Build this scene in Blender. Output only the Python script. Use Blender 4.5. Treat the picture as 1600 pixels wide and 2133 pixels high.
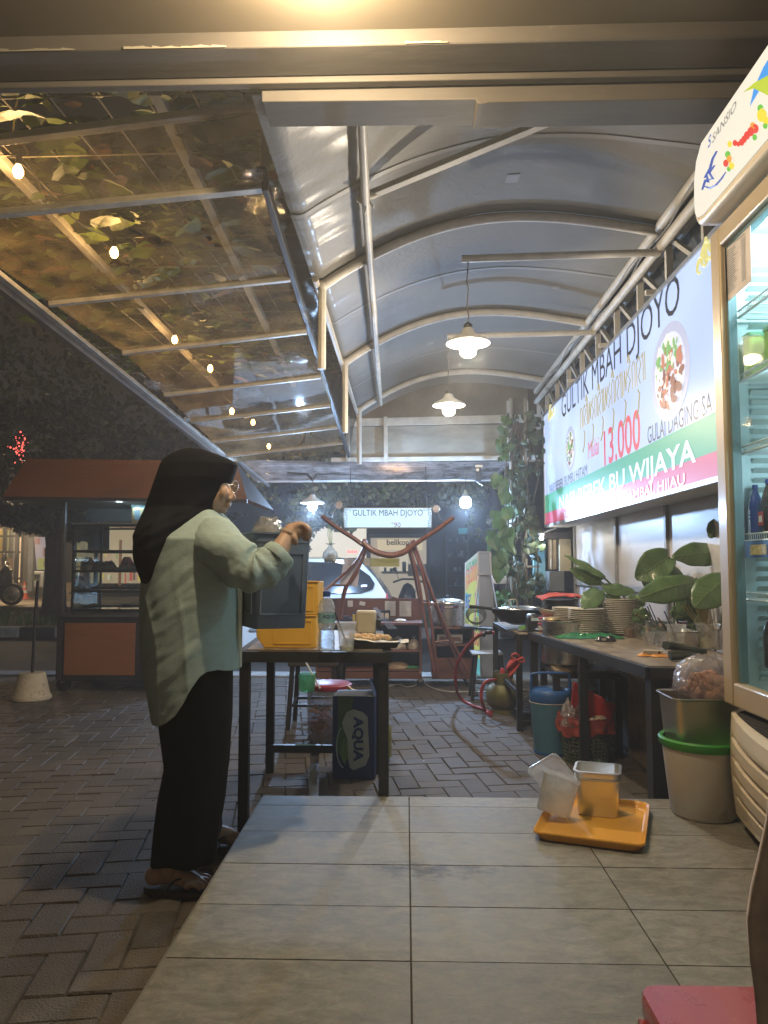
import bpy, bmesh, math, random
from mathutils import Vector, Matrix, noise
R_ = math.radians
PI = math.pi
for o in list(bpy.data.objects): bpy.data.objects.remove(o)
scene = bpy.context.scene
COL = scene.collection
random.seed(7)
# ------------------------------------------------------------------ camera
CAM = Vector((0, 0, 1.12)); FPX = 1570.0; YAW = R_(1.675); PIT = R_(3.99)
F_ = Vector((-math.sin(YAW)*math.cos(PIT), math.cos(YAW)*math.cos(PIT), math.sin(PIT)))
X_ = Vector((math.cos(YAW), math.sin(YAW), 0)); U_ = X_.cross(F_)
cd = bpy.data.cameras.new('camera'); cam = bpy.data.objects.new('camera', cd); COL.objects.link(cam)
cd.sensor_fit = 'VERTICAL'; cd.sensor_height = 36.0; cd.lens = 36.0*FPX/2133.0
cd.clip_start = 0.02; cd.clip_end = 400
cam.matrix_world = Matrix.Translation(CAM) @ Matrix((X_, U_, -F_)).transposed().to_4x4()
scene.camera = cam
# ------------------------------------------------------------------ world (night sky glow) and exposure
w = bpy.data.worlds.new('World'); scene.world = w; w.use_nodes = True
wn = w.node_tree.nodes; wl = w.node_tree.links
bg = wn['Background']; bg.inputs[0].default_value = (0.040, 0.031, 0.022, 1); bg.inputs[1].default_value = 0.34
scene.view_settings.view_transform = 'Standard'; scene.view_settings.look = 'None'
scene.view_settings.exposure = 0.32; scene.view_settings.gamma = 1.0
scene.render.engine = 'CYCLES'
scene.cycles.max_bounces = 7; scene.cycles.transparent_max_bounces = 24; scene.cycles.transmission_bounces = 8
scene.cycles.sample_clamp_indirect = 4.0
scene.cycles.caustics_reflective = False; scene.cycles.caustics_refractive = False

def ray(u, v): return F_*FPX + X_*(u-800) - U_*(v-1066.5)
def at(u, v, x=None, y=None, z=None):
    d = ray(u, v)
    if y is not None: t = (y-CAM.y)/d.y
    elif z is not None: t = (z-CAM.z)/d.z
    else: t = (x-CAM.x)/d.x
    return CAM + d*t
# ------------------------------------------------------------------ materials
MATS = {}
def _bs(name):
    m = bpy.data.materials.new(name); m.use_nodes = True
    return m, m.node_tree.nodes, m.node_tree.links, m.node_tree.nodes['Principled BSDF']
def pm(name, c, rough=0.6, metal=0.0, var=0.18, scale=6.0, bump=0.0, bscale=40.0, stretch=(1,1,1), c2=None, spec=0.5,
       trans=0.0, alpha=1.0, sss=0.0, island=0.0, coat=0.0, rvar=0.15, stain_or_glint=None, ior=1.45):
    if name in MATS: return MATS[name]
    m, n, l, b = _bs(name)
    tc = n.new('ShaderNodeTexCoord'); mp = n.new('ShaderNodeMapping'); mp.inputs['Scale'].default_value = stretch
    l.new(tc.outputs['Object'], mp.inputs[0])
    nz = n.new('ShaderNodeTexNoise'); nz.inputs['Scale'].default_value = scale; nz.inputs['Detail'].default_value = 6
    nz.inputs['Roughness'].default_value = 0.62
    l.new(mp.outputs[0], nz.inputs['Vector'])
    rp = n.new('ShaderNodeValToRGB'); e = rp.color_ramp.elements
    e[0].position = 0.3; e[1].position = 0.7
    ca = c2 if c2 else tuple(max(0, k*(1-var)) for k in c)
    cb = c if c2 else tuple(min(1, k*(1+var)) for k in c)
    e[0].color = (*ca, 1); e[1].color = (*cb, 1)
    l.new(nz.outputs['Fac'], rp.inputs[0]); col = rp.outputs[0]
    if island:
        g = n.new('ShaderNodeNewGeometry'); mr = n.new('ShaderNodeMapRange'); mr.inputs[3].default_value = 1-island; mr.inputs[4].default_value = 1+island
        l.new(g.outputs['Random Per Island'], mr.inputs[0])
        mx = n.new('ShaderNodeVectorMath'); mx.operation = 'SCALE'; l.new(col, mx.inputs[0]); l.new(mr.outputs[0], mx.inputs['Scale']); col = mx.outputs[0]
    if stain_or_glint:
        sc, thr, scol = stain_or_glint
        n2 = n.new('ShaderNodeTexNoise'); n2.inputs['Scale'].default_value = sc; n2.inputs['Detail'].default_value = 8; n2.inputs['Roughness'].default_value = .7
        l.new(tc.outputs['Object'], n2.inputs['Vector'])
        r2 = n.new('ShaderNodeMapRange'); r2.inputs[1].default_value = thr; r2.inputs[2].default_value = thr+.08; l.new(n2.outputs['Fac'], r2.inputs[0])
        mx2 = n.new('ShaderNodeMix'); mx2.data_type = 'RGBA'; l.new(r2.outputs[0], mx2.inputs[0]); l.new(col, mx2.inputs[6]); mx2.inputs[7].default_value = (*scol, 1); col = mx2.outputs[2]
    l.new(col, b.inputs['Base Color'])
    rr = n.new('ShaderNodeMapRange'); rr.inputs[3].default_value = max(.02, rough-rvar*rough); rr.inputs[4].default_value = min(1, rough+rvar)
    l.new(nz.outputs['Fac'], rr.inputs[0]); l.new(rr.outputs[0], b.inputs['Roughness'])
    b.inputs['Metallic'].default_value = metal; b.inputs['Specular IOR Level'].default_value = spec
    b.inputs['Transmission Weight'].default_value = trans; b.inputs['Alpha'].default_value = alpha; b.inputs['IOR'].default_value = ior
    if sss: b.inputs['Subsurface Weight'].default_value = sss; b.inputs['Subsurface Radius'].default_value = (.012, .006, .004); b.inputs['Subsurface Scale'].default_value = 1.0
    if coat: b.inputs['Coat Weight'].default_value = coat; b.inputs['Coat Roughness'].default_value = .15
    if bump:
        n3 = n.new('ShaderNodeTexNoise'); n3.inputs['Scale'].default_value = bscale; n3.inputs['Detail'].default_value = 4
        l.new(mp.outputs[0], n3.inputs['Vector'])
        bp = n.new('ShaderNodeBump'); bp.inputs['Strength'].default_value = bump; bp.inputs['Distance'].default_value = .01
        l.new(n3.outputs['Fac'], bp.inputs['Height']); l.new(bp.outputs[0], b.inputs['Normal'])
    MATS[name] = m; return m
def em(name, c, s):
    if name in MATS: return MATS[name]
    m, n, l, b = _bs(name)
    b.inputs['Base Color'].default_value = (*[k*.25 for k in c], 1); b.inputs['Emission Color'].default_value = (*c, 1); b.inputs['Emission Strength'].default_value = s
    b.inputs['Roughness'].default_value = .4
    MATS[name] = m; return m
def sheetmat(name, tint=(1,1,1), clear=.85, rough=.08, diff=(.5,.5,.5), diffw=.08, bump=.0, bscale=3.0, gloss=1.0, stretch=(1,1,1), f0=.045):
    """thin transparent film or pane: clear view plus a fresnel sheen plus a little dirt"""
    if name in MATS: return MATS[name]
    m = bpy.data.materials.new(name); m.use_nodes = True; n = m.node_tree.nodes; l = m.node_tree.links; n.clear()
    out = n.new('ShaderNodeOutputMaterial'); tr = n.new('ShaderNodeBsdfTransparent'); tr.inputs[0].default_value = (*[t*clear for t in tint], 1)
    gl = n.new('ShaderNodeBsdfGlossy'); gl.inputs['Roughness'].default_value = rough; gl.inputs[0].default_value = (gloss, gloss, gloss, 1)
    df = n.new('ShaderNodeBsdfDiffuse'); df.inputs[0].default_value = (*diff, 1)
    tl = n.new('ShaderNodeBsdfTranslucent'); tl.inputs[0].default_value = (*diff, 1)
    ad = n.new('ShaderNodeMixShader'); ad.inputs[0].default_value = .5; l.new(df.outputs[0], ad.inputs[1]); l.new(tl.outputs[0], ad.inputs[2])
    tc = n.new('ShaderNodeTexCoord'); mp = n.new('ShaderNodeMapping'); mp.inputs['Scale'].default_value = stretch; l.new(tc.outputs['Object'], mp.inputs[0])
    nz = n.new('ShaderNodeTexNoise'); nz.inputs['Scale'].default_value = 5; nz.inputs['Detail'].default_value = 7; l.new(mp.outputs[0], nz.inputs[0])
    mr = n.new('ShaderNodeMapRange'); mr.inputs[1].default_value = .35; mr.inputs[2].default_value = .75; mr.inputs[3].default_value = diffw*.3; mr.inputs[4].default_value = diffw*1.8
    l.new(nz.outputs['Fac'], mr.inputs[0])
    m1 = n.new('ShaderNodeMixShader'); l.new(mr.outputs[0], m1.inputs[0]); l.new(tr.outputs[0], m1.inputs[1]); l.new(ad.outputs[0], m1.inputs[2])
    fr = n.new('ShaderNodeLayerWeight'); fr.inputs[0].default_value = .5
    pw = n.new('ShaderNodeMath'); pw.operation = 'POWER'; pw.inputs[1].default_value = 4.0; l.new(fr.outputs['Facing'], pw.inputs[0])
    ml = n.new('ShaderNodeMath'); ml.operation = 'MULTIPLY_ADD'; ml.inputs[1].default_value = .85; ml.inputs[2].default_value = f0; l.new(pw.outputs[0], ml.inputs[0])
    m2 = n.new('ShaderNodeMixShader'); l.new(ml.outputs[0], m2.inputs[0]); l.new(m1.outputs[0], m2.inputs[1]); l.new(gl.outputs[0], m2.inputs[2])
    if bump:
        n3 = n.new('ShaderNodeTexNoise'); n3.inputs['Scale'].default_value = bscale; n3.inputs['Detail'].default_value = 3; l.new(mp.outputs[0], n3.inputs[0])
        bp = n.new('ShaderNodeBump'); bp.inputs['Strength'].default_value = bump; bp.inputs['Distance'].default_value = .03
        l.new(n3.outputs['Fac'], bp.inputs['Height']); l.new(bp.outputs[0], gl.inputs['Normal']); l.new(bp.outputs[0], fr.inputs['Normal'])
    l.new(m2.outputs[0], out.inputs[0]); MATS[name] = m; return m
# ------------------------------------------------------------------ mesh builder
class MB:
    def __init__(s): s.v = []; s.f = []; s.m = []
    def add(s, vs, fs, m=0):
        k = len(s.v); s.v += [Vector(p) for p in vs]; s.f += [tuple(i+k for i in f) for f in fs]; s.m += [m]*len(fs); return s
    def box(s, x0, x1, y0, y1, z0, z1, m=0):
        return s.add([(x0,y0,z0),(x1,y0,z0),(x1,y1,z0),(x0,y1,z0),(x0,y0,z1),(x1,y0,z1),(x1,y1,z1),(x0,y1,z1)],
                     [(0,3,2,1),(4,5,6,7),(0,1,5,4),(1,2,6,5),(2,3,7,6),(3,0,4,7)], m)
    def bar(s, a, b, w, h, m=0, up=(0,0,1)):
        a = Vector(a); b = Vector(b); d = (b-a).normalized(); up = Vector(up)
        if abs(d.dot(up)) > .98: up = Vector((0,1,0))
        r = d.cross(up).normalized(); u = r.cross(d)
        c = [(-1,-1),(1,-1),(1,1),(-1,1)]
        return s.add([p + r*(w/2*i) + u*(h/2*j) for p in (a,b) for i,j in c], [(0,1,2,3),(7,6,5,4),(0,4,5,1),(1,5,6,2),(2,6,7,3),(3,7,4,0)], m)
    def tube(s, pts, r, n=8, m=0, cap=True, flat=None):
        pts = [Vector(p) for p in pts]; N = len(pts); rs = r if isinstance(r, (list, tuple)) else [r]*N
        t0 = (pts[1]-pts[0]).normalized(); a = Vector((0,0,1)) if abs(t0.z) < .9 else Vector((1,0,0)); nn = t0.cross(a).normalized()
        vs = []
        for i, p in enumerate(pts):
            t = (pts[min(i+1,N-1)]-pts[max(i-1,0)]).normalized(); nn = (nn - t*nn.dot(t)).normalized(); bb = t.cross(nn)
            for k in range(n):
                q = 2*PI*k/n; vs.append(p + nn*(math.cos(q)*rs[i]) + bb*(math.sin(q)*rs[i]*(flat or 1)))
        fs = [(i*n+k, i*n+(k+1)%n, (i+1)*n+(k+1)%n, (i+1)*n+k) for i in range(N-1) for k in range(n)]
        if cap: fs += [tuple(range(n-1,-1,-1)), tuple((N-1)*n+k for k in range(n))]
        return s.add(vs, fs, m)
    def lathe(s, prof, c=(0,0,0), n=24, m=0, cap0=True, cap1=True, sx=1, sy=1, M=None):
        c = Vector(c); vs = []
        for r, z in prof:
            for k in range(n):
                p = Vector((r*math.cos(2*PI*k/n)*sx, r*math.sin(2*PI*k/n)*sy, z)); vs.append((M@p if M else p)+c)
        fs = [(i*n+k, i*n+(k+1)%n, (i+1)*n+(k+1)%n, (i+1)*n+k) for i in range(len(prof)-1) for k in range(n)]
        if cap0: fs.append(tuple(range(n-1,-1,-1)))
        if cap1: fs.append(tuple((len(prof)-1)*n+k for k in range(n)))
        return s.add(vs, fs, m)
    def loft(s, rings, m=0, cap0=True, cap1=True, closed=True):
        n = len(rings[0]); vs = [p for r in rings for p in r]; K = n if closed else n-1
        fs = [(i*n+k, i*n+(k+1)%n, (i+1)*n+(k+1)%n, (i+1)*n+k) for i in range(len(rings)-1) for k in range(K)]
        if closed and cap0: fs.append(tuple(range(n-1,-1,-1)))
        if closed and cap1: fs.append(tuple((len(rings)-1)*n+k for k in range(n)))
        return s.add(vs, fs, m)
    def grid(s, fn, nu, nv, m=0):
        vs = [fn(i/nu, j/nv) for i in range(nu+1) for j in range(nv+1)]
        return s.add(vs, [(i*(nv+1)+j, (i+1)*(nv+1)+j, (i+1)*(nv+1)+j+1, i*(nv+1)+j+1) for i in range(nu) for j in range(nv)], m)
    def prism(s, poly, fn, d, m=0):
        """poly in 2D, fn(x,y,h)->3D, thickness d"""
        n = len(poly); vs = [fn(x, y, 0) for x, y in poly] + [fn(x, y, d) for x, y in poly]
        return s.add(vs, [tuple(range(n-1,-1,-1)), tuple(range(n, 2*n))] + [(i, (i+1)%n, (i+1)%n+n, i+n) for i in range(n)], m)
    def poly(s, pts, m=0): return s.add(pts, [tuple(range(len(pts)))], m)
    def ball(s, c, r, m=0, n=10, k=7, sc=(1,1,1), rot=None):
        c = Vector(c); vs = [Vector((0,0,-1))]
        for i in range(1, k):
            a = -PI/2+PI*i/k
            vs += [Vector((math.cos(a)*math.cos(2*PI*j/n), math.cos(a)*math.sin(2*PI*j/n), math.sin(a))) for j in range(n)]
        vs.append(Vector((0,0,1))); vs = [Vector((v.x*sc[0], v.y*sc[1], v.z*sc[2]))*r for v in vs]
        if rot: vs = [rot @ v for v in vs]
        fs = [(0, 1+(j+1)%n, 1+j) for j in range(n)]
        for i in range(k-2): fs += [(1+i*n+j, 1+i*n+(j+1)%n, 1+(i+1)*n+(j+1)%n, 1+(i+1)*n+j) for j in range(n)]
        fs += [(1+(k-2)*n+j, 1+(k-2)*n+(j+1)%n, len(vs)-1) for j in range(n)]
        return s.add([v+c for v in vs], fs, m)
    def text(s, txt, fn, size=1.0, m=0, xs=1.0, bold=0.0, align='LEFT', sp=1.0, shear=0.0):
        """lettering laid out in a plane: fn(x,y)->3D"""
        cu = bpy.data.curves.new('t', 'FONT'); cu.body = txt; cu.size = size; cu.align_x = align; cu.offset = bold; cu.space_character = sp; cu.shear = shear
        cu.resolution_u = 3
        ob = bpy.data.objects.new('t', cu); COL.objects.link(ob)
        me = bpy.data.meshes.new_from_object(ob.evaluated_get(bpy.context.evaluated_depsgraph_get()))
        s.add([fn(v.co.x*xs, v.co.y) for v in me.vertices], [tuple(p.vertices) for p in me.polygons], m)
        bpy.data.objects.remove(ob); bpy.data.curves.remove(cu); bpy.data.meshes.remove(me); return s
    def build(s, name, mats, parent=None, smooth=None, bevel=0, w=False, bseg=2, sub=0):
        me = bpy.data.meshes.new(name); off = Vector((0,0,0))
        if w and parent:
            q = parent
            while q: off += Vector(q.location); q = q.parent
        me.from_pydata([tuple(v-off) for v in s.v], [], s.f)
        if not isinstance(mats, (list, tuple)): mats = [mats]
        for mt in mats: me.materials.append(mt)
        if len(mats) > 1: me.polygons.foreach_set('material_index', s.m)
        me.validate(); me.update()
        if smooth: me.shade_smooth(); me.set_sharp_from_angle(angle=R_(smooth if smooth is not True else 45))
        ob = bpy.data.objects.new(name, me); COL.objects.link(ob)
        if parent: ob.parent = parent
        if bevel:
            md = ob.modifiers.new('b', 'BEVEL'); md.width = bevel; md.segments = bseg; md.limit_method = 'ANGLE'; md.angle_limit = R_(40)
            me.shade_smooth(); me.set_sharp_from_angle(angle=R_(35))
        if sub:
            md = ob.modifiers.new('s', 'SUBSURF'); md.levels = sub; md.render_levels = sub
        return ob
def tag(o, label=None, cat=None, group=None, kind=None):
    if label: o['label'] = label
    if cat: o['category'] = cat
    if group: o['group'] = group
    if kind: o['kind'] = kind
    return o
def thing(name, label, cat, loc=(0,0,0), rz=0, group=None):
    o = bpy.data.objects.new(name, None); COL.objects.link(o); o.location = loc; o.rotation_euler = (0, 0, rz); o.empty_display_size = .05
    return tag(o, label, cat, group)
def copy_tree(o, loc=None, rz=None, label=None, parent=None):
    c = o.copy(); COL.objects.link(c)
    if parent: c.parent = parent
    if loc is not None: c.location = loc
    if rz is not None: c.rotation_euler = (0, 0, rz)
    if label: c['label'] = label
    for ch in [q for q in COL.objects if q.parent == o]: copy_tree(ch, parent=c)
    return c
def lamp(parent, loc, power, color, radius=.03, name='light', kind='POINT'):
    ld = bpy.data.lights.new(name, kind); ld.energy = power; ld.color = color; ld.shadow_soft_size = radius
    o = bpy.data.objects.new(name, ld); COL.objects.link(o); o.parent = parent; o.location = loc; return o
def struct(name, mb, m, **k): return tag(mb.build(name, m, **k), kind='structure')
def rc(w, h, r, n=4):
    """rounded rectangle outline centred on 0"""
    pts = []
    for cx, cy, a0 in ((w/2-r, h/2-r, 0), (-w/2+r, h/2-r, 90), (-w/2+r, -h/2+r, 180), (w/2-r, -h/2+r, 270)):
        for k in range(n+1): a = R_(a0+90*k/n); pts.append((cx+r*math.cos(a), cy+r*math.sin(a)))
    return pts
def jit(a): return random.uniform(-a, a)
def nz3(p, s=1.0): return noise.noise(Vector(p)*s)

BLACKM = pm('black_steel', (.018,.018,.02), .42, 0, .25, 9, spec=.5)
WHITEM = pm('white_paint', (.62,.58,.50), .45, 0, .12, 5, bump=.05)
ALU = pm('aluminium', (.55,.55,.56), .32, .9, .1, 8)
STEEL = pm('stainless_steel', (.62,.60,.56), .22, 1.0, .08, 14, bump=.04, bscale=60)
WHITEP = pm('white_plastic', (.75,.74,.70), .4, 0, .06, 6)
BLACKP = pm('black_plastic', (.02,.02,.022), .35, 0, .2, 9)
WWARM = (1.0, .70, .36); WNEUT = (1.0, .86, .66); WCOLD = (.62, .80, 1.0)
# ================================================================== ground
g = MB().grid(lambda a, b: Vector((-90+180*a, 7.9+110*b, -.16)), 2, 2)
struct('road', g, pm('asphalt', (.060,.050,.042), .72, 0, .35, 1.3, bump=.5, bscale=90, stain_or_glint=(.4,.6,(.035,.03,.026))))
struct('ground', MB().add([(-90,-60,-.20),(90,-60,-.20),(90,7.9,-.20),(-90,7.9,-.20)], [(0,1,2,3)]), pm('soil', (.05,.04,.03), .9))
struct('paving_bed', MB().box(-9,5,-2,7.6,-.15,-.0075), pm('joint_sand', (.085,.070,.050), .95, 0, .4, 9, bump=.7, bscale=120))
# herringbone pavers: 21 x 10.5 cm concrete blocks, turned ten degrees
pv = MB(); Lp = .225; Wp = Lp/2; ang = R_(9); ca, sa = math.cos(ang), math.sin(ang)
rr = random.Random(3)
def paver(x, y, sx, sy):
    cx, cy = x+sx/2, y+sy/2; X, Y = cx*ca-cy*sa, cx*sa+cy*ca
    if X < -8 or X > 4.2 or Y < .2 or Y > 7.5: return
    if X > -.48 and Y < 3.0: return
    if X < -.95*Y+-.9: return
    h = rr.uniform(-.002, .002) + .004*noise.noise(Vector((X*1.1, Y*1.1, 0))); tx, ty = rr.uniform(-.02,.02), rr.uniform(-.02,.02)
    gp = .002; c = .004; a = []
    for ins, z in ((gp, -.02), (gp, -.006), (gp+c, 0)):
        for i, j in ((-1,-1),(1,-1),(1,1),(-1,1)):
            px, py = i*(sx/2-ins)+rr.uniform(-.0012,.0012), j*(sy/2-ins)+rr.uniform(-.0012,.0012)
            a.append((X+px*ca-py*sa, Y+px*sa+py*ca, z+h+px*tx+py*ty))
    pv.add(a, [(8,9,10,11)]+[(r*4+k, r*4+(k+1)%4, r*4+4+(k+1)%4, r*4+4+k) for r in (0,1) for k in range(4)])
for i in range(-90, 60):
    for j in range(-30, 90):
        if (i-j) % 4 == 0: paver(i*Wp, j*Wp, 2*Wp, Wp)
        elif (i-j) % 4 == 3: paver(i*Wp, j*Wp, Wp, 2*Wp)
struct('block_paving', pv, pm('paver_concrete', (.085,.070,.055), .62, 0, .25, 9, bump=.6, bscale=140, island=.16, stain_or_glint=(2.2,.6,(.06,.05,.042)), spec=.45), smooth=20)
struct('kerb_strip', MB().box(-9,9,7.62,7.9,-.2,.012), pm('kerb_concrete', (.26,.25,.235), .8, 0, .25, 5, bump=.4, bscale=60), bevel=.015)
# far kerb, painted black and white in turns, verge and pavement over the road
kb = MB()
for i in range(-40, 30): kb.box(i*.62, i*.62+.612, 13.2, 13.45, -.3, .02, m=i % 2)
struct('painted_kerb', kb, [pm('kerb_white', (.45,.44,.40), .8, 0, .35, 6), pm('kerb_black', (.04,.04,.04), .8)], bevel=.02)
struct('verge_soil', MB().box(-30,20,13.45,18.0,-.3,.0), pm('verge_earth', (.055,.05,.028), .95, 0, .4, 3, bump=.6))
struct('pavement', MB().box(-40,26,18.0,24.0,-.3,.10), pm('pavement_concrete', (.26,.215,.165), .8, 0, .3, 1.2, bump=.4, bscale=30, stain_or_glint=(.8,.6,(.12,.10,.08))))
gr = MB(); rg = random.Random(5)
for k in range(9000):
    x = rg.uniform(-13.5, 4); y = rg.uniform(13.5, 17.9)
    h = rg.uniform(.05, .16); a = rg.uniform(0, PI); dx, dy = .012*math.cos(a), .012*math.sin(a); lx, ly = rg.uniform(-.05,.05), rg.uniform(-.05,.05)
    gr.add([(x-dx,y-dy,0),(x+dx,y+dy,0),(x+lx,y+ly,h)], [(0,1,2)])
tag(gr.build('grass', pm('grass_blade', (.09,.20,.04), .6, 0, .4, .7)), kind='stuff')
# ================================================================== tiled platform
PX0, PY1, PZ = -.586, 3.165, .17
tm = bpy.data.materials.new('floor_tile'); tm.use_nodes = True; n = tm.node_tree.nodes; l = tm.node_tree.links; b = n['Principled BSDF']
tc = n.new('ShaderNodeTexCoord')
mp = n.new('ShaderNodeMapping'); mp.inputs['Scale'].default_value = (1, 1.9, 1); l.new(tc.outputs['Object'], mp.inputs[0])
n1 = n.new('ShaderNodeTexNoise'); n1.inputs['Scale'].default_value = 15; n1.inputs['Detail'].default_value = 10; n1.inputs['Roughness'].default_value = .72; n1.inputs['Distortion'].default_value = .6
l.new(mp.outputs[0], n1.inputs[0])
r1 = n.new('ShaderNodeValToRGB'); r1.color_ramp.elements[0].position = .34; r1.color_ramp.elements[0].color = (.135,.124,.100,1); r1.color_ramp.elements[1].position = .68; r1.color_ramp.elements[1].color = (.275,.256,.212,1)
l.new(n1.outputs['Fac'], r1.inputs[0])
wv = n.new('ShaderNodeTexNoise'); wv.inputs['Scale'].default_value = 160; wv.inputs['Detail'].default_value = 2; l.new(mp.outputs[0], wv.inputs[0])
m1 = n.new('ShaderNodeMix'); m1.data_type = 'RGBA'; m1.blend_type = 'OVERLAY'; m1.inputs[0].default_value = .35; l.new(r1.outputs[0], m1.inputs[6]); l.new(wv.outputs['Color'], m1.inputs[7])
gi = n.new('ShaderNodeNewGeometry'); mr = n.new('ShaderNodeMapRange'); mr.inputs[3].default_value = .84; mr.inputs[4].default_value = 1.10; l.new(gi.outputs['Random Per Island'], mr.inputs[0])
vm = n.new('ShaderNodeVectorMath'); vm.operation = 'SCALE'; l.new(m1.outputs[2], vm.inputs[0]); l.new(mr.outputs[0], vm.inputs['Scale'])
# grease and scuff marks with shapes of their own, gathered near the middle seam
vs_ = n.new('ShaderNodeVectorMath'); vs_.operation = 'DISTANCE'; vs_.inputs[1].default_value = (.075, 2.42, PZ)
ms = n.new('ShaderNodeMapping'); ms.inputs['Scale'].default_value = (.55, 1.5, 0); ms.inputs['Location'].default_value = (0.034, -1.21, PZ); l.new(tc.outputs['Object'], ms.inputs[0]); l.new(ms.outputs[0], vs_.inputs[0])
fa = n.new('ShaderNodeMapRange'); fa.inputs[1].default_value = .0; fa.inputs[2].default_value = .19; fa.inputs[3].default_value = .33; fa.inputs[4].default_value = 0; l.new(vs_.outputs['Value'], fa.inputs[0])
n4 = n.new('ShaderNodeTexNoise'); n4.inputs['Scale'].default_value = 16; n4.inputs['Detail'].default_value = 8; n4.inputs['Roughness'].default_value = .75; l.new(mp.outputs[0], n4.inputs[0])
ad = n.new('ShaderNodeMath'); ad.operation = 'ADD'; l.new(fa.outputs[0], ad.inputs[0]); l.new(n4.outputs['Fac'], ad.inputs[1])
th = n.new('ShaderNodeMapRange'); th.inputs[1].default_value = .66; th.inputs[2].default_value = .80; th.inputs[4].default_value = .8; l.new(ad.outputs[0], th.inputs[0])
m3 = n.new('ShaderNodeMix'); m3.data_type = 'RGBA'; l.new(th.outputs[0], m3.inputs[0]); l.new(vm.outputs[0], m3.inputs[6]); m3.inputs[7].default_value = (.03,.026,.022,1)
l.new(m3.outputs[2], b.inputs['Base Color'])
rr_ = n.new('ShaderNodeMapRange'); b.inputs['Specular IOR Level'].default_value = .22; rr_.inputs[3].default_value = .42; rr_.inputs[4].default_value = .72; l.new(n1.outputs['Fac'], rr_.inputs[0]); l.new(rr_.outputs[0], b.inputs['Roughness'])
bp = n.new('ShaderNodeBump'); bp.inputs['Strength'].default_value = .18; bp.inputs['Distance'].default_value = .004; l.new(n1.outputs['Fac'], bp.inputs['Height']); l.new(bp.outputs[0], b.inputs['Normal'])
core = MB().box(PX0+.004, 3.2, -1.5, PY1-.004, -.19, PZ-.009)
struct('platform_base', core, pm('grout', (.055,.048,.04), .9))
tl_ = MB(); xs = [PX0, .010, .617, 1.224, 1.831, 2.4]; ys = [PY1, 3.045] + [3.045-.291*k for k in range(1, 15)]
gp = .0014
for i in range(len(xs)-1):
    for j in range(len(ys)-1):
        x0, x1, y1, y0 = xs[i]+gp, xs[i+1]-gp, ys[j]-gp, ys[j+1]+gp
        if i == 0: x0 = xs[0]
        if j == 0: y1 = ys[0]
        dz = jit(.0006)
        tl_.add([(x0,y0,PZ-.009),(x1,y0,PZ-.009),(x1,y1,PZ-.009),(x0,y1,PZ-.009),(x0+.001,y0+.001,PZ+dz),(x1-.001,y0+.001,PZ+dz),(x1-.001,y1-.001,PZ+dz),(x0+.001,y1-.001,PZ+dz)],
                [(4,5,6,7),(0,1,5,4),(1,2,6,5),(2,3,7,6),(3,0,4,7)])
struct('floor_tiles', tl_, tm)
# skirting tile down the two open faces of the platform
sk = MB().box(PX0-.006, PX0+.004, -1.5, PY1, -.02, PZ-.001); sk.box(PX0-.006, 3.2, PY1-.004, PY1+.006, -.02, PZ-.001)
struct('platform_skirting', sk, pm('skirting_tile', (.12,.11,.09), .6))

lt = MB(); rl_ = random.Random(77)
for k in range(150):
    x, y = rl_.uniform(-3.6, 1.2), rl_.uniform(1.4, 7.2)
    if x > -.62 and y < 3.2: continue
    a = rl_.uniform(0, PI); s0 = rl_.uniform(.003, .010); s1 = s0*rl_.uniform(.3,.9); ca_, sa_ = math.cos(a), math.sin(a)
    lt.add([(x+ca_*s0, y+sa_*s0, .012), (x-sa_*s1, y+ca_*s1, .016), (x-ca_*s0, y-sa_*s0, .011), (x+sa_*s1, y-ca_*s1, .013)], [(0,1,2,3)], rl_.choice((0,0,1,2)))
tag(lt.build('litter', [pm('litter_pale', (.50,.47,.40), .8), pm('litter_leaf', (.16,.10,.04), .8), pm('litter_dark', (.03,.025,.02), .8)]), kind='stuff')
t = thing('bounce_wall', 'unseen cream wall added behind the camera to bounce light', 'wall', (0, -1.25, 0)); MB().box(-4, 4, -1.4, -1.25, -.2, 2.97).build('wall_face', pm('cream_wall', (.50,.45,.37), .8, 0, .08, 2), t, w=True)  # unseen wall added to bounce light onto the camera-facing sides
# ================================================================== near roof: dark soffit and two beams
SOF = pm('dark_soffit', (.115,.095,.070), .55, 0, .12, 1.5, bump=.06, bscale=8, spec=.4)
BRN = pm('beam_paint', (.095,.083,.072), .6, 0, .22, 3, bump=.12, bscale=14, stretch=(.5,2,2), stain_or_glint=(3.0,.66,(.24,.21,.17)))
t = thing('roof_soffit', 'dark painted soffit of the building across the very top of the picture', 'ceiling', (0, 2, 2.9))
def soff(a, b): return Vector((-4+8*a, -.5+2.92*b, 2.91+.004*nz3((a*9, b*4, 0))))
MB().grid(soff, 40, 14).build('ceiling_board', SOF, t, True, w=True)
MB().box(-4, 4, -.5, 2.41, 2.98, 3.05).build('roof_slab', SOF, t, w=True)
t = thing('roof_beam', 'wide brown steel beam running right across under the soffit edge', 'beam', (0, 2.5, 2.84))
mb = MB()
mb.box(-4, 4, 2.405, 2.56, 2.855, 3.2); mb.build('flange', BRN, t, w=True, bevel=.006)
MB().box(-4, 4, 2.565, 2.60, 2.835, 3.2).build('web', BRN, t, w=True, bevel=.004)
t = thing('fascia_beam', 'lower grey brown beam with a ragged lower edge, above the tarpaulin', 'beam', (.8, 2.66, 2.8))
prof = [(-.52,2.845),(3.6,2.845),(3.6,2.775),(.30,2.777),(.29,2.773),(.262,2.773),(.255,2.790),(-.52,2.795)]
mb = MB(); mb.prism(prof, lambda x, z, h: Vector((x, 2.61+h, z)), .16); mb.build('beam_face', BRN, t, w=True, bevel=.003)
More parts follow.
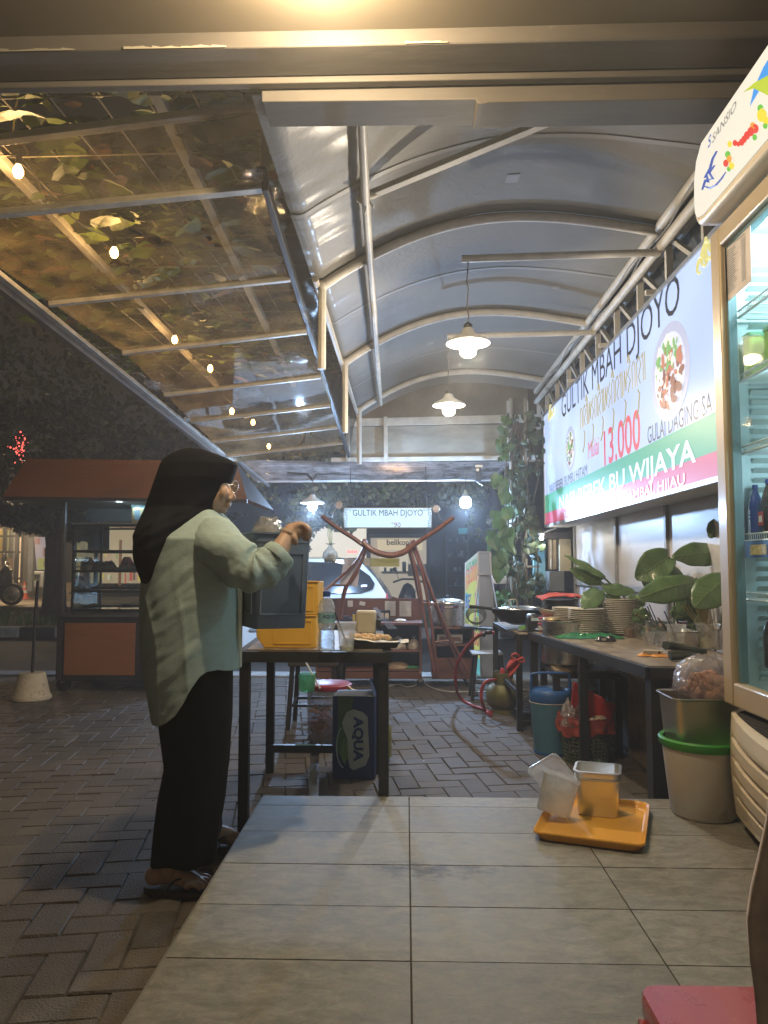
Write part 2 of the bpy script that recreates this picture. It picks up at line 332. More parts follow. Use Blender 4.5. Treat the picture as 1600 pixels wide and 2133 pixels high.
# strip of peeling pale paint on the beam edge
mb = MB(); rp_ = random.Random(8)
for s0, s1 in ((-1.7,-1.15), (-.95,-.62), (.0,.12)):
    x = s0
    while x < s1:
        q = rp_.uniform(.02,.05); mb.add([(x,2.401,2.855),(x+q,2.401,2.855),(x+q,2.401,2.857+rp_.uniform(.001,.010)),(x,2.401,2.857+rp_.uniform(.001,.010))], [(0,1,2,3)]); x += q
mb.build('peeling_paint', pm('bare_plaster', (.30,.27,.21), .8), t, w=True)

# ================================================================== tarpaulin canopy
RX = 1.5; RZ = 3.10; LX = -.50; LZ = 2.79
def arch_z(x):
    s = max(0.0, (x-LX)/(RX-LX))
    return LZ + (RZ-LZ)*s + .27*math.sin(PI*min(1, s**.92)) * (1-.15*s)
TP = pm('tarpaulin_vinyl', (.215,.203,.182), .52, 0, .07, 1.2, bump=.28, bscale=34, spec=.28, c2=(.165,.156,.140), coat=.05, stain_or_glint=(2.6,.68,(.12,.115,.105)))
t = thing('tarpaulin_canopy', 'grey glossy tarpaulin stretched over the white pipe hoops', 'tarpaulin', (.5, 6, 2.9))
def tarp(a, b):
    x = -.56+2.1*a; y = 2.62+6.0*b
    z = arch_z(x)+.035
    f_ = (y-4.41)/1.8 % 1.0; sag = -.025*math.sin(PI*f_)**2 * math.sin(PI*a)
    wr = .004*nz3((x*1.2+y*.2, y*3.0, 0)) + .005*nz3((x*3.0, y*.8, 3))
    edge = max(0, .38-a)/.38
    wr += .007*edge*nz3((x*1.6, y*8.5, 7))+.0025*edge*nz3((x*2.6, y*19, 2))
    return Vector((x, y, z+sag+wr))
mb = MB().grid(tarp, 90, 240); mb.build('top_sheet', TP, t, True, w=True)
# welded seams and patches across the sheet
SEAM = pm('tarpaulin_seam', (.26,.245,.22), .5, 0, .1, 4)
for ys_ in (3.55, 5.2, 7.15):
    MB().grid(lambda a, b: tarp(a, (ys_+.035*b-2.62)/6.0)-Vector((0,0,.004)), 90, 1).build('seam', SEAM, t, True, w=True)
for (xp, yp, rp2) in ((.55,3.95,.07),(1.1,5.5,.05),(.2,6.8,.06)):
    MB().grid(lambda a, b: tarp((xp+rp2*a+.56)/2.1, (yp+rp2*1.3*b-2.62)/6.0)-Vector((0,0,.004)), 8, 8).build('patch', SEAM, t, True, w=True)
PIPE = pm('painted_pipe', (.56,.51,.43), .42, 0, .18, 7, stain_or_glint=(6,.66,(.30,.22,.15)))
t = thing('canopy_frame', 'white painted pipe frame with curved hoops holding the tarpaulin', 'frame', (.5, 6, 2.8))
for k, y in enumerate((4.41, 6.13, 8.05)):
    pts = [(LX+(RX-LX)*i/24, y, arch_z(LX+(RX-LX)*i/24)) for i in range(25)]
    MB().tube(pts, .030, 10).build('hoop', PIPE, t, True, w=True)
    MB().tube([(LX, y, 2.2 if k else 2.28), (LX, y, LZ)], .024, 8).build('post', PIPE, t, True, w=True)
    MB().ball((LX, y, LZ), .036).build('joint', PIPE, t, True, w=True)
for x, z, r in ((1.5, 2.985, .030), (1.5, 3.11, .030), (1.62, 3.05, .02)):
    MB().tube([(x, 2.3, z), (x, 8.6, z)], r, 10).build('purlin', PIPE, t, True, w=True)
MB().tube([(LX-.03, 4.3, 2.79), (LX-.03, 8.6, 2.76)], .02, 8).build('purlin', PIPE, t, True, w=True)
MB().tube([at(750,150,y=2.72), at(762,420,y=3.6), at(793,842,y=8.05)], .021, 10).build('long_pole', PIPE, t, True, w=True)
mb = MB(); a = at(766,408,y=3.62); b_ = at(1240,212,y=3.15); mb.bar(a, b_, .045, .028); mb.build('cable_batten', pm('batten_paint', (.40,.37,.33), .6), t, w=True, bevel=.003)
mb = MB()
for q in range(5): mb.ball(a+Vector((jit(.025), jit(.02), jit(.03))), .026, n=7, k=5, sc=(1.4,1,.7))
mb.bar(a+Vector((0,0,-.02)), a+Vector((-.015,0,-.09)), .02, .006); mb.bar(a+Vector((0,0,-.02)), a+Vector((.03,0,-.06)), .02, .006)
mb.build('cloth_tie', pm('tie_cloth', (.55,.50,.43), .9), t, True, w=True)
# lamp brackets from the right rail
for y, x0 in ((4.37, .335), (5.9, .33)):
    MB().tube([(x0, y, 2.93), (1.5, y, 2.955)], .022, 10).build('lamp_arm', PIPE, t, True, w=True)
# truss over the sign: uprights and diagonals between the pipes and the sign top
for i in range(11):
    y = 3.3+i*.55
    MB().bar((1.56, y, 2.64), (1.56, y, 3.05), .04, .03).build('truss_upright', PIPE, t, w=True)
    MB().bar((1.57, y, 2.66), (1.57, y+.5, 3.02), .03, .025).build('truss_diagonal', PIPE, t, w=True)
    if i % 2 == 0: MB().bar((1.45, y+.1, 2.76), (1.95, y+.1, 2.76), .03, .03).build('truss_tie', PIPE, t, w=True)
# side cladding behind the truss
t2 = thing('side_cladding', 'dark grey sheet behind the pipe truss above the big sign', 'wall', (1.96, 6, 2.7))
MB().grid(lambda a, b: Vector((1.97-.35*b+.02*math.sin(a*160), 2.2+6.5*a, 2.5+.85*b)), 160, 3).build('cladding_sheet', pm('dark_sheet', (.07,.075,.08), .6), t2, True, w=True)
# wires slung along the rail
for k in range(3):
    pts = []
    for i in range(40):
        y = 3.0+i*.14; pts.append((1.46+.02*k+.012*math.sin(i*.9+k), y, 3.03-.02*k+.02*math.sin(i*.55+k*2)))
    mb = MB().tube(pts, .005, 5)
    mb.build('cable', pm('grey_cable', (.25,.24,.23), .6), t, True, w=True)
# ================================================================== clear awning on the left
AX = -.65
def aw_r(y): return Vector((AX, y, 2.87-.118*(y-3.39) + .012*(y-3.39)*(y-6)*.6))
def aw_l(y): return Vector((-1.90-.22*max(0, 5-y), y, aw_r(y).z-.135))
t = thing('clear_awning', 'clear acrylic awning with galvanised frame, dead leaves on it, over the woman', 'awning', (-1.3, 6, 2.6))
GAL = pm('galvanised_frame', (.46,.43,.38), .45, .35, .3, 9, stain_or_glint=(9,.62,(.22,.19,.15)))
DARKF = pm('dark_rail', (.06,.065,.075), .4, .3, .2, 9)
yf = 8.5
MB().bar(aw_r(3.36), aw_r(yf), .030, .055).build('inner_rail', DARKF, t, w=True, bevel=.003)
MB().bar(aw_l(3.0)+Vector((0,0,.05)), aw_l(8.3), .045, .03).build('outer_rail', GAL, t, w=True, bevel=.003)
MB().bar(aw_l(3.0)+Vector((-.055,0,.03)), aw_l(8.3)+Vector((-.05,0,-.02)), .05, .055).build('gutter', pm('gutter_brown', (.10,.075,.055), .6), t, w=True, bevel=.004)
for i, y in enumerate((3.39, 4.23, 4.95, 5.8, 6.54, 7.25, 7.9)):
    wd = .05 if i == 0 else .032
    MB().bar(aw_l(y)+Vector((.0,0,.005)), aw_r(y)+Vector((-.016,0,.005)), wd, .028).build('crossbar', GAL, t, w=True, bevel=.002)
CLR = sheetmat('acrylic_pane', (1.0,.95,.82), .88, .05, (.62,.48,.24), .30, .10, 2.6, f0=.06)
def pane(a, b):
    y = 3.38+4.9*a; l_ = aw_l(y); r_ = aw_r(y)
    p = l_.lerp(r_, b); p.z += .018 - .01*math.sin(b*PI) + .004*nz3((y*2, b*3, 1)); return p
MB().grid(pane, 60, 16).build('acrylic_pane', CLR, t, True, w=True)
# wrinkled clear film laid over the near bay, with its torn strips
def film(a, b):
    y = 3.36-.10*a; x = -1.95+1.30*b; z = 2.74+.13*b+.30*a+.008*nz3((x*7, a*3, 2)); return Vector((x, y+.02*nz3((x*5,a*4,0)), z))
MB().grid(film, 12, 50).build('film_strip', sheetmat('clear_film', (1,.97,.9), .88, .12, (.6,.50,.32), .25, .4, 6, gloss=.5), t, True, w=True)
def film2(a, b):   # hanging film between awning and tarpaulin
    y = 3.3+5.0*a; r_ = aw_r(y); q = Vector((-.53, y, 2.80)); p = r_.lerp(q, b); p.x += .018*nz3((y*3, b*2, 4)); return p
MB().grid(film2, 140, 8).build('film_strip', sheetmat('joint_film', (1,1,.98), .95, .22, (.20,.19,.17), .04, .25, 5, gloss=.10), t, True, w=True)
# puddles of water caught on the pane: small thick glassy lenses
wat = sheetmat('rain_water', (1,1,1), .96, .02, (.5,.5,.5), .0, .9, 16, 1.0)
for (u, v, r) in ((545,455,.13), (575,520,.05), (345,790,.13), (405,850,.09), (620,770,.09), (520,985,.1)):
    p = at(u, v, y=4.0)
    for _ in range(3): p = at(u, v, z=aw_r(p.y).z-.08) if True else p
    mb = MB(); pts = []
    for k in range(18): a = 2*PI*k/18; q = r*(1+.35*math.sin(2*a+u)+.15*math.sin(5*a+v)); pts.append((q*math.cos(a), q*math.sin(a)*1.4))
    pz = aw_l(p.y).lerp(aw_r(p.y), (p.x+1.9)/1.25).z
    mb.prism(pts, lambda x, y, h: Vector((p.x+x, p.y+y, pz+.02+h)), .012)
    mb.build('water_puddle', wat, t, True, w=True)
# upper bars and the near post
PIPE2 = PIPE
MB().bar(at(552,352,y=3.36), at(556,142,y=3.36), .042, .035).build('near_post', PIPE2, t, w=True, bevel=.003)
MB().bar(at(-40,296,y=3.36), at(545,222,y=3.36), .05, .035).build('upper_bar', PIPE2, t, w=True, bevel=.003)
p = at(546,362,y=3.35); MB().box(p.x-.02, p.x+.02, p.y-.03, p.y+.02, p.z-.02, p.z+.02).build('end_cap', BLACKP, t, w=True)
MB().add([at(425,262,y=3.42), at(540,232,y=3.40), at(705,208,y=2.9), at(700,212,y=2.9), at(560,262,y=3.40), at(436,303,y=3.42)], [(0,1,4,5),(1,2,3,4)]).build('film_scrap', pm('yellowed_film', (.50,.42,.28), .6), t, w=True)
# dead leaves lying on the pane
def leaf(mb, c, s, n_, m=0, curl=.25, yaw=None):
    """heart shaped leaf, tip away from stem"""
    n_ = Vector(n_).normalized(); a = Vector((0,0,1)) if abs(n_.z) < .9 else Vector((1,0,0))
    t1 = n_.cross(a).normalized(); q = random.uniform(0, 2*PI) if yaw is None else yaw
    t1 = (Matrix.Rotation(q, 3, n_) @ t1); t2 = n_.cross(t1); c = Vector(c)
    out = [(0,0),(-.12,.34),(.18,.52),(.62,.36),(1.05,0),(.62,-.36),(.18,-.52),(-.12,-.34)]
    mid = [(0,0),(.5,0),(1.05,0)]
    P = lambda x, y: c + t1*(x*s) + t2*(y*s) + n_*(-curl*s*(abs(y)*.9 + (x-.4)**2*.6)*1 + curl*.2*s)
    vs = [P(x, y) for x, y in out] + [P(.5, 0)]
    mb.add(vs, [(0,1,2,8),(8,2,3),(8,3,4),(0,8,6,7),(8,5,6),(8,4,5)], m)
DEAD = pm('dead_leaf', (.055,.035,.02), .85, 0, .5, 20)
for (u, v, s) in ((262,478,.05),(300,487,.10),(318,492,.07),(352,502,.09),(238,548,.06),(250,552,.10),(275,560,.07),(430,495,.05),(445,510,.06)):
    p = at(u, v, z=2.72)
    yy = p.y
    for _ in range(4): z_ = aw_l(yy).lerp(aw_r(yy), .5).z+.03; p = at(u, v, z=z_); yy = p.y
    mb = MB(); leaf(mb, p, s, (jit(.5), jit(.5), 1), curl=.5); mb.build('dead_leaf', DEAD, t, w=True)

# ================================================================== pergola with the climbing vine above the awning
t = thing('pergola', 'white painted pergola bars and thin trellis rods above the clear awning', 'pergola', (-1.5, 6, 3.3))
for (x0, x1) in ((-1.13,-1.36), (-2.16,-2.30)):
    MB().bar((x0, 2.7, 3.30), (x1, 9.0, 3.30), .055, .05).build('rafter', PIPE, t, w=True, bevel=.004)
rd = MB()
for k in range(12):
    y = 2.9+k*.52; rd.tube([(-3.6, y+.05, 3.37), (-.55, y, 3.37)], .0045, 5)
for k in range(13):
    x = -3.4+k*.235; rd.tube([(x, 2.8, 3.385), (x+.25, 8.9, 3.385)], .0045, 5)
rd.build('trellis_rods', pm('rod_white', (.42,.38,.30), .5), t, w=True)
pl_ = at(322,172,y=3.1); MB().box(pl_.x-.03, pl_.x+.035, 3.09, 3.10, pl_.z-.065, pl_.z+.065).build('bracket_plate', pm('plate_white', (.6,.55,.46), .6), t, w=True, bevel=.002)
LEAFG = pm('vine_leaf', (.20,.25,.05), .42, 0, .45, 5, island=.4, c2=(.09,.14,.03), spec=.4)
LEAFB = pm('vine_leaf_brown', (.24,.12,.05), .7, 0, .4, 6, island=.3)
LEAFG.node_tree.nodes['Principled BSDF'].inputs['Transmission Weight'].default_value = 0
t = thing('climbing_vine', 'leafy vine with a few brown leaves sprawling over the pergola rods', 'vine', (-1.6, 5, 3.4))
mb = MB(); rl = random.Random(11); random.seed(21)
for k in range(3400):
    x = rl.uniform(-3.3, -.6); y = 2.95+5.6*rl.random()**1.15
    d = nz3((x*1.5, y*.9, 4))
    if d < -.28 or (x > -1.0 and d < .0): continue
    z = 3.40 + rl.uniform(-.16, .30)
    leaf(mb, (x, y, z), rl.uniform(.07, .20), (jit(.5), -.35+jit(.5), 1), 1 if rl.random() < .07+.25*(nz3((x*2,y*2,9)) > .32) else 0, .3)
mb.build('foliage', [LEAFG, LEAFB], t, w=True)
mb = MB()
for k in range(22):
    x = rl.uniform(-3.0, -.8); y = rl.uniform(3, 7.5); pts = []
    for i in range(14): pts.append((x, y, 3.40+.03*math.sin(i*1.3+k))); x += rl.uniform(-.11, .11); y += rl.uniform(.02, .2)
    mb.tube(pts, .005, 5)
mb.build('stems', pm('vine_stem', (.10,.085,.035), .8), t, True, w=True)

# ================================================================== string bulbs
proto = None
for k, (u, v, y) in enumerate(((38,358,3.8),(238,527,4.79),(364,708,6.64),(438,768,7.6),(483,857,8.9),(527,880,9.6),(560,930,11.0),(821,942,9.0))):
    p = at(u, v, y=y)
    lb = ['nearest warm bulb of the string, at the left edge above the awning', 'warm string bulb glowing behind dead leaves on the awning', 'third warm string bulb from the near end, past the second crossbar',
          'fourth warm string bulb, small, above the awning', 'fifth warm string bulb, just left of the awning far half', 'sixth small warm string bulb near the awning far end', 'farthest warm string bulb above the woman head', 'single warm bulb under the white cross beam at the far end'][k]
    t = thing('string_bulb', lb, 'light bulb', p, 0, 'warm bulbs strung under the pergola')
    MB().lathe([(.004,-.034),(.018,-.028),(.027,-.008),(.026,.012),(.016,.032),(.012,.04)], n=14).build('bulb', em('bulb_glow', (1.0,.55,.16), 38), t, True)
    MB().lathe([(.014,.038),(.016,.05),(.015,.085),(.004,.095)], n=10).build('socket', BLACKP, t, True)
    MB().tube([(0,0,.09),(0,0,max(.12, 3.30-p.z) if k < 7 else .2)], .003, 5).build('wire', BLACKP, t)
    lamp(t, (0,0,-.05), 10.0 if k < 4 else 6, (1.0,.62,.26), .02)

t = thing('bulb_cable', 'thin dark cable sagging from bulb to bulb under the pergola', 'cable', at(238,500,y=4.8))
mb = MB(); BP = [at(u, v, y=y)+Vector((0,0,.10)) for (u, v, y) in ((-140,250,2.9),(38,358,3.8),(238,527,4.79),(364,708,6.64),(438,768,7.6),(483,857,8.9),(527,880,9.6))]
for a_, b_ in zip(BP, BP[1:]): mb.tube([a_.lerp(b_, i/10)-Vector((0,0,.10*math.sin(PI*i/10))) for i in range(11)], .0045, 5)
mb.build('cable', BLACKP, t, True, w=True)
# ================================================================== pendant lamps
def pendant(u, v, y, ztop, pw, colr, lb, glow):
    p = at(u, v, y=y); t = thing('pendant_lamp', lb, 'lamp', p, 0, 'pendant lamps under the canopy')
    MB().lathe([(.128,-.012),(.130,-.008),(.118,.006),(.075,.030),(.045,.048),(.032,.075),(.026,.082)], n=32, cap0=False).build('shade', [pm('enamel_shade', (.72,.70,.64), .3)], t, True)
    MB().lathe([(.026,.08),(.028,.10),(.012,.115)], n=14).build('socket', BLACKP, t, True)
    MB().lathe([(.001,-.092),(.030,-.088),(.045,-.075),(.050,-.05),(.048,-.01),(.034,.02),(.026,.05)], n=20).build('bulb', em('lamp_glow_'+('w' if colr[2] < .8 else 'c'), colr, glow), t, True)
    pts = [(0,0,.11)]; H = ztop-p.z
    for i in range(1, 9): pts.append((.006*math.sin(i*2.1), .004*math.cos(i*1.7), .11+(H-.11)*i/8))
    MB().tube(pts, .004, 6).build('cord', pm('lamp_cord', (.2,.17,.14), .8), t, True)
    lamp(t, (0,0,-.115), pw, colr, .03); return t
pendant(975, 712, 4.37, 2.95, 62, WNEUT, 'white enamel pendant lamp with warm bulb hung from the nearer lamp arm', 26)
pendant(935, 842, 5.9, 2.95, 40, WNEUT, 'white enamel pendant lamp with warm bulb on the farther arm, lower in the picture', 26)
pendant(651, 1046, 8.2, 2.25, 160, (.42,.64,1.0), 'cold white pendant lamp on a branch over the car, beside the small lit sign', 30)
p = at(970, 1046, y=8.0); t = thing('bare_bulb', 'cold white bare bulb hanging on a wire right of the small lit sign', 'light bulb', p)
MB().lathe([(.001,-.060),(.045,-.055),(.060,-.035),(.062,.0),(.054,.035),(.036,.055)], n=20).build('bulb', em('lamp_glow_c', (.66,.84,1.0), 30), t, True)
MB().lathe([(.036,.055),(.034,.075),(.018,.10),(.014,.13)], n=14).build('socket', pm('bulb_base', (.4,.4,.36), .5), t, True)
MB().tube([(0,0,.12),(.004,0,.25),(.02,0,.33)], .004, 5).build('wire', BLACKP, t)
lamp(t, (0,-.0,-.095), 145, (.42,.64,1.0), .03)
# warm lamp fixed to the soffit just above the picture
p = Vector((-.24, 2.05, 2.895)); t = thing('ceiling_lamp', 'warm lamp fixed under the soffit just above the picture edge', 'lamp', p)
MB().lathe([(.05,.07),(.055,.05),(.04,.03)], n=16).build('holder', WHITEP, t, True)
MB().lathe([(.001,-.07),(.03,-.06),(.042,-.03),(.04,.0),(.03,.03)], n=16).build('bulb', em('soffit_lamp_glow', (1.0,.78,.42), 22), t, True)
lamp(t, (0,0,-.085), 95, (1.0,.78,.48), .03)

# ================================================================== far end frame, its panels and the small outward awning
t = thing('end_frame', 'white beams and hazy plastic panels closing the canopy far end', 'frame', (.2, 8.6, 2.6))
def hb(u0, v0, u1, v1, y, wd, h, nm='beam', m=PIPE): MB().bar(at(u0, v0, y=y), at(u1, v1, y=y), wd, h).build(nm, m, t, w=True, bevel=.004)
hb(712, 881, 1170, 870, 8.6, .04, .09); hb(690, 958, 1125, 953, 8.6, .04, .05)
for u in (724, 803, 1060, 1096): hb(u, 835 if u > 1000 else 868, u+1, 962, 8.57, .045, .04, 'upright')
MB().add([at(728,890,y=8.62), at(1055,884,y=8.62), at(1055,950,y=8.62), at(728,952,y=8.62)], [(0,1,2,3)]).build('plastic_panel', pm('hazy_plastic', (.30,.28,.23), .35, 0, .3, 2.5, stretch=(1,1,3)), t, w=True)
MB().add([at(728,780,y=8.9), at(1100,775,y=8.9), at(1100,874,y=8.9), at(728,874,y=8.9)], [(0,1,2,3)]).build('plastic_panel', pm('hazy_plastic_dim', (.20,.185,.15), .45, 0, .4, 2.0), t, w=True)
t = thing('front_awning', 'low clear corrugated awning sloping out over the street side of the stall', 'awning', (-.3, 9, 2.2))
a0, a1 = at(497,958,y=8.65), at(1062,962,y=8.65); b0, b1 = at(536,1003,y=9.5), at(1022,1000,y=9.5)
def fa_(a, b): 
    p = a0.lerp(a1, a).lerp(b0.lerp(b1, a), b); p.z += .006*math.sin(b*60)+.012*nz3((a*9, b*3, 2)); return p
MB().grid(fa_, 40, 60).build('corrugated_sheet', sheetmat('corrugated_clear', (.95,.93,.95), .62, .16, (.50,.44,.42), .55, .4, 4), t, True, w=True)
MB().bar(b0, b1, .03, .03).build('edge_bar', ALU, t, w=True); MB().bar(a0, b0, .03, .03).build('side_bar', ALU, t, w=True); MB().bar(a1, b1, .03, .03).build('side_bar', ALU, t, w=True)
mb = MB().bar(at(483,948,y=8.4), at(560,1012,y=9.5), .03, .03); mb.build('brace', ALU, t, w=True)
# twisted branch and its wire that carries the cold pendant
t = thing('hanging_branch', 'dark crooked branch wired under the front awning, above the cold pendant lamp', 'branch', at(650, 990, y=8.3))
MB().tube([at(600,985,y=8.6), at(640,988,y=8.4), at(651,1000,y=8.2), at(660,988,y=8.3), at(700,987,y=8.6), at(790,992,y=8.8), at(900,990,y=8.8), at(1000,980,y=8.8)], [.010,.014,.016,.012,.006,.004,.004,.003], 6).build('branch', pm('bark_dark', (.05,.035,.025), .9), t, True, w=True)
t = thing('security_camera', 'small black security camera under the beam right of the bare bulb', 'camera', at(1000,985,y=8.3))
p = at(996, 985, y=8.3)
MB().box(p.x-.03,p.x+.05,p.y-.03,p.y+.03,p.z+.06,p.z+.085).build('mount', ALU, t, w=True)
MB().bar(p+Vector((0,0,.07)), p+Vector((.0,0,-.10)), .06, .06).build('housing', BLACKP, t, w=True, bevel=.01)
MB().lathe([(.018,0),(.018,.02)], n=14, M=Matrix.Rotation(R_(90),3,'X'), c=p+Vector((-.01,-.03,.03))).build('lens', STEEL, t, True, w=True)
MB().bar(p+Vector((-.03,0,-.09)), p+Vector((.05,-.02,-.15)), .012, .004).build('antenna', WHITEP, t, w=True)

# ================================================================== big lit sign on the right
SX = 1.45; SY0, SY1 = 7.87, 3.35; SZ0, SZ1 = 1.503, 2.685
t = thing('big_sign', 'large lit food sign with green and red bands, hung along the right side', 'sign', (SX+.12, 5.5, SZ0))
MB().box(SX+.004, SX+.24, SY1, SY0, SZ0, SZ1).build('box', pm('sign_box', (.38,.37,.35), .5, .3), t, w=True, bevel=.006)
fr = MB(); fr.bar((SX-.004,SY1,SZ0+.012),(SX-.004,SY0,SZ0+.012),.02,.026); fr.bar((SX-.004,SY1,SZ1-.012),(SX-.004,SY0,SZ1-.012),.02,.026); fr.box(SX-.014,SX+.004,SY0-.026,SY0,SZ0,SZ1); fr.box(SX-.014,SX+.004,SY1,SY1+.026,SZ0,SZ1)
fr.build('frame', ALU, t, w=True)
# lit face: printed cloth with lamps behind it (a row of tubes makes it a little uneven)
fm = bpy.data.materials.new('lit_face'); fm.use_nodes = True; n = fm.node_tree.nodes; l = fm.node_tree.links; b = n['Principled BSDF']
b.inputs['Base Color'].default_value = (.12,.14,.18,1); b.inputs['Roughness'].default_value = .25
tc = n.new('ShaderNodeTexCoord'); nz = n.new('ShaderNodeTexNoise'); nz.inputs['Scale'].default_value = .9; nz.inputs['Detail'].default_value = 2; l.new(tc.outputs['Object'], nz.inputs[0])
rp = n.new('ShaderNodeValToRGB'); rp.color_ramp.elements[0].position = .35; rp.color_ramp.elements[0].color = (.28,.38,.70,1); rp.color_ramp.elements[1].position = .68; rp.color_ramp.elements[1].color = (.45,.56,.76,1)
l.new(nz.outputs['Fac'], rp.inputs[0]); l.new(rp.outputs[0], b.inputs['Emission Color']); b.inputs['Emission Strength'].default_value = 1.08
MATS['lit_face'] = fm
H = SZ1-SZ0
def S(a, c, h=.0):
    """a: metres from the far end towards the camera, c: metres above the sign's lower edge"""
    return Vector((SX-.0045-h, SY0-a, SZ0+c))
def srect(nm, a0, a1, c0, c1, m, h=.001): MB().add([S(a0,c0,h),S(a1,c0,h),S(a1,c1,h),S(a0,c1,h)], [(0,1,2,3)]).build(nm, m, t, w=True)
srect('lit_panel', .026, SY0-SY1-.026, .33, H-.026, fm)
def emn(nm, c, s=.9): return em(nm, c, s)
srect('green_band', .026, SY0-SY1-.026, .145, .33, emn('print_green', (.05,.30,.17), .9))
srect('red_band', .026, SY0-SY1-.026, .026, .145, emn('print_red', (.45,.055,.12), .9))
# lettering positions are worked out from where it falls along the sign
def sa(u, v): return SY0-at(u, v, x=SX).y
def sc(u, v): return at(u, v, x=SX).z-SZ0
def stext(txt, u0, v0, u1, m, size, bold=0, nm='lettering', h=.003):
    a0, c0 = sa(u0, v0), sc(u0, v0); a1 = sa(u1, v0)
    mb = MB(); mb.text(txt, lambda x, y: (x, y, 0), 1.0, bold=bold)
    xs_ = [v.x for v in mb.v]; k = (a1-a0)/(max(xs_)-min(xs_)); x0 = min(xs_)
    for v in mb.v: v.xyz = S(a0+(v.x-x0)*k, c0+v.y*size, h)
    mb.build(nm, m, t, w=True)
INK = emn('print_black', (.03,.03,.045), .35)
stext('GULTIK MBAH DJOYO', 1172, 872, 1426, INK, .30)
stext('NASI BEBEK BUMBU HITAM', 1146, 1028, 1226, INK, .125)
stext('Mulai', 1228, 957, 1250, emn('print_crimson', (.62,.05,.08), .7), .20)
stext('13.000', 1261, 970, 1338, emn('print_crimson', (.62,.05,.08), .7), .36, .012)
stext('GULAI DAGING SA', 1352, 925, 1489, INK, .145)
LW = emn('print_white', (.66,.72,.92), .85)
stext('NASI BEBEK BU WIJAYA', 1167, 1062, 1456, LW, .175, .02)
stext('SPESIALIS AYAM HITAM & SAMBAL HIJAU', 1177, 1081, 1432, LW, .085, .012, h=.004)
# gold script line
mb = MB(); GOLD = emn('print_gold', (.45,.40,.20), .62); a_ = sa(1212, 905); rs_ = random.Random(4)
aend = sa(1345, 850); k = 0
while a_ < aend:
    wd = .055; c0 = .73; kind = k % 5
    loops = [[(0,0),(0,.13),(.02,.15),(.035,.13),(.035,0)], [(0,.0),(.0,.12),(.03,.15),(.05,.10),(.02,.04),(.04,0)], [(0,.13),(.02,.15),(.02,0),(.04,0),(.04,.15)], [(0,0),(.015,.14),(.03,.02),(.045,.14)], [(.03,.15),(0,.10),(.035,.06),(0,0)]][kind]
    P = [S(a_+x*1.7, c0+y*1.15, .004) for x, y in loops]
    mb.tube(P, .0032, 4)
    if k % 3 == 1: mb.tube([S(a_+.02,c0-.03,.004), S(a_+.05,c0-.06,.004), S(a_+.02,c0-.16,.004), S(a_-.03,c0-.20,.004)], .005, 4)
    if k % 4 == 2: mb.tube([S(a_+.06,c0+.18,.004), S(a_+.03,c0+.24,.004), S(a_,c0+.19,.004), S(a_+.03,c0+.185,.004)], .005, 4)
    a_ += .095; k += 1
mb.build('gold_script', GOLD, t, w=True)
# gold scroll ornament in the corners
mb = MB()
for (u, v, sg) in ((1150, 870, 1), (1479, 545, 1)):
    A, Cc = sa(u, v), sc(u, v)
    for q in range(4 if u < 1300 else 5):
        pts = []
        for i in range(14):
            th_ = i*.42; r_ = .10*math.exp(-.16*i)*(1 if u < 1300 else .9); pts.append(S(A+q*.07-.1+r_*math.cos(th_+q), Cc+.02*q+r_*math.sin(th_+q)*sg, .004))
        mb.tube(pts, [.014-.0008*i for i in range(14)], 4)
    for q in range(6 if u < 1300 else 0): mb.ball(S(A-.08, Cc-.06-q*.075, .0), .018, n=6, k=4, sc=(.2,1,1.6))
mb.build('scroll_ornament', emn('print_yellow', (.72,.66,.25), .75), t, w=True)
# the two printed dishes: grey plate and white plate with food
def dish(u, v, w_, h_, nm, seed, hole=False):
    A, Cc = sa(u, v), sc(u, v); rq = random.Random(seed)
    mb = MB(); mb.prism([(w_*math.cos(2*PI*i/28), h_*math.sin(2*PI*i/28)) for i in range(28)], lambda x, y, h: S(A+x, Cc+y, .003+h), .001, 0)
    mb.prism([(w_*.80*math.cos(2*PI*i/28), h_*.80*math.sin(2*PI*i/28)) for i in range(28)], lambda x, y, h: S(A+x, Cc+y, .0045+h), .001, 1)
    for k in range(110):
        r_ = rq.random()**.6*.70; th_ = rq.uniform(0, 2*PI); x, y = r_*w_*math.cos(th_), r_*h_*math.sin(th_)
        if y > h_*.1 and not hole: mi = rq.choice((3,4,5))
        else: mi = rq.choice((2,2,3,4)) if not hole else rq.choice((5,5,3,2))
        s_ = rq.uniform(.05,.17)*w_; rot = rq.uniform(0, PI)
        mb.prism([(s_*math.cos(a)*math.cos(rot)-s_*.5*math.sin(a)*math.sin(rot), s_*math.cos(a)*math.sin(rot)+s_*.5*math.sin(a)*math.cos(rot)) for a in [i*PI/4 for i in range(8)]], lambda X, Y, h: S(A+x+X, Cc+y+Y, .0060+k*.00006+h), .0003, mi)
    mb.build(nm, [emn('print_plate', (.42,.45,.62), .8), emn('print_plate_inner', (.60,.63,.78), .85), emn('print_meat', (.30,.11,.07), .5), emn('print_rice', (.80,.72,.64), .85), emn('print_chilli', (.55,.20,.12), .6), emn('print_herb', (.22,.48,.16), .6)], t, w=True)
dish(1398, 775, .30, .27, 'printed_dish', 3); dish(1190, 935, .20, .20, 'printed_dish', 9, True)
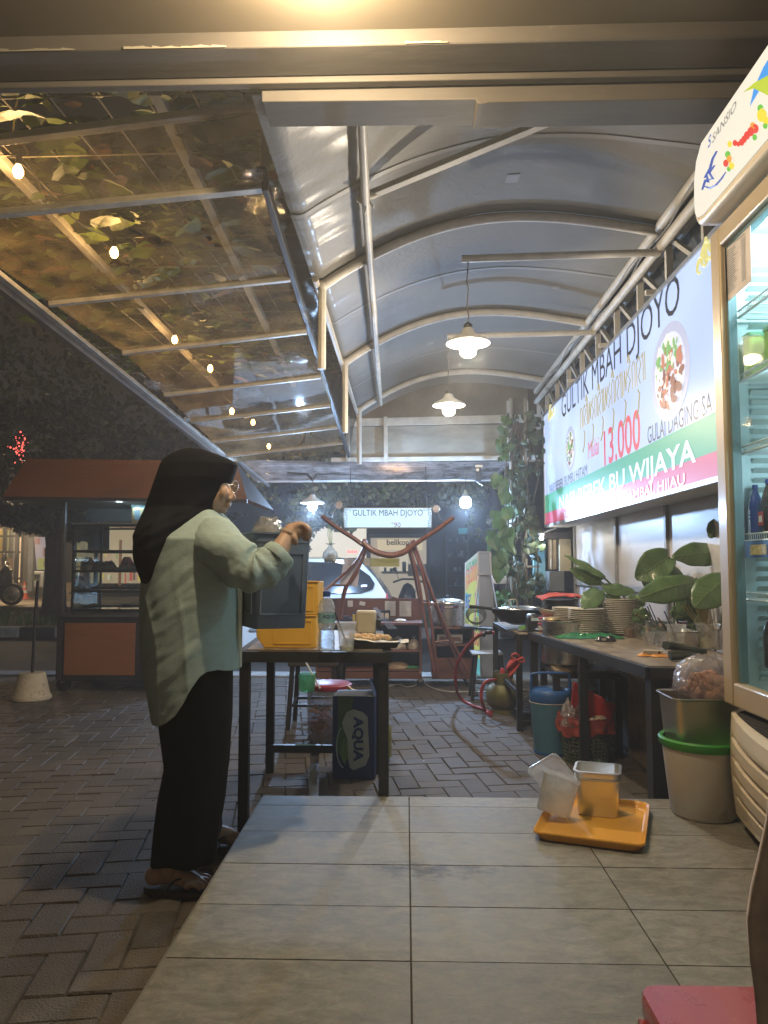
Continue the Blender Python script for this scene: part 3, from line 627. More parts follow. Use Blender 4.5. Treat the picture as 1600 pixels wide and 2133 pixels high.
# ================================================================== white boards below the sign and low concrete wall
t = thing('board_wall', 'white boards in a steel frame under the big sign, plant leaves against them', 'wall', (1.8, 5.4, .95))
BX = 1.74
BRD = pm('white_board', (.55,.54,.56), .35, 0, .10, 1.1, stain_or_glint=(1.4,.60,(.46,.42,.40)), stretch=(1,1,3))
for y0, y1 in ((2.9,3.95),(3.97,5.05),(5.07,6.25),(6.27,7.78)):
    MB().box(BX, BX+.012, y0+.012, y1-.012, .96, 1.62).build('board', BRD, t, w=True)
for y in (3.96, 5.06, 6.26, 7.80): MB().box(BX-.022, BX+.03, y-.022, y+.022, .30, 1.72).build('upright', pm('grey_angle', (.30,.29,.28), .5, .4), t, w=True, bevel=.003)
MB().box(BX-.02, BX+.03, 2.9, 7.78, .915, .958).build('lower_rail', pm('grey_angle', (.30,.29,.28)), t, w=True, bevel=.003)
MB().box(BX+.005, BX+.016, 2.9, 7.78, .30, .912).build('lower_board', pm('lower_board', (.42,.40,.42), .6, 0, .2, 2), t, w=True)
t = thing('low_wall', 'low rough concrete wall behind the legs of the right table', 'wall', (1.5, 4.8, 0))
def rough(x0,x1,y0,y1,z0,z1,nm,m):
    mb = MB().box(x0,x1,y0,y1,z0,z1); o = mb.build(nm, m, t, w=True, bevel=.012); return o
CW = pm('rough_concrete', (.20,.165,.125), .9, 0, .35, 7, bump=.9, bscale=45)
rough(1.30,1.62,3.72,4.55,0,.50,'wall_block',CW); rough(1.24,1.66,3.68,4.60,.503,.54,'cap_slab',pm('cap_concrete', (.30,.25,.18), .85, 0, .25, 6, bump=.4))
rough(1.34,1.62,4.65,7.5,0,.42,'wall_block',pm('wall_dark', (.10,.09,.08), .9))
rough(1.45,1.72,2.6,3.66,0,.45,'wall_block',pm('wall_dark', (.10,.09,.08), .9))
MB().bar((1.16,4.15,.64),(1.36,3.72,.53),.05,.02).build('wood_strip', pm('raw_wood', (.34,.25,.15), .8, 0, .3, 8), t, w=True)
# ================================================================== street side: buildings, trees, vehicles
t = thing('shop_building', 'lit clothes shop behind black railings at the far left edge', 'shop', (-16, 24, 0))
WALLD = pm('dark_wall', (.06,.052,.045), .85, 0, .3, 1.5)
def W(u, v, y): return at(u, v, y=y)
def quad(mb, u0, v0, u1, v1, y, m=0, th=.05):
    a, b = W(u0, v1, y), W(u1, v0, y); mb.box(a.x, b.x, y, y+th, a.z, b.z, m); return mb
mb = MB(); quad(mb, -260, 1215, 150, 1245, 23.4, th=1.2); mb.build('plinth', pm('plinth_tan', (.30,.24,.16), .8), t, w=True)
mb = MB(); quad(mb, -260, 1085, 44, 1215, 24.6); mb.build('shop_interior', em('shop_glow', (.95,.62,.30), .75), t, w=True)
mb = MB(); quad(mb, 44, 1085, 80, 1225, 24.0, th=.6); mb.build('dark_pier', WALLD, t, w=True)
mb = MB(); quad(mb, 26, 1088, 41, 1208, 23.7); mb.build('curtain', pm('shop_curtain', (.45,.40,.42), .8, 0, .3, 4, stretch=(9,9,1)), t, w=True)
mb = MB()
for u in (5, 31): a = W(u, 1240, 23.2); mb.box(a.x-.05, a.x+.05, 23.2, 23.28, a.z, W(u, 1075, 23.2).z)
for v in (1117, 1150, 1205): a = W(-60, v, 23.25); b_ = W(44, v, 23.25); mb.box(a.x, b_.x, 23.24, 23.30, a.z-.03, a.z+.03)
mb.build('railing', BLACKM, t, w=True)
mb = MB(); quad(mb, -300, 1030, 160, 1085, 24.2, th=.5); mb.build('upper_wall', WALLD, t, w=True)
lamp(t, Vector(W(10,1064,23.0))-t.location, 60, (1,.75,.45), .1)
lamp(t, Vector(W(70,1200,21.0))-t.location+Vector((0,-1,1.0)), 160, (1,.72,.42), .3)
cols = [(.75,.55,.10),(.62,.30,.28),(.20,.22,.18),(.55,.60,.30),(.70,.66,.55)]
for k, (u, c) in enumerate(((3,0),(15,3),(24,2),(-8,1))):
    p = W(u, 1214, 24.1); d = thing('mannequin', ['mannequin in a puffed yellow dress in the shop window', 'mannequin in a pale green top with dark skirt in the shop window', 'mannequin in a dark grey jacket by the shop railing', 'mannequin in a dusty red dress at the picture edge'][k], 'mannequin', p)
    MB().lathe([(.05,0),(.06,.02),(.07,.75),(.13,.95)], n=10, sy=.6).build('legs', pm('mannequin_skin', (.50,.36,.22), .5), d, True)
    MB().lathe([(.30 if c == 0 else .18,.80),(.24,1.0),(.15,1.22),(.22,1.5),(.20,1.62),(.06,1.70)], n=12, sy=.65).build('clothing', pm('cloth_%d' % c, cols[c], .8), d, True)
    MB().lathe([(.05,1.68),(.05,1.74),(.09,1.80),(.10,1.90),(.05,1.99),(.001,2.0)], n=10).build('head', pm('mannequin_skin', (.50,.36,.22)), d, True)
for k in range(3):
    p = W(3+k*7.5, 1214, 23.9); d = thing('striped_bag', ['left', 'middle', 'right'][k]+' one of three striped orange bags on the shop sill', 'bag', p, 0, 'striped bags on the shop sill')
    MB().box(-.045,.045,-.05,.05,0,.40).build('bag_body', em('bag_orange', (.80,.42,.16), .35), d); MB().box(-.012,.012,-.055,-.051,.02,.38).build('stripe', WHITEP, d)
# grey pillar, metal box and banner
t = thing('pillar', 'grey concrete pillar left of the tree in front of the dark shop', 'pillar', W(60, 1228, 22))
mb = MB(); quad(mb, 47, 1095, 60, 1222, 22.2, th=.6); mb.build('shaft', pm('pillar_grey', (.12,.11,.10), .8), t, w=True); mb = MB(); quad(mb, 56, 1120, 70, 1232, 21.9, th=.3); mb.build('pilaster', pm('pillar_blue', (.15,.165,.18), .7), t, w=True)
t = thing('banner', 'white and yellow food banner hanging by the trunk on the left', 'banner', W(85,1187,20))
mb = MB(); mb.add([W(71,1118,20), W(104,1120,20), W(104,1187,20), W(77,1187,20)], [(0,1,2,3)]); mb.build('banner_cloth', em('banner_white', (.56,.48,.50), .42), t, w=True)
for (u0,v0,u1,v1,c,nm) in ((78,1163,104,1186,(.55,.55,.15),'y'),(90,1168,101,1180,(.30,.14,.14),'r'),(89,1141,96,1160,(.45,.25,.20),'b'),(72,1120,84,1134,(.50,.26,.22),'p')):
    mb = MB(); quad(mb, u0, v0, u1, v1, 19.97, th=.01); mb.build('printed_patch', em('banner_'+nm, c, .4), t, w=True)
t = thing('utility_box', 'grey metal street box under the banner beside the trunk', 'box', W(85,1225,20.5))
mb = MB(); quad(mb, 70, 1190, 92, 1224, 20.5, th=.5); mb.build('box_body', pm('box_grey', (.22,.23,.24), .6), t, w=True, bevel=.02)
# traffic cone
p = W(50, 1248, 17.5); p.z = .10
p = at(50, 1248, z=.10)
t = thing('traffic_cone', 'orange traffic cone with a pale band standing on the pavement at the left', 'traffic cone', (p.x, p.y, .10), 0)
s_ = (1248-1211)/FPX*p.y
MB().box(-.34*s_,.34*s_,-.34*s_,.34*s_,0,.05*s_).build('cone_base', pm('cone_orange', (.62,.10,.04), .5), t, bevel=.01)
MB().lathe([(.24*s_,.05*s_),(.17*s_,.35*s_)], n=16, cap0=False, cap1=False).build('cone_shell', pm('cone_orange', (.62,.10,.04)), t, True)
MB().lathe([(.17*s_,.35*s_),(.135*s_,.52*s_)], n=16, cap0=False, cap1=False).build('pale_band', em('cone_band', (.75,.62,.45), .25), t, True)
MB().lathe([(.135*s_,.52*s_),(.10*s_,.66*s_)], n=16, cap0=False, cap1=False).build('cone_shell', pm('cone_orange', (.62,.10,.04)), t, True)
MB().lathe([(.10*s_,.66*s_),(.08*s_,.76*s_)], n=16, cap0=False, cap1=False).build('pale_band', em('cone_band', (.75,.62,.45), .25), t, True)
MB().lathe([(.08*s_,.76*s_),(.035*s_,1*s_),(.001,1*s_)], n=16, cap0=False).build('cone_shell', pm('cone_orange', (.62,.10,.04)), t, True)

def scooter(name, lb, loc, rz, col, sc=1.0):
    t = thing(name, lb, 'motorbike', loc, rz); t.scale = (sc,)*3
    bm = pm('scooter_%s' % name[:3]+str(int(col[0]*100)), col, .25, .1, .1, 5, coat=.6)
    for x in (-.62, .62):
        M = Matrix.Rotation(R_(90), 3, 'X'); w_ = MB().lathe([(.20,-.045),(.265,-.045),(.28,0),(.265,.045),(.20,.045),(.19,0),(.20,-.045)], n=24, M=M, c=(x,0,.28), cap0=False, cap1=False).build('wheel', pm('tyre', (.02,.02,.02), .8), t, True)
        MB().lathe([(.001,-.03),(.06,-.03),(.19,-.012),(.19,.012),(.06,.03),(.001,.03)], n=10, M=M, c=(x,0,.28)).build('rim', STEEL, w_, True)
    def ring(x, z0, z1, wd): return [(x, wd*math.cos(a), (z0+z1)/2+(z1-z0)/2*math.sin(a)) for a in [2*PI*i/12 for i in range(12)]]
    MB().loft([ring(-.80,.62,.68,.05), ring(-.62,.50,.74,.13), ring(-.3,.38,.72,.15), ring(-.05,.30,.66,.15), ring(.10,.26,.42,.14), ring(.30,.26,.44,.15), ring(.40,.30,.60,.15)]).build('body', bm, t, True)
    MB().loft([ring(.34,.34,.90,.16), ring(.44,.36,1.02,.17), ring(.52,.50,.98,.13), ring(.62,.55,.72,.06)]).build('front_fairing', bm, t, True)
    MB().loft([ring(-.70,.73,.80,.10), ring(-.45,.72,.82,.14), ring(-.1,.68,.76,.13), ring(.02,.62,.70,.08)]).build('seat', pm('seat_vinyl', (.02,.02,.02), .5), t, True)
    MB().tube([(.50,-.32,1.02),(.46,-.12,1.08),(.46,.12,1.08),(.50,.32,1.02)], .018, 8).build('handlebar', BLACKM, t, True)
    for s_ in (-1, 1): MB().tube([(.47,.2*s_,1.08),(.45,.24*s_,1.22)], .006, 6).ball((.45,.26*s_,1.26), .05, sc=(.3,1.2,.8)).build('mirror', STEEL, t, True)
    MB().ball((.60,0,.86), .08, sc=(.5,1.2,.7)).build('headlight', pm('lamp_glass', (.6,.6,.6), .1), t, True)
    MB().ball((-.80,0,.66), .05, sc=(.5,1.5,.7)).build('tail_light', pm('tail_red', (.4,.02,.02), .2), t, True)
    MB().bar((.58,0,.9),(.62,0,.28),.06,.06).build('fork', STEEL, t); MB().tube([(-.1,.12,.30),(-.75,.16,.34)], .035, 8).build('exhaust', STEEL, t, True)
    return t
p = at(-34, 1262, z=.10); scooter('motorbike', 'dark motorbike front cut by the left picture edge, on the pavement', (p.x, p.y, 0.10), R_(20), (.05,.06,.08), 1.0)
p = at(118, 1262, z=0); scooter('motorbike', 'dark motorbike parked behind the tree trunk at the left', (p.x, p.y+1.5, .0), R_(100), (.10,.05,.04), 1.0)
scooter('motorbike', 'black motorbike parked behind the rear of the white car', (-.15, 12.8, -.16), R_(65), (.03,.03,.035), .95)

# trees
BARK = pm('tree_bark', (.055,.040,.028), .95, 0, .4, 9, bump=1.0, bscale=22, stretch=(1,1,.3))
def crown(name, blobs, n, size, mats, parent, seed):
    mb = MB(); rq = random.Random(seed)
    for k in range(n):
        c, r = blobs[rq.randrange(len(blobs))]
        d = Vector((rq.gauss(0,1), rq.gauss(0,1), rq.gauss(0,1))).normalized() * (rq.random()**.45)
        p = Vector((c[0]+d.x*r[0], c[1]+d.y*r[1], c[2]+d.z*r[2]))
        if nz3(p, 1.3)+.6*nz3(p, 3.1) < .0: continue
        s_ = size*rq.uniform(.6,1.3); a = Vector((rq.gauss(0,1), rq.gauss(0,1), rq.gauss(0,1)-.3)).normalized()*s_; b_ = a.cross(Vector((rq.gauss(0,1), rq.gauss(0,1), rq.gauss(0,1)))).normalized()*s_*.30
        mb.add([p-a*.5, p+b_, p+a*.5, p-b_], [(0,1,2,3)], rq.randrange(len(mats)))
    return mb.build(name, mats, parent, w=True)
LG1 = pm('tree_leaf', (.10,.11,.035), .38, 0, .4, 2, island=.4); LG2 = pm('tree_leaf_pale', (.22,.19,.09), .35, 0, .3, 2, island=.4)
LD = pm('tree_leaf_dark', (.035,.045,.018), .5, 0, .4, 1, island=.4)
t = thing('street_tree', 'forked street tree with dark trunk left of the food cart', 'tree', at(112, 1285, z=0))
b0_ = at(112, 1285, z=0); Y = b0_.y
q = lambda u, v, dy=0: at(u, v, y=Y+dy)
MB().tube([q(112,1288), q(113,1260), q(115,1200), q(114,1140)], [.31,.25,.21,.20], 10).tube([q(114,1150), q(106,1110), q(98,1060), q(85,1000,.3)], [.18,.13,.10,.06], 8).tube([q(115,1150), q(127,1110), q(135,1060), q(150,980,.4)], [.17,.12,.09,.05], 8).build('trunk', BARK, t, True, w=True)
bl = []
for (u, v, ru, rv) in ((20,1000,90,70),(90,985,110,80),(10,1080,70,38),(85,1075,60,40),(115,1100,30,25),(170,940,110,60),(60,900,140,60)):
    c = q(u, v); bl.append(((c.x, Y+random.uniform(-.6,.9), c.z), (ru/FPX*Y, 1.6, rv/FPX*Y)))
crown('crown', bl, 16000, .16, [LD, LD, LG1], t, 3)
t = thing('street_tree', 'tall dark tree whose crown fills the night sky behind the cart roof', 'tree', (-4.2, 15, 0))
MB().tube([(-4.2,15,0),(-4.25,15,1.8),(-4.1,15.1,3.4),(-3.8,15.3,5.2)], [.22,.18,.14,.06], 9).build('trunk', BARK, t, True, w=True)
bl = [((-4.5,14.6,3.6),(2.4,1.6,1.3)),((-6.6,15,4.4),(2.6,1.8,1.6)),((-2.8,14.2,3.2),(1.9,1.5,1.1)),((-9.5,16,5.5),(3.0,2,2.0)),((-3.6,14.2,2.6),(1.2,1.0,.7))]
crown('crown', bl, 17000, .15, [LD, LG1, LG1], t, 4)
t = thing('street_tree', 'tree with gold lit leaves behind the small sign and cold lamps', 'tree', (.9, 12.6, -.16))
MB().tube([(1.75,12.9,-.1),(1.7,12.9,1.2),(1.5,12.8,2.3),(.6,12.6,3.2)], [.16,.13,.10,.05], 9).build('trunk', BARK, t, True, w=True)
bl = []
for (u, v, ru, rv) in ((560,1010,75,50),(660,1030,90,40),(780,1010,90,38),(880,1020,90,42),(980,1020,80,45),(690,1090,60,45),(620,1110,50,40),(1010,1080,40,50),(540,980,40,45),(900,960,220,50),(700,950,200,50)):
    c = at(u, v, y=11.9+jit(.5)); bl.append(((c.x, c.y, c.z), (ru/FPX*12, .55, rv/FPX*12)))
crown('crown', bl, 15000, .105, [LG1, LG2, LG1], t, 5)

# red festive lights seen between leaves
t = thing('festive_lights', 'cluster of small red lights glinting between the leaves at the upper left', 'lights', at(42, 935, y=13))
mb = MB(); rq = random.Random(2)
for k in range(46): 
    p = at(42+rq.gauss(0,7), 935+rq.gauss(0,20), y=13+rq.uniform(-.2,.2)); mb.ball(p, rq.uniform(.006,.018), n=6, k=4)
mb.build('red_bulbs', em('festive_red', (1.0,.12,.09), 2.2), t, w=True)
for (u, v, y, nm, lb, c, s_) in ((6,1064,22,'street_light','warm shop light shining through the leaves at the left edge',(1,.80,.45),24),(84,1062,20,'street_light','small cold white light between tree and cart roof',(.75,.88,1.0),24)):
    t = thing(nm, lb, 'light', at(u, v, y=y)); MB().ball((0,0,0), .085, n=10, k=7).build('light_globe', em('far_light_'+str(int(c[0]*100)), c, s_), t, True); MB().bar((0,0,.08),(0,.6,.35),.04,.04).build('light_arm', BLACKM, t)

t = thing('toy_shop', 'lit shop front full of coloured goods seen through the glass of the food cart', 'shop', at(235,1215,y=23))
mb = MB(); quad(mb, 158, 1098, 345, 1215, 23.4); mb.build('lit_wall', em('toy_wall', (.62,.45,.28), .8), t, w=True)
rq = random.Random(31); TC = [em('toy_%d' % k, c, .8) for k, c in enumerate(((.75,.10,.08),(.85,.60,.12),(.85,.75,.55),(.20,.35,.12),(.70,.35,.30),(.10,.09,.08)))]
for k in range(44): u = rq.uniform(160, 330); v = rq.uniform(1130, 1200); mb = MB(); quad(mb, u, v, u+rq.uniform(2,7), v+rq.uniform(6,22), 23.2+k*.003, th=.003); mb.build('goods', TC[rq.randrange(6)], t, w=True)
mb = MB(); quad(mb, 246, 1125, 252, 1225, 22.9, th=.1); mb.build('orange_post', em('post_orange', (.45,.16,.06), .35), t, w=True)
t = thing('glint_panel', 'pale glowing panel added to glint through the leaves behind the raised hand', 'building', at(660,1160,y=20.5))  # glowing panel added so bright specks show between the leaves
mb = MB(); quad(mb, 600, 1092, 762, 1162, 20.5, th=.3); mb.build('wall', em('glint_pale', (.80,.74,.62), .9), t, w=True); mb = MB(); quad(mb, 596, 1084, 766, 1092, 20.3, th=.6); mb.build('panel_strip', WALLD, t, w=True)
# far centre: dark buildings and the small lit coffee shop
t = thing('dark_building', 'long dark building across the street behind everything', 'building', (0, 26, 0))
MB().box(-40, 40, 26, 30, -.2, 4.4).build('wall', pm('night_wall', (.035,.033,.035), .9, 0, .4, .5), t, w=True)
rq = random.Random(6)
for k in range(9): x = -14+k*3.7; MB().box(x, x+1.7, 25.9, 25.99, 1.0, 2.6).build('window', pm('dark_glass', (.02,.03,.05), .1), t, w=True)
t = thing('coffee_shop', 'small cream lit coffee shop seen past the wooden yoke', 'shop', at(840, 1250, y=19.0))
mb = MB(); quad(mb, 772, 1118, 893, 1250, 19.4, th=.1); mb.build('shop_wall', em('shop_cream', (.70,.60,.44), .42), t, w=True)
mb = MB(); quad(mb, 768, 1112, 896, 1120, 19.2, th=.3); quad(mb, 889, 1100, 896, 1255, 19.2, th=.2); mb.build('shop_frame', pm('shop_frame', (.20,.19,.20), .6), t, w=True)
mb = MB(); quad(mb, 786, 1124, 880, 1146, 19.3, th=.06); mb.build('sign_board', em('board_warm', (.80,.66,.40), .62), t, w=True)
a = at(805, 1135, y=19.28); b_ = at(845, 1135, y=19.28); mb = MB(); mb.text('belikopi', lambda x, y: Vector((a.x+x, 19.28, a.z+y)), .20, bold=.004); mb.build('lettering', pm('letter_black', (.02,.02,.02), .6), t, w=True)
mb = MB(); quad(mb, 790, 1150, 850, 1190, 19.3, th=.04); mb.build('counter_window', em('window_warm', (.78,.70,.52), .55), t, w=True)
mb = MB(); quad(mb, 795, 1190, 850, 1195, 19.1, th=.3); quad(mb, 850, 1175, 893, 1200, 19.2, th=.2); mb.build('shelf', pm('shelf_pale', (.5,.46,.4), .6), t, w=True)
mb = MB(); quad(mb, 838, 1170, 846, 1190, 19.0, th=.1); quad(mb, 800, 1182, 805, 1190, 19.0, th=.05); quad(mb, 812, 1184, 818, 1190, 19.0, th=.05); mb.build('goods', pm('goods_teal', (.12,.28,.25), .5), t, w=True)
t = thing('neon_sign', 'small red neon sign glowing among the leaves left of the yoke', 'sign', at(734, 1149, y=16))
mb = MB()
for k in range(5): quad(mb, 724+k*4.2, 1146+(k % 2), 727+k*4.2, 1152, 16, th=.03)
mb.build('neon_letters', em('neon_red', (1,.10,.10), 3), t, w=True)
for k, (u, v) in enumerate(((965,1106),(645,1096))):
    t = thing('teal_sign', ['dim teal lit sign on the dark building, right of the small sign', 'dim teal lit sign behind the raised hand'][k], 'sign', at(u, v, y=22))
    mb = MB(); quad(mb, u-9, v-6, u+9, v+6, 22, th=.1); mb.build('sign_face', em('teal_glow', (.05,.35,.45), .45), t, w=True); mb = MB(); quad(mb, u-10, v-7, u+10, v-6, 21.98, th=.14); quad(mb, u-10, v+6, u+10, v+7, 21.98, th=.14); mb.build('sign_frame', BLACKM, t, w=True)
t = thing('shop_shelving', 'dim shelves and glints of a closed shop behind the vine column', 'shelf', at(1000,1240,y=19.8))
mb = MB()
for v in (1130, 1160, 1190, 1220): quad(mb, 930, v, 1060, v+2, 19.8, th=.4)
for u in (930, 975, 1018, 1058): quad(mb, u, 1110, u+2, 1250, 19.8, th=.3)
mb.build('shelf_frame', pm('shelf_blue', (.10,.12,.17), .5), t, w=True)
mb = MB()
for k in range(50): u = rq.uniform(932, 1054); v = rq.choice((1129,1159,1189,1219)); h = rq.uniform(4,14); quad(mb, u, v-h, u+rq.uniform(2,6), v, 19.9, m=rq.randrange(3), th=.1)
mb.build('goods', [pm('goods_a', (.30,.32,.38), .5), pm('goods_b', (.10,.14,.22), .5), pm('goods_c', (.5,.5,.52), .5)], t, w=True)

# parked white car, tail to the right, behind the stall
t = thing('parked_car', 'white hatchback parked on the street behind the cabinet, tail to the right', 'car', (-2.4, 10.6, -.16))
CW_ = pm('car_white', (.80,.85,.87), .22, 0, .03, 2, coat=.8, spec=.6)
yc = 10.0; hw = .80
out = [(505,1352),(498,1300),(500,1262),(520,1240)] 
def cp(u, v): p = at(u, v, y=yc); return (p.x, p.z)
side = [cp(u, v) for u, v in ((310,1352),(292,1300),(300,1262),(380,1244),(470,1178),(520,1163),(600,1159),(700,1160),(752,1168),(782,1200),(806,1236),(815,1262),(812,1300),(808,1340),(790,1352))]
rings = []
zb = min(z for x, z in side)
for k in range(9):
    s_ = k/8; y = yc+2*hw*s_; e = abs(2*s_-1)**3.0; rr_ = []
    for x, z in side:
        zz = max(0, (z-.55)/.65); inset = .20*zz
        yy = yc+hw + (y-yc-hw)*(1-inset/hw*.9)
        rr_.append(Vector((x*(1-.0*e), yy, z-.03*e*(zz > .2))))
    rings.append(rr_)
MB().loft(rings).build('body', CW_, t, 50, w=True, bevel=.0)
GLS = pm('car_glass', (.012,.016,.022), .06, 0, .1, 2, spec=.8)
def sidew(pts, nm, m, off=.012):
    mb = MB(); vs = []
    for u, v in pts:
        x, z = cp(u, v); zz = max(0, (z-.55)/.65); inset = .20*zz; vs.append(Vector((x, yc+inset*.9-off, z)))
    mb.poly(vs); return mb.build(nm, m, t, w=True)
sidew([(480,1182),(525,1171),(598,1169),(598,1236),(480,1240)], 'window', GLS); sidew([(604,1169),(700,1172),(745,1182),(770,1200),(780,1216),(776,1228),(752,1235),(604,1237)], 'window', GLS)
sidew([(805,1232),(813,1258),(812,1292),(806,1292),(802,1262)], 'tail_light', pm('tail_red_car', (.55,.03,.04), .2), .02)
sidew([(752,1219),(764,1218),(764,1222),(752,1223)], 'badge', STEEL, .02)
MB().bar(at(520,1312,y=yc-.02), at(806,1312,y=yc-.02), .02, .03).build('rub_strip', pm('trim_grey', (.25,.27,.28), .5), t, w=True)
MB().bar(at(470,1166,y=yc+.35), at(700,1161,y=yc+.35), .03, .03).build('roof_rail', pm('rail_amber', (.55,.40,.2), .4), t, w=True)
for u in (370, 752):
    p = at(u, 1340, y=yc); w_ = MB().lathe([(.20,-.10),(.31,-.10),(.33,-.04),(.33,.10),(.2,.10)], n=28, M=Matrix.Rotation(R_(90),3,'X'), c=(p.x, yc+.08, .17), cap0=False, cap1=False).build('wheel', pm('tyre', (.02,.02,.02)), t, True, w=True)
    MB().lathe([(.001,.09),(.06,.095),(.2,.075),(.215,.09)], n=20, M=Matrix.Rotation(R_(90),3,'X'), c=(p.x, yc+.08, .17), cap1=False).build('rim', STEEL, w_, True, w=True)
# lower dark sill strip and the tan board beneath the car front
t = thing('tan_board', 'tan board lying low behind the stall, under the white car', 'board', at(530,1370,y=8.9))
p0, p1 = at(505,1362,y=8.9), at(560,1378,y=8.9); MB().box(p0.x-.4, p1.x, 8.9, 8.95, p1.z, p0.z).build('board', pm('tan_board', (.34,.19,.10), .7), t, w=True, bevel=.004)
def bars(mb, pts, w_, h_, m=0):
    for a, b_ in pts: mb.bar(a, b_, w_, h_, m)
    return mb
WOOD = pm('printed_wood_top', (.50,.40,.27), .32, 0, .2, 7, stretch=(9,1.6,1), c2=(.20,.13,.075), spec=.5)
WOODX = pm('printed_wood_top_cross', (.36,.30,.22), .32, 0, .2, 6, stretch=(3.2,1.2,1), c2=(.11,.075,.05), spec=.5)
# ================================================================== left work table
Z = .757; FL, FR, BR_, BL = Vector((-.690,3.19,0)), Vector((-.083,3.175,0)), Vector((-.150,4.17,0)), Vector((-.752,4.17,0))
t = thing('work_table', 'tall black steel table with wood print top in front of the woman', 'table', (-.42,3.68,0))
up = lambda p, z: Vector((p.x, p.y, z))
for p in (FL, FR, BR_, BL):
    q_ = p.lerp((FL+FR+BR_+BL)/4, .035); MB().bar(up(q_,0), up(q_,Z-.045), .042, .042).build('leg', BLACKM, t, w=True, bevel=.002)
mb = MB(); bars(mb, [(up(a,Z-.022), up(b_,Z-.022)) for a, b_ in ((FL,FR),(FR,BR_),(BR_,BL),(BL,FL))], .044, .044); mb.build('top_frame', BLACKM, t, w=True)
mb = MB(); mb.prism([(p.x, p.y) for p in [v.lerp((FL+FR+BR_+BL)/4, .05) for v in (FL,FR,BR_,BL)]], lambda x, y, h: Vector((x, y, Z-.012+h)), .016); mb.build('table_top', WOODX, t, w=True)
m1_, m2_ = BL.lerp(FL,.04), BR_.lerp(FR,.04); MB().bar(up(m1_,.13), up(m2_,.13), .03, .04).build('stretcher', BLACKM, t, w=True)
MB().bar(up(BL.lerp(BR_,.42),.10), up(FL.lerp(FR,.50),.02), .045, .02).build('stretcher', pm('brown_flat_bar', (.07,.05,.045), .6), t, w=True)
# stools standing behind it
def stool(x, y, s_, h, lb, rz=0, name='black_stool'):
    t = thing(name, lb, 'stool', (x, y, 0), rz); a = s_/2
    MB().box(-a-.02, a+.02, -a-.02, a+.02, h-.035, h).build('seat', pm('stool_seat', (.05,.04,.033), .5), t, bevel=.008)
    for i in (-1, 1):
        for j in (-1, 1): MB().bar((i*(a+.015), j*(a+.015), 0), (i*(a-.01), j*(a-.01), h-.03), .03, .03).build('leg', BLACKM, t)
    for i in (-1, 1): MB().bar((i*a, -a, h*.35), (i*a, a, h*.35), .018, .02).build('rung', BLACKM, t); MB().bar((-a, i*a, h*.35), (a, i*a, h*.35), .018, .02).build('rung', BLACKM, t)
    return t
stool(-.64, 5.35, .30, .46, 'dark square stool seen between the left legs of the work table')
stool(-.33, 5.65, .30, .46, 'dark square stool seen behind the work table, above the red lid')
# yellow stacking bins
YEL = pm('yellow_plastic', (.72,.40,.045), .42, 0, .10, 4, stain_or_glint=(5,.66,(.50,.28,.05)))
def ybin(z0, x0, x1, y0, y1, h, lb):
    t = thing('stacking_bin', lb, 'bin', ((x0+x1)/2, (y0+y1)/2, z0), 0, 'yellow bins stacked on the work table')
    prof = [(x0+.035,z0),(x1-.004,z0),(x1,z0+h),(x0+.03,z0+h),(x0,z0+h*.82),(x0,z0+h*.35)]
    mb = MB()
    for ya, yb in ((y0,y0+.006),(y1-.006,y1)): MB().prism(prof, lambda x, z, q, ya=ya: Vector((x, ya+q, z)), yb-ya).build('side_panel', YEL, t, w=True, bevel=.002)
    mb = MB().box(x0+.037, x1-.006, y0+.006, y1-.006, z0+.001, z0+.006); mb.box(x1-.006, x1, y0+.006, y1-.006, z0+.002, z0+h-.001); mb.build('floor_and_back', YEL, t, w=True)
    MB().add([(x0+.037,y0+.006,z0+.004),(x0+.037,y1-.006,z0+.004),(x0+.002,y1-.006,z0+h*.35),(x0+.002,y0+.006,z0+h*.35)], [(0,1,2,3)]).build('scoop_front', YEL, t, w=True)
    mb = MB(); c = [(x0+.075,z0+.018),(x1-.022,z0+.018),(x1-.02,z0+h-.02),(x0+.075,z0+h-.02)]
    for i in range(4): a_, b_ = c[i], c[(i+1)%4]; mb.bar((a_[0],y0-.001,a_[1]), (b_[0],y0-.001,b_[1]), .005, .005)
    mb.build('raised_rib', YEL, t, w=True); MB().box(x0+.03, x1+.006, y0-.006, y0+.012, z0+h-.001, z0+h+.005).build('rim', YEL, t, w=True, bevel=.002)
ybin(.762, -.648, -.390, 3.27, 3.50, .135, 'lower yellow plastic bin with a slanted mouth on the work table')
ybin(.904, -.640, -.382, 3.27, 3.50, .140, 'upper yellow plastic bin of the stack, half hidden by the blue bin')
# water bottle
p = at(680, 1357, z=.761); t = thing('water_bottle', 'tall clear water bottle with blue cap and label on the work table', 'bottle', p)
CLB = sheetmat('clear_bottle', (.93,.97,1.0), .86, .04, (.9,.93,.96), .30, .6, 30)
h = .245; r = .036
MB().lathe([(.001,.004),(r*.7,.0),(r,.008),(r*.93,.02),(r,.03),(r*.94,.045),(r,.06),(r*.9,.075),(r*.86,.09),(r*.92,.10),(r,.11),(r,.165),(r*.94,.172),(r,.182),(r*.8,.205),(r*.45,.222),(.013,.228),(.013,.236)], n=28, cap0=False, cap1=False).build('bottle_body', CLB, t, True)
MB().lathe([(.001,.006),(r*.88,.012),(r*.9,.06),(r*.8,.085),(r*.82,.095)], n=24).build('water', sheetmat('bottle_water', (.92,.96,1), .93, .02, (.7,.75,.8), .05, .5, 22), t, True)
lb_ = MB().lathe([(r+.0006,.118),(r+.0006,.160)], n=28, cap0=False, cap1=False).build('label', pm('bottle_label', (.30,.42,.50), .4, 0, .3, 30, c2=(.14,.34,.28)), t, True)
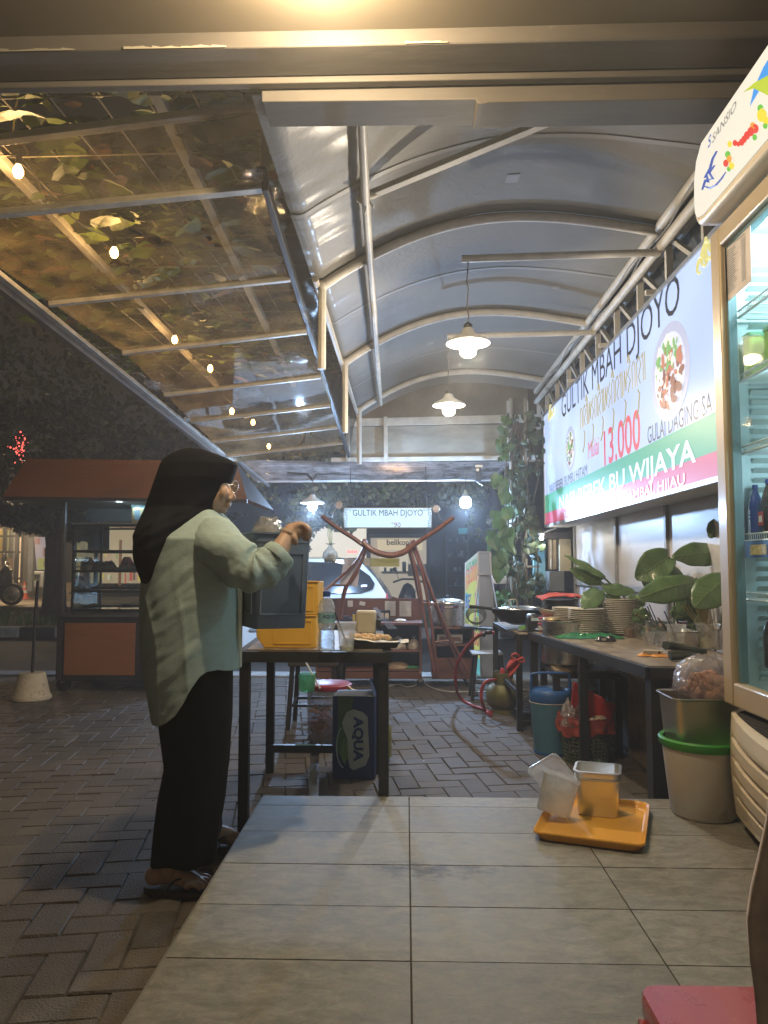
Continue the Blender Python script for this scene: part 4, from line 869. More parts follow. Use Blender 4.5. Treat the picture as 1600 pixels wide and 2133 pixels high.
def cylmap(rr0, z0, a0): return lambda x, y: Vector((rr0*math.sin(a0+x/rr0), -rr0*math.cos(a0+x/rr0), z0+y))
MB().text('AQUA', cylmap(r+.0014, .139, -.35), .020, bold=.0006).build('lettering', pm('label_navy', (.02,.04,.12), .4), lb_)
MB().lathe([(.015,.226),(.0155,.228),(.0155,.247),(.013,.249)], n=20).build('cap', pm('cap_blue', (.02,.06,.25), .35), t, True)
# plastic cups
CUPM = sheetmat('cup_plastic', (.97,.98,.98), .84, .08, (.92,.92,.90), .34, .3, 18)
def cup(p, h, r, lb, straw=None, drink=.25, grp=None, dc=(.70,.68,.42)):
    t = thing('plastic_cup', lb, 'cup', p, 0, grp)
    MB().lathe([(.001,.003),(r*.70,.002),(r*.73,.01),(r*.95,h*.9),(r*1.0,h*.93),(r*1.08,h),(r*1.04,h+.002),(r*.97,h-.006)], n=28, cap0=False, cap1=False).build('cup_body', CUPM, t, True)
    MB().lathe([(.001,.005),(r*.68,.006),(r*(.70+.25*drink),h*drink)], n=24).build('drink', pm('melted_drink', dc, .2, 0, .05, 5, alpha=.7), t, True)
    if straw: MB().tube([straw[0], straw[1]], .0032, 8).build('straw', BLACKP, t, True)
    return t
p = at(722, 1357, z=.761); cup(p, .118, .040, 'clear plastic cup with a black straw and a little pale drink on the work table', [(.008,-.004,.014),(-.050,-.01,.165)], .2)
# black tray with food, beige dispenser
p = at(775, 1346, z=.765); t = thing('food_tray', 'black plastic tray holding pale food on paper at the back of the work table', 'tray', p)
mb = MB(); mb.loft([[Vector((x*k*1.0, y*k, z)) for x, y in rc(.24,.17,.03)] for k, z in ((.9,.0),(.96,.008),(1.0,.024),(1.04,.026),(1.0,.022),(.93,.008))], cap1=False); mb.add([(x*.93,y*.93,.008) for x, y in rc(.24,.17,.03)], [tuple(range(20))]); mb.build('tray_body', BLACKP, t, True)
mb = MB().grid(lambda a, b: Vector((-.13+.29*a, -.07+.14*b, .028+.012*math.sin(a*5+1)+.006*nz3((a*6,b*4,0)))), 16, 8); mb.build('paper', pm('greasy_paper', (.62,.58,.50), .7), t, True)
mb = MB()
for k in range(26): mb.ball((-.09+.006*k+jit(.01), jit(.04), .040+jit(.006)), .013, n=7, k=5, sc=(1.3,.8,.7))
mb.build('food', pm('fried_food', (.62,.42,.24), .6, 0, .3, 40, island=.25), t, True)
p = at(752, 1338, z=.765); t = thing('cream_box', 'cream plastic box with rounded corners behind the plastic cup', 'box', (p.x, 3.98, .76))
MB().box(-.055,.05,-.04,.04,0,.12).build('box_body', pm('cream_plastic', (.50,.45,.34), .5), t, bevel=.012); MB().box(.052,.075,-.03,.03,.03,.075).build('black_latch', BLACKP, t, bevel=.004)
MB().add([(.03,.05,.13),(.05,.05,.135),(.16,.05,.02),(.11,.05,.02)], [(0,1,2,3)]).build('film_flap', sheetmat('blue_film', (.8,.88,1), .75, .15, (.6,.68,.85), .45, .4, 20), t)

# ================================================================== under the table: carton, jar, scoop, packet, small jar
p0, p1 = at(694, 1622, z=0), at(783, 1622, z=0)
t = thing('water_carton', 'blue water carton standing on end with one flap up, under the table', 'carton', ((p0.x+p1.x)/2, p0.y+.11, 0), R_(-3))
cw, chh, cdp = (p1.x-p0.x)/2, .425, .11
NAVY = pm('carton_navy', (.018,.040,.125), .55, 0, .2, 9); KR = pm('kraft', (.22,.17,.11), .8)
MB().box(-cw,cw,-cdp,cdp,0,chh).build('carton_body', NAVY, t, bevel=.004)
cf = lambda x, z, h=.0: Vector((x, -cdp-.0015-h, z))
mb = MB(); mb.poly([cf(-cw+.03,.424,.0005), cf(.0,.424,.0005), cf(-.01,.36,.0005), cf(-.045,.30,.0005), cf(-.03,.2,.0005), cf(-.085,.13,.0005)]); mb.build('printed_green', pm('carton_green', (.05,.12,.04), .6, 0, .4, 20), t)
mb = MB(); mb.poly([cf(x,z,.001) for x, z in ((-.035,.345),(.00,.36),(.05,.345),(.075,.32),(.085,.12),(.065,.07),(.0,.045),(-.02,.06),(-.035,.14),(-.03,.20),(-.048,.245),(-.062,.29))]); mb.build('printed_badge', pm('carton_badge', (.42,.42,.38), .6, 0, .12, 20), t)
mb = MB(); mb.tube([cf(-.045+.0-.045*math.sin(a), .165-.11*math.cos(a), .001) for a in [R_(10+16*i) for i in range(10)]], .003, 4); mb.build('printed_swoosh', pm('carton_swoosh', (.35,.42,.40), .6), t)
mb = MB(); mb.poly([cf(-.075,.13,.0015), cf(-.05,.22,.0015), cf(-.03,.19,.0015), cf(-.028,.12,.0015), cf(-.045,.07,.0015)]); mb.build('printed_hill', pm('carton_hill', (.12,.22,.07), .6), t)
mb = MB(); mb.text('AQUA', lambda x, y: cf(.004+y*.9, .318-x, .0025), .075, bold=.0035, xs=1.04); mb.build('lettering', pm('carton_letter', (.02,.045,.14), .5), t)
mb = MB(); mb.add([(cw,-cdp,chh),(cw,cdp,chh),(cw-.025,cdp,chh+.075),(cw-.03,-cdp+.03,chh+.085)], [(0,1,2,3)]); mb.build('flap', pm('flap_blue', (.05,.09,.20), .6), t); mb = MB(); mb.add([(-cw,-cdp,chh+.002),(cw,-cdp,chh+.002),(cw-.01,-.02,chh+.018),(-cw+.02,-.02,chh+.014)], [(0,1,2,3)]); mb.build('flap', KR, t)
p = at(685, 1545, z=0); t = thing('cracker_jar', 'big clear jar of prawn crackers with a dark red lid, behind the carton', 'jar', (p.x, p.y, 0))
MB().lathe([(.001,.002),(.115,.0),(.135,.02),(.138,.32),(.13,.335)], n=32, cap0=False, cap1=False).build('jar_body', sheetmat('jar_plastic', (.95,.95,.97), .70, .2, (.55,.56,.6), .38, .2, 8), t, True)
MB().lathe([(.138,.335),(.146,.338),(.146,.362),(.13,.372),(.001,.374)], n=32).build('lid', pm('lid_red', (.22,.012,.03), .35), t, True)
mb = MB(); rq = random.Random(9)
for k in range(150):
    a = rq.uniform(0, 2*PI); r_ = .12*rq.random()**.5; z = .02+.14*rq.random()*(1.1-.3*math.cos(a)); mb.ball((r_*math.cos(a), r_*math.sin(a), z), .016, n=6, k=4, sc=(1.3,.6,1), rot=Matrix.Rotation(rq.uniform(0,3), 3, 'X'))
mb.build('crackers', pm('cracker', (.52,.26,.15), .7, 0, .3, 40, island=.3), t, True)
p = at(640, 1420, y=4.7); t = thing('green_scoop', 'translucent green plastic dipper with white handle resting on the jar lid', 'scoop', p)
MB().lathe([(.035,-.06),(.048,-.055),(.055,.05)], n=20, cap1=False).build('scoop_cup', sheetmat('green_film', (.5,.9,.6), .6, .15, (.12,.42,.22), .5), t, True); MB().bar((.08,.0,-.04),(-.01,.0,.12),.012,.008).build('handle', WHITEP, t)
p = at(742, 1450, y=4.35); t = thing('snack_packet', 'yellow snack packet with red label sticking up behind the carton', 'packet', (p.x, 4.32, .36))
mb = MB(); mb.prism([(-.05,-.10),(.05,-.10),(.052,-.01),(.03,.045),(-.02,.055),(-.045,.075),(-.05,.05),(-.062,.055)], lambda x, y, h: Vector((x, h, y+.0)), .02); mb.build('packet_body', pm('packet_yellow', (.75,.55,.03), .35), t, bevel=.004)
mb = MB(); mb.prism([(-.04,-.05),(.045,-.06),(.04,-.01),(.015,.02),(-.025,.012)], lambda x, y, h: Vector((x, -.003+h, y)), .002); mb.build('red_patch', pm('packet_red', (.50,.05,.03), .4), t)
MB().text('Momo', lambda x, y: Vector((-.032+x, -.005, -.018+y-x*.25)), .03, bold=.0008).build('lettering', WHITEP, t)
p = at(793, 1500, y=4.5); t = thing('pickle_jar', 'small round jar of green pickles with white lid, right of the carton', 'jar', (p.x-.02, 4.42, 0))
MB().lathe([(.06,0),(.085,.02),(.09,.12),(.085,.19),(.05,.23),(.045,.25)], n=24).build('jar_glass', pm('pickle_green', (.24,.24,.07), .2, 0, .3, 9, coat=.6), t, True); MB().lathe([(.05,.25),(.055,.252),(.055,.285),(.04,.29)], n=20).build('lid', WHITEP, t, True); MB().tube([(.055,0,.27),(.075,0,.24),(.07,0,.22)], .004, 6).build('clasp', WHITEP, t, True)

# ================================================================== brown cabinet, its things
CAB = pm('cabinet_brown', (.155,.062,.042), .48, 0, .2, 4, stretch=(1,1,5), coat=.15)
t = thing('serving_cabinet', 'reddish brown open cabinet on casters with papers pinned to its back board', 'cabinet', (0, 7.2, 0))
yA, yB = 7.0, 7.42
def cx(u, y=7.0): return at(u, 1300, y=y).x
def cz(v, y=7.0): return at(850, v, y=y).z
xa, xb, xc, xd_ = cx(660), cx(876), cx(902), cx(985)
z0 = .075; zt = cz(1297)
mb = MB(); mb.box(xa, xb+.02, yA-.02, yB, zt-.02, zt); mb.build('top_board', CAB, t, w=True, bevel=.003)
for x in (xa, xb): MB().box(x-.01, x+.01, yA, yB-.012, z0, zt-.021).build('side_board', CAB, t, w=True, bevel=.002)
for v in (1355, 1395): MB().box(xa+.011, xb-.011, yA+.002, yB-.012, cz(v)-.016, cz(v)).build('shelf', CAB, t, w=True, bevel=.002)
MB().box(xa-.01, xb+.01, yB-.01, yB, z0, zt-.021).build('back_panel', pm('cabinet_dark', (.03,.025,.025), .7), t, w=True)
MB().box(xa-.01, xb+.01, yA-.006, yA+.012, z0, cz(1396)-.02).build('front_panel', CAB, t, w=True, bevel=.002)
bb = MB().box(xa, xb+.02, yB-.03, yB-.012, zt+.001, cz(1250)).build('back_board', CAB, t, w=True, bevel=.003)
zb_ = cz(1306)
MB().box(xc-.01, xd_+.01, yA-.01, yB, zb_-.02, zb_).build('top_board', CAB, t, w=True, bevel=.003)
for x in (xc, xd_): MB().box(x-.01, x+.01, yA, yB-.012, z0, zb_-.021).build('side_board', CAB, t, w=True, bevel=.002)
MB().box(xc+.011, xd_-.011, yA+.004, yB-.012, cz(1342)-.016, cz(1342)).build('shelf', CAB, t, w=True)
fp = MB().box(xc-.01, xd_+.01, yA-.006, yA+.012, z0, cz(1370)).build('front_panel', CAB, t, w=True, bevel=.002)
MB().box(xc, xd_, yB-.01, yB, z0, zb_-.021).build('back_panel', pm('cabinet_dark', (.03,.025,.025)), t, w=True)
mb = MB(); mb.tube([(xc+.13,yA-.008,.26),(xc+.22,yA-.008,.13)], .004, 5); mb.build('carved_line', pm('cabinet_dark', (.03,.025,.025)), t, w=True)
for x, y in ((xa+.05,7.05),(xd_-.04,7.03),(xa+.05,7.36),(xd_-.04,7.36),(xb,7.05)):
    c = MB().lathe([(.012,-.012),(.035,-.012),(.035,.012),(.012,.012)], n=16, M=Matrix.Rotation(R_(90),3,'X'), c=(x,y,.036)).build('caster', BLACKP, t, True, w=True); MB().box(x-.02,x+.02,y-.02,y+.02,.045,.075).build('bracket', STEEL, c, w=True)
PAPER = pm('paper_white', (.60,.58,.56), .8, 0, .05, 9)
def sheet_on(u0, v0, u1, v1, lb, lines=True, y=yB-.034, skew=0):
    a_, b_ = at(u0, v0, y=y), at(u1, v1, y=y); t = thing('pinned_paper', lb, 'paper', ((a_.x+b_.x)/2, y, b_.z))
    mb = MB(); mb.box(a_.x, b_.x, y-.001, y+.0008, b_.z, a_.z); sh = mb.build('sheet', PAPER, t, w=True)
    mb = MB(); H_ = a_.z-b_.z; W_ = b_.x-a_.x
    if lines:
        for k in range(7): z = a_.z-H_*(.14+.105*k); mb.box(a_.x+W_*.15, a_.x+W_*(.15+random.uniform(.35,.7)), y-.0022, y-.0014, z-.003, z)
        mb.build('printed_lines', pm('print_grey', (.28,.28,.28), .8), t, w=True)
    t.rotation_euler = (0, skew, 0)
sheet_on(802,1252,824,1283,'narrow printed sheet pinned on the cabinet back board, left of the wider one'); sheet_on(832,1252,857,1284,'wider printed list pinned at the right end of the cabinet back board')
sheet_on(724,1251,735,1264,'small torn receipt at the left of the cabinet back board', False); sheet_on(748,1253,760,1261,'small blank note second from left on the cabinet back board', False, skew=.2)
# things on the cabinet
p = at(764, 1295, z=zt); p.y = 7.2; px = at(764, 1290, y=7.2).x
t = thing('tablet', 'small dark tablet propped on the cabinet top', 'tablet', (px, 7.22, zt+.001)); M = Matrix.Rotation(R_(-18), 3, 'X')
mb = MB().box(-.095,.095,-.006,.0,0,.095); [setattr(v, 'xyz', M@v) for v in mb.v]; mb.build('tablet_body', BLACKP, t, bevel=.003); mb = MB().box(-.083,.083,-.0075,-.0065,.010,.085); [setattr(v, 'xyz', M@v) for v in mb.v]; mb.build('screen', em('tablet_screen', (.12,.22,.28), .5), t)
px = at(801, 1290, y=7.2).x; t = thing('bottle_case', 'black case holding two labelled orange and cream bottles beside the tablet', 'case', (px, 7.22, zt+.001))
MB().box(-.055,.055,-.03,.03,0,.10).build('case_body', BLACKP, t, bevel=.004)
for k, c in enumerate(((.60,.38,.20),(.60,.54,.44))): q_ = MB().box(-.042+.048*k,-.008+.048*k,-.034,-.031,.018,.075).build('label', pm('case_label_%d' % k, c, .6), t); MB().box(-.036+.048*k,-.014+.048*k,-.0355,-.0345,.03,.035).build('printed_bar', pm('print_grey', (.2,.2,.2)), q_)
MB().box(-.14,.09,-.05,-.032,0,.022).build('case_base', BLACKP, t, bevel=.003)
px = at(722, 1290, y=7.2).x; t = thing('card_reader', 'dark low gadget lying at the left of the cabinet top', 'device', (px, 7.2, zt+.001)); MB().box(-.06,.055,-.04,.04,0,.03).build('device_body', pm('navy_plastic', (.02,.03,.07), .35), t, bevel=.006); MB().box(-.05,.03,-.035,.035,.031,.045).build('device_lid', BLACKP, t, bevel=.004)
px = at(737, 1285, y=7.2).x; t = thing('small_packet', 'small yellow packet standing on the cabinet top left of the tablet', 'packet', (px, 7.22, zt+.001)); MB().box(-.012,.012,-.008,.008,0,.062).build('packet_body', pm('packet_yellow_small', (.6,.48,.08), .5), t, bevel=.002); MB().box(-.012,.012,-.009,.009,.063,.078).build('packet_top', pm('cap_blue', (.02,.06,.25)), t)
px = at(834, 1293, y=7.15).x; t = thing('tissue', 'crumpled white tissue on the cabinet top near the right sheet', 'tissue', (px, 7.12, zt+.001)); mb = MB()
mb.loft([[Vector((.055*k*math.cos(a)*(1+.15*math.sin(3*a)), .03*k*math.sin(a), z)) for a in [2*PI*i/16 for i in range(16)]] for k, z in ((.9,0),(1,.008),(.8,.018),(.3,.026))]); mb.build('tissue_lump', WHITEP, t, True)
def lump(t, nm, c, sx, sy, sz, m, seed=0, n=18):
    rings = []
    for i in range(1, 9):
        z = math.sin(PI/2*(i/8))**1.0; rad = math.cos(PI/2*(i-1)/8*.98)**.6
        rings.append([Vector((c[0]+sx*rad*math.cos(a)*(1+.22*nz3((math.cos(a)*2+seed, math.sin(a)*2, i*.5))), c[1]+sy*rad*math.sin(a)*(1+.22*nz3((math.cos(a)*2, math.sin(a)*2+seed, i*.5))), c[2]+sz*(i-1)/7)) for a in [2*PI*k/n for k in range(n)]])
    return MB().loft(rings).build(nm, m, t, True)
CRK = pm('cracker_bag', (.42,.36,.29), .35, 0, .35, 22, bump=.8, bscale=60, coat=.4)
for k, (u, w_, s_) in enumerate(((830,.10,1),(862,.085,2))):
    px = at(u, 1350, y=7.12).x; t = thing('snack_bag', ['left lumpy plastic bag of crackers on the cabinet upper shelf', 'right lumpy plastic bag of crackers on the cabinet upper shelf'][k], 'bag', (px, 7.16, cz(1355)+.001), 0, 'bags on the cabinet shelf'); lump(t, 'bag_body', (0,0,0), w_*.75, .09, .10-.015*k, CRK, s_); MB().lathe([(.012,.09),(.02,.115),(.004,.10)], n=8).build('knot', CLB, t, True)
px = at(786, 1335, y=7.2).x; t = thing('bowl_stack', 'small stack of pale bowls on the cabinet upper shelf', 'bowls', (px, 7.2, cz(1355)+.001))
for k in range(4): MB().lathe([(.035,.022*k),(.07,.022*k+.028),(.075,.022*k+.036),(.066,.022*k+.03)], n=20).build('bowl', pm('bowl_grey', (.30,.31,.33), .4), t, True)
px = at(833, 1390, y=7.12).x; t = thing('snack_bag', 'flat packet of brown crackers on the cabinet bottom shelf', 'bag', (px-.02, 7.14, cz(1395)+.001)); lump(t, 'bag_body', (0,0,0), .12, .08, .05, pm('cracker_bag_brown', (.34,.24,.14), .4, 0, .4, 30, bump=.6), 5); lump(t, 'green_wrap', (.13,-.02,0), .08, .06, .022, pm('green_wrap', (.05,.22,.10), .4), 6)
px = at(937, 1335, y=7.1).x; t = thing('printed_tray', 'white striped tray on the right cabinet shelf under the pot', 'tray', (px, 7.15, cz(1342)+.001)); MB().box(-.12,.12,-.07,.07,0,.085).build('tray_body', pm('tray_pale', (.45,.46,.48), .4), t, bevel=.004); MB().box(-.10,.10,-.073,-.071,.02,.06).build('printed_stripe', pm('tray_print', (.22,.12,.12), .5, 0, .6, 40), t)
# big pot on the cabinet
px = at(933, 1300, y=7.18).x; t = thing('stock_pot', 'steel stock pot with domed lid on the right end of the cabinet', 'pot', (px, 7.18, zb_+.001))
R0 = .158
MB().lathe([(R0-.01,0),(R0,.008),(R0,.205),(R0+.006,.21),(R0-.004,.212)], n=36).build('pot_body', STEEL, t, 35); MB().lathe([(R0+.007,.212),(R0+.004,.222),(R0*.8,.243),(R0*.3,.253),(.001,.254)], n=36).build('lid', STEEL, t, True)
MB().tube([(-.02,0,.252),(-.02,0,.275),(.02,0,.275),(.02,0,.252)], .006, 8).build('lid_knob', BLACKP, t, True)
bd = MB().lathe([(R0+.0012,.168),(R0+.0012,.196)], n=36, cap0=False, cap1=False)
bd = MB(); 
for k in range(10): a0_, a1_ = -.62+k*.124, -.62+(k+1)*.124; bd.add([(math.sin(a)*(R0+.002), -math.cos(a)*(R0+.002), z) for a, z in ((a0_,.166),(a1_,.166),(a1_,.194),(a0_,.194))], [(0,1,2,3)])
bd = bd.build('label', pm('pot_label', (.10,.06,.12), .4), t); MB().text('Orchid', cylmap(R0+.004, .173, -.25), .026, bold=.0005, shear=.3).build('lettering', WHITEP, bd)
for s_ in (-1, 1): MB().tube([(s_*R0,-.03,.17),(s_*(R0+.03),-.03,.165),(s_*(R0+.03),.03,.165),(s_*R0,.03,.17)], .005, 6).build('handle', STEEL, t, True)

# ================================================================== carved wooden shoulder yoke on its forked legs
YW = pm('yoke_wood', (.16,.060,.045), .38, 0, .25, 6, stretch=(4,1,1), coat=.3)
yk = 6.85
t = thing('shoulder_yoke', 'curved reddish wooden carrying yoke with long forked legs over the cabinet', 'yoke', at(815, 1150, y=yk))
K = lambda u, v, dy=0: at(u, v, y=yk+dy)
def smooth_path(pts, n=6):
    out = []; P = [Vector(p) for p in pts]
    for i in range(len(P)-1):
        p0, p1, p2, p3 = P[max(i-1,0)], P[i], P[i+1], P[min(i+2,len(P)-1)]
        for k in range(n):
            s_ = k/n; out.append(.5*((2*p1)+(p2-p0)*s_+(2*p0-5*p1+4*p2-p3)*s_**2+(3*p1-p0-3*p2+p3)*s_**3))
    out.append(P[-1]); return out
def sp_tube(mb, pts, r0, r1=None, n=8, m=0, flat=None):
    q_ = smooth_path(pts); N = len(q_); r1 = r0 if r1 is None else r1
    return mb.tube(q_, [r0+(r1-r0)*i/(N-1) for i in range(N)], n, m, flat=flat)
MB().tube(smooth_path([K(669,1074), K(700,1098), K(735,1120), K(760,1138)]), [.006]+[.030]*16+[.026]*2, 10, flat=.7).build('left_wing', YW, t, True, w=True)
MB().tube(smooth_path([K(947,1076), K(915,1100), K(885,1120), K(862,1136)]), [.006]+[.030]*16+[.026]*2, 10, flat=.7).build('right_wing', YW, t, True, w=True)
mb = MB(); sp_tube(mb, [K(756,1130,-.03), K(775,1146,-.03), K(800,1155,-.03), K(822,1156,-.03), K(845,1148,-.03), K(866,1130,-.03)], .032, .032, 10, flat=.9); mb.build('bow', YW, t, True, w=True)
for pts, r0 in (([K(763,1130),K(742,1170),K(700,1210),K(664,1240,-.1),K(640,1262,-.2)],.013), ([K(765,1132,.03),K(748,1180,.03),K(722,1225,.03),K(708,1290,.06)],.013), ([K(768,1134,.05),K(740,1200,.05),K(716,1230,.05),K(712,1290,.1)],.012),
                ([K(851,1132),K(870,1200),K(885,1290),K(905,1402,-.05)],.014), ([K(856,1132,.02),K(878,1190),K(896,1280),K(912,1402)],.013), ([K(866,1140,.02),K(900,1235),K(935,1320),K(972,1395)],.013), ([K(862,1140,.05),K(890,1215,.05),K(925,1310,.05),K(963,1400,.05)],.012),
                ([K(848,1134,.06),K(860,1180,.06),K(872,1240,.1),K(880,1260,.1)],.012)):
    mb = MB(); sp_tube(mb, pts, r0, r0); mb.build('leg', YW, t, True, w=True)
MB().tube([K(690,1219), K(722,1219,.03)], .009, 8).build('crossbar', YW, t, True, w=True); MB().tube([K(882,1256), K(912,1259)], .012, 8).build('crossbar', YW, t, True, w=True); MB().tube([K(935,1334), K(900,1338)], .010, 8).build('crossbar', YW, t, True, w=True)
for (u, v) in ((759,1132),(862,1134)): MB().ball(K(u, v, -.01), .045, n=10, k=7, sc=(.7,.8,1)).build('binding', YW, t, True, w=True)
t = thing('price_card', 'plain yellow card hung under the middle of the yoke', 'card', K(802,1170,-.0)); a_, b_ = K(772,1180,.06), K(832,1163,.06); MB().box(a_.x,b_.x,yk+.055,yk+.06,a_.z,b_.z).build('card_face', em('card_yellow', (.60,.53,.20), .22), t, w=True); a_, b_ = K(758,1178,.07), K(771,1162,.07); MB().box(a_.x,b_.x,yk+.065,yk+.07,a_.z,b_.z).build('card_side', PAPER, t, w=True)
t = thing('menu_sheet', 'pale printed sheet hanging aslant on the left legs of the yoke', 'paper', K(730,1195,.1)); mb = MB(); mb.prism([(0,0),(1,0),(1,1),(0,1)], lambda x, y, h: Vector((0,0,0)), 0) if False else None
c4 = [K(717,1163,.12), K(752,1170,.12), K(745,1222,.12), K(708,1217,.12)]; mb = MB(); mb.add(c4+[p+Vector((0,.002,0)) for p in c4], [(0,1,2,3),(7,6,5,4),(0,4,5,1),(1,5,6,2),(2,6,7,3),(3,7,4,0)]); mb.build('sheet', pm('sheet_lilac', (.50,.48,.56), .7), t, w=True)
t = thing('hanging_bag', 'small clear bag of crackers hung by green strings from the left yoke tip', 'bag', K(688,1150)); mb = MB()
for k in range(4): mb.tube([K(684+k*2,1092), K(683+k*3,1115), K(688+k,1136)], .003, 5)
mb.build('strings', pm('string_green', (.35,.55,.42), .6), t, True, w=True)
mb = MB(); c = K(688,1155); mb.loft([[c+Vector((r_*math.cos(a)*(1+.2*nz3((math.cos(a)*2,math.sin(a)*2,z*20))), r_*.7*math.sin(a), z)) for a in [2*PI*i/16 for i in range(16)]] for r_, z in ((.02,-.075),(.055,-.06),(.07,-.02),(.06,.02),(.03,.06),(.012,.085),(.05,.10))]); mb.build('bag_film', sheetmat('bag_clear', (.95,1,1), .80, .12, (.6,.65,.7), .35, .8, 25), t, True, w=True)
mb = MB()
for k in range(22): mb.ball(c+Vector((jit(.045), jit(.03), -.03+jit(.035))), .017, n=6, k=4)
mb.build('crackers', pm('cracker_pale', (.50,.46,.38), .7, island=.2), t, True, w=True)
for k, (u, v, du) in enumerate(((706,1052,-1),(909,1060,1))):
    t = thing('wire_hook', ['round plastic disc and wire hook left of the small lit sign', 'round plastic disc and wire hook right of the small lit sign'][k], 'hook', K(u, v, .2))
    MB().lathe([(.035,0),(.034,.006),(.001,.008)], n=20, M=Matrix.Rotation(R_(90),3,'X'), c=K(u,v,.2)).build('disc', pm('disc_pinkish', (.40,.34,.36), .4), t, True, w=True)
    MB().tube(smooth_path([K(u+du*3,v,.18), K(u+du*(6 if k else 12)*1.0,v+18,.18), K(u+du*14,v+26,.16), K(u+du*(24 if k else 20),v+24,.12)]), .0035, 5).build('wire_hook', STEEL, t, True, w=True)
# small lit sign
yS = 7.6; a_, b_ = at(716,1100,y=yS), at(899,1057,y=yS)
t = thing('small_sign', 'small lit sign box with the stall name above the wooden yoke', 'sign', ((a_.x+b_.x)/2, yS, a_.z))
MB().box(a_.x,b_.x,yS,yS+.09,a_.z,b_.z).build('box', pm('sign_box', (.38,.37,.35)), t, w=True, bevel=.003)
MB().box(a_.x+.008,b_.x-.008,yS-.003,yS-.0005,a_.z+.008,b_.z-.008).build('lit_panel', em('small_face', (.50,.74,.98), 1.0), t, w=True)
W_, H_ = b_.x-a_.x, b_.z-a_.z
mb = MB().text('GULTIK MBAH DJOYO', lambda x, y: (x, y, 0), 1.0, bold=0); xm = max(q_.x for q_ in mb.v)
for q_ in mb.v: q_.xyz = Vector((a_.x+W_*(.10+.80*q_.x/xm), yS-.005, a_.z+H_*.60+q_.y*.088))
mb.build('lettering', pm('letter_teal', (.03,.06,.09), .6), t, w=True)
MB().text('\u00b090', lambda x, y: Vector((a_.x+W_*.54+x, yS-.005, a_.z+H_*.04+y)), .07).build('lettering', pm('letter_red', (.35,.10,.12), .6), t, w=True)
mb = MB(); rq = random.Random(4)
for sx in (0, 1):
    for k in range(9):
        z = a_.z+H_*(.06+.11*k); x = (a_.x+.024) if sx == 0 else (b_.x-.024); mb.tube([(x+.012*math.cos(i*.9+k), yS-.005, z+.012*math.sin(i*.9+k)) for i in range(6)], .0022, 4)
    for k in range(3): x = (a_.x+.04+.03*k) if sx == 0 else (b_.x-.04-.03*k); mb.tube([(x+.010*math.cos(i*.9+k), yS-.005, b_.z-.025+.010*math.sin(i*.9+k)) for i in range(6)], .0022, 4)
mb.build('scroll_ornament', pm('letter_teal', (.03,.06,.09)), t, w=True)
for x in (a_.x+.05, b_.x-.05): MB().tube([(x, yS+.05, b_.z), (x, yS+.3, 2.15)], .004, 5).build('hanging_wire', BLACKP, t, True, w=True)

# ================================================================== A-frame banner stand
t = thing('banner_stand', 'tall A-frame banner stand with yellow and teal printed side, right of the pot', 'banner stand', at(1003, 1362, y=7.5))
yN, yF = 7.45, 8.25
A, B, Cc, D = at(996,1150,y=yN), at(970,1172,y=yF), at(969,1350,y=yF), at(1002,1372,y=yN)
D.z = .03; Cc.z = .03
A2, D2 = at(1021,1150,y=yN+.03), at(1034,1372,y=yN+.03); D2.z = .03
B2, C2 = B+(A2-A), Cc+(D2-D)
mb = MB(); mb.add([A,B,Cc,D], [(0,1,2,3)])
L4 = lambda s_, v_, h=0: (A.lerp(B, s_)).lerp(D.lerp(Cc, s_), v_)+Vector((-h,-h*.2,0))
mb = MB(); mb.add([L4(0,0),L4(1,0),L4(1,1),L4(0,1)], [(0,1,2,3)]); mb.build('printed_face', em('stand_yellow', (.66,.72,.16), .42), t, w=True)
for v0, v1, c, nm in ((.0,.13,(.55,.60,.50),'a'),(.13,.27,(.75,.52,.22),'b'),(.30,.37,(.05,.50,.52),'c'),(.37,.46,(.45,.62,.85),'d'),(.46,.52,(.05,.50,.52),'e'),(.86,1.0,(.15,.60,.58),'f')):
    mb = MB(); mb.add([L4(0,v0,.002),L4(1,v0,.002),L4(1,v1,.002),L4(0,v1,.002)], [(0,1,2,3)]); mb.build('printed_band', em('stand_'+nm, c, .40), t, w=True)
for txt, v, sz, c in (('GULTIK MBAH', .09, .085, (.05,.25,.10)), ('13.000', .22, .20, (.7,.12,.08)), ('BEBEK', .44, .17, (.03,.10,.3)), ('NASI BEBEK', .64, .16, (.02,.10,.03)), ('13.000', .76, .16, (.75,.12,.10))):
    mb = MB(); mb.text(txt, lambda x, y: (x, y, 0), 1.0, bold=.02); xm = max(q_.x for q_ in mb.v)
    for q_ in mb.v: q_.xyz = L4(1-(.05+.9*q_.x/xm), v-q_.y*sz, .005)
    mb.build('lettering', pm('stand_letter_%d' % int(c[0]*100), c, .6), t, w=True)
mb = MB(); mb.add([A,A2,D2,D], [(0,3,2,1)]); mb.build('grey_side', pm('stand_grey', (.36,.38,.42), .4, .3, .15, 3), t, w=True); mb = MB(); mb.add([A,B,B2,A2], [(0,1,2,3)]); mb.build('top_plate', pm('stand_grey', (.36,.38,.42)), t, w=True)
for a_, b_ in ((A,D),(A2,D2),(B,Cc),(A,A2),(at(993,1196,y=yN-.01),at(1025,1196,y=yN)),(at(1022,1196,y=yN),at(1042,1310,y=yN-.1)),(at(996,1200,y=yN-.01),at(985,1330,y=yN-.2))): MB().bar(a_, b_, .016, .016).build('frame_tube', ALU, t, w=True)

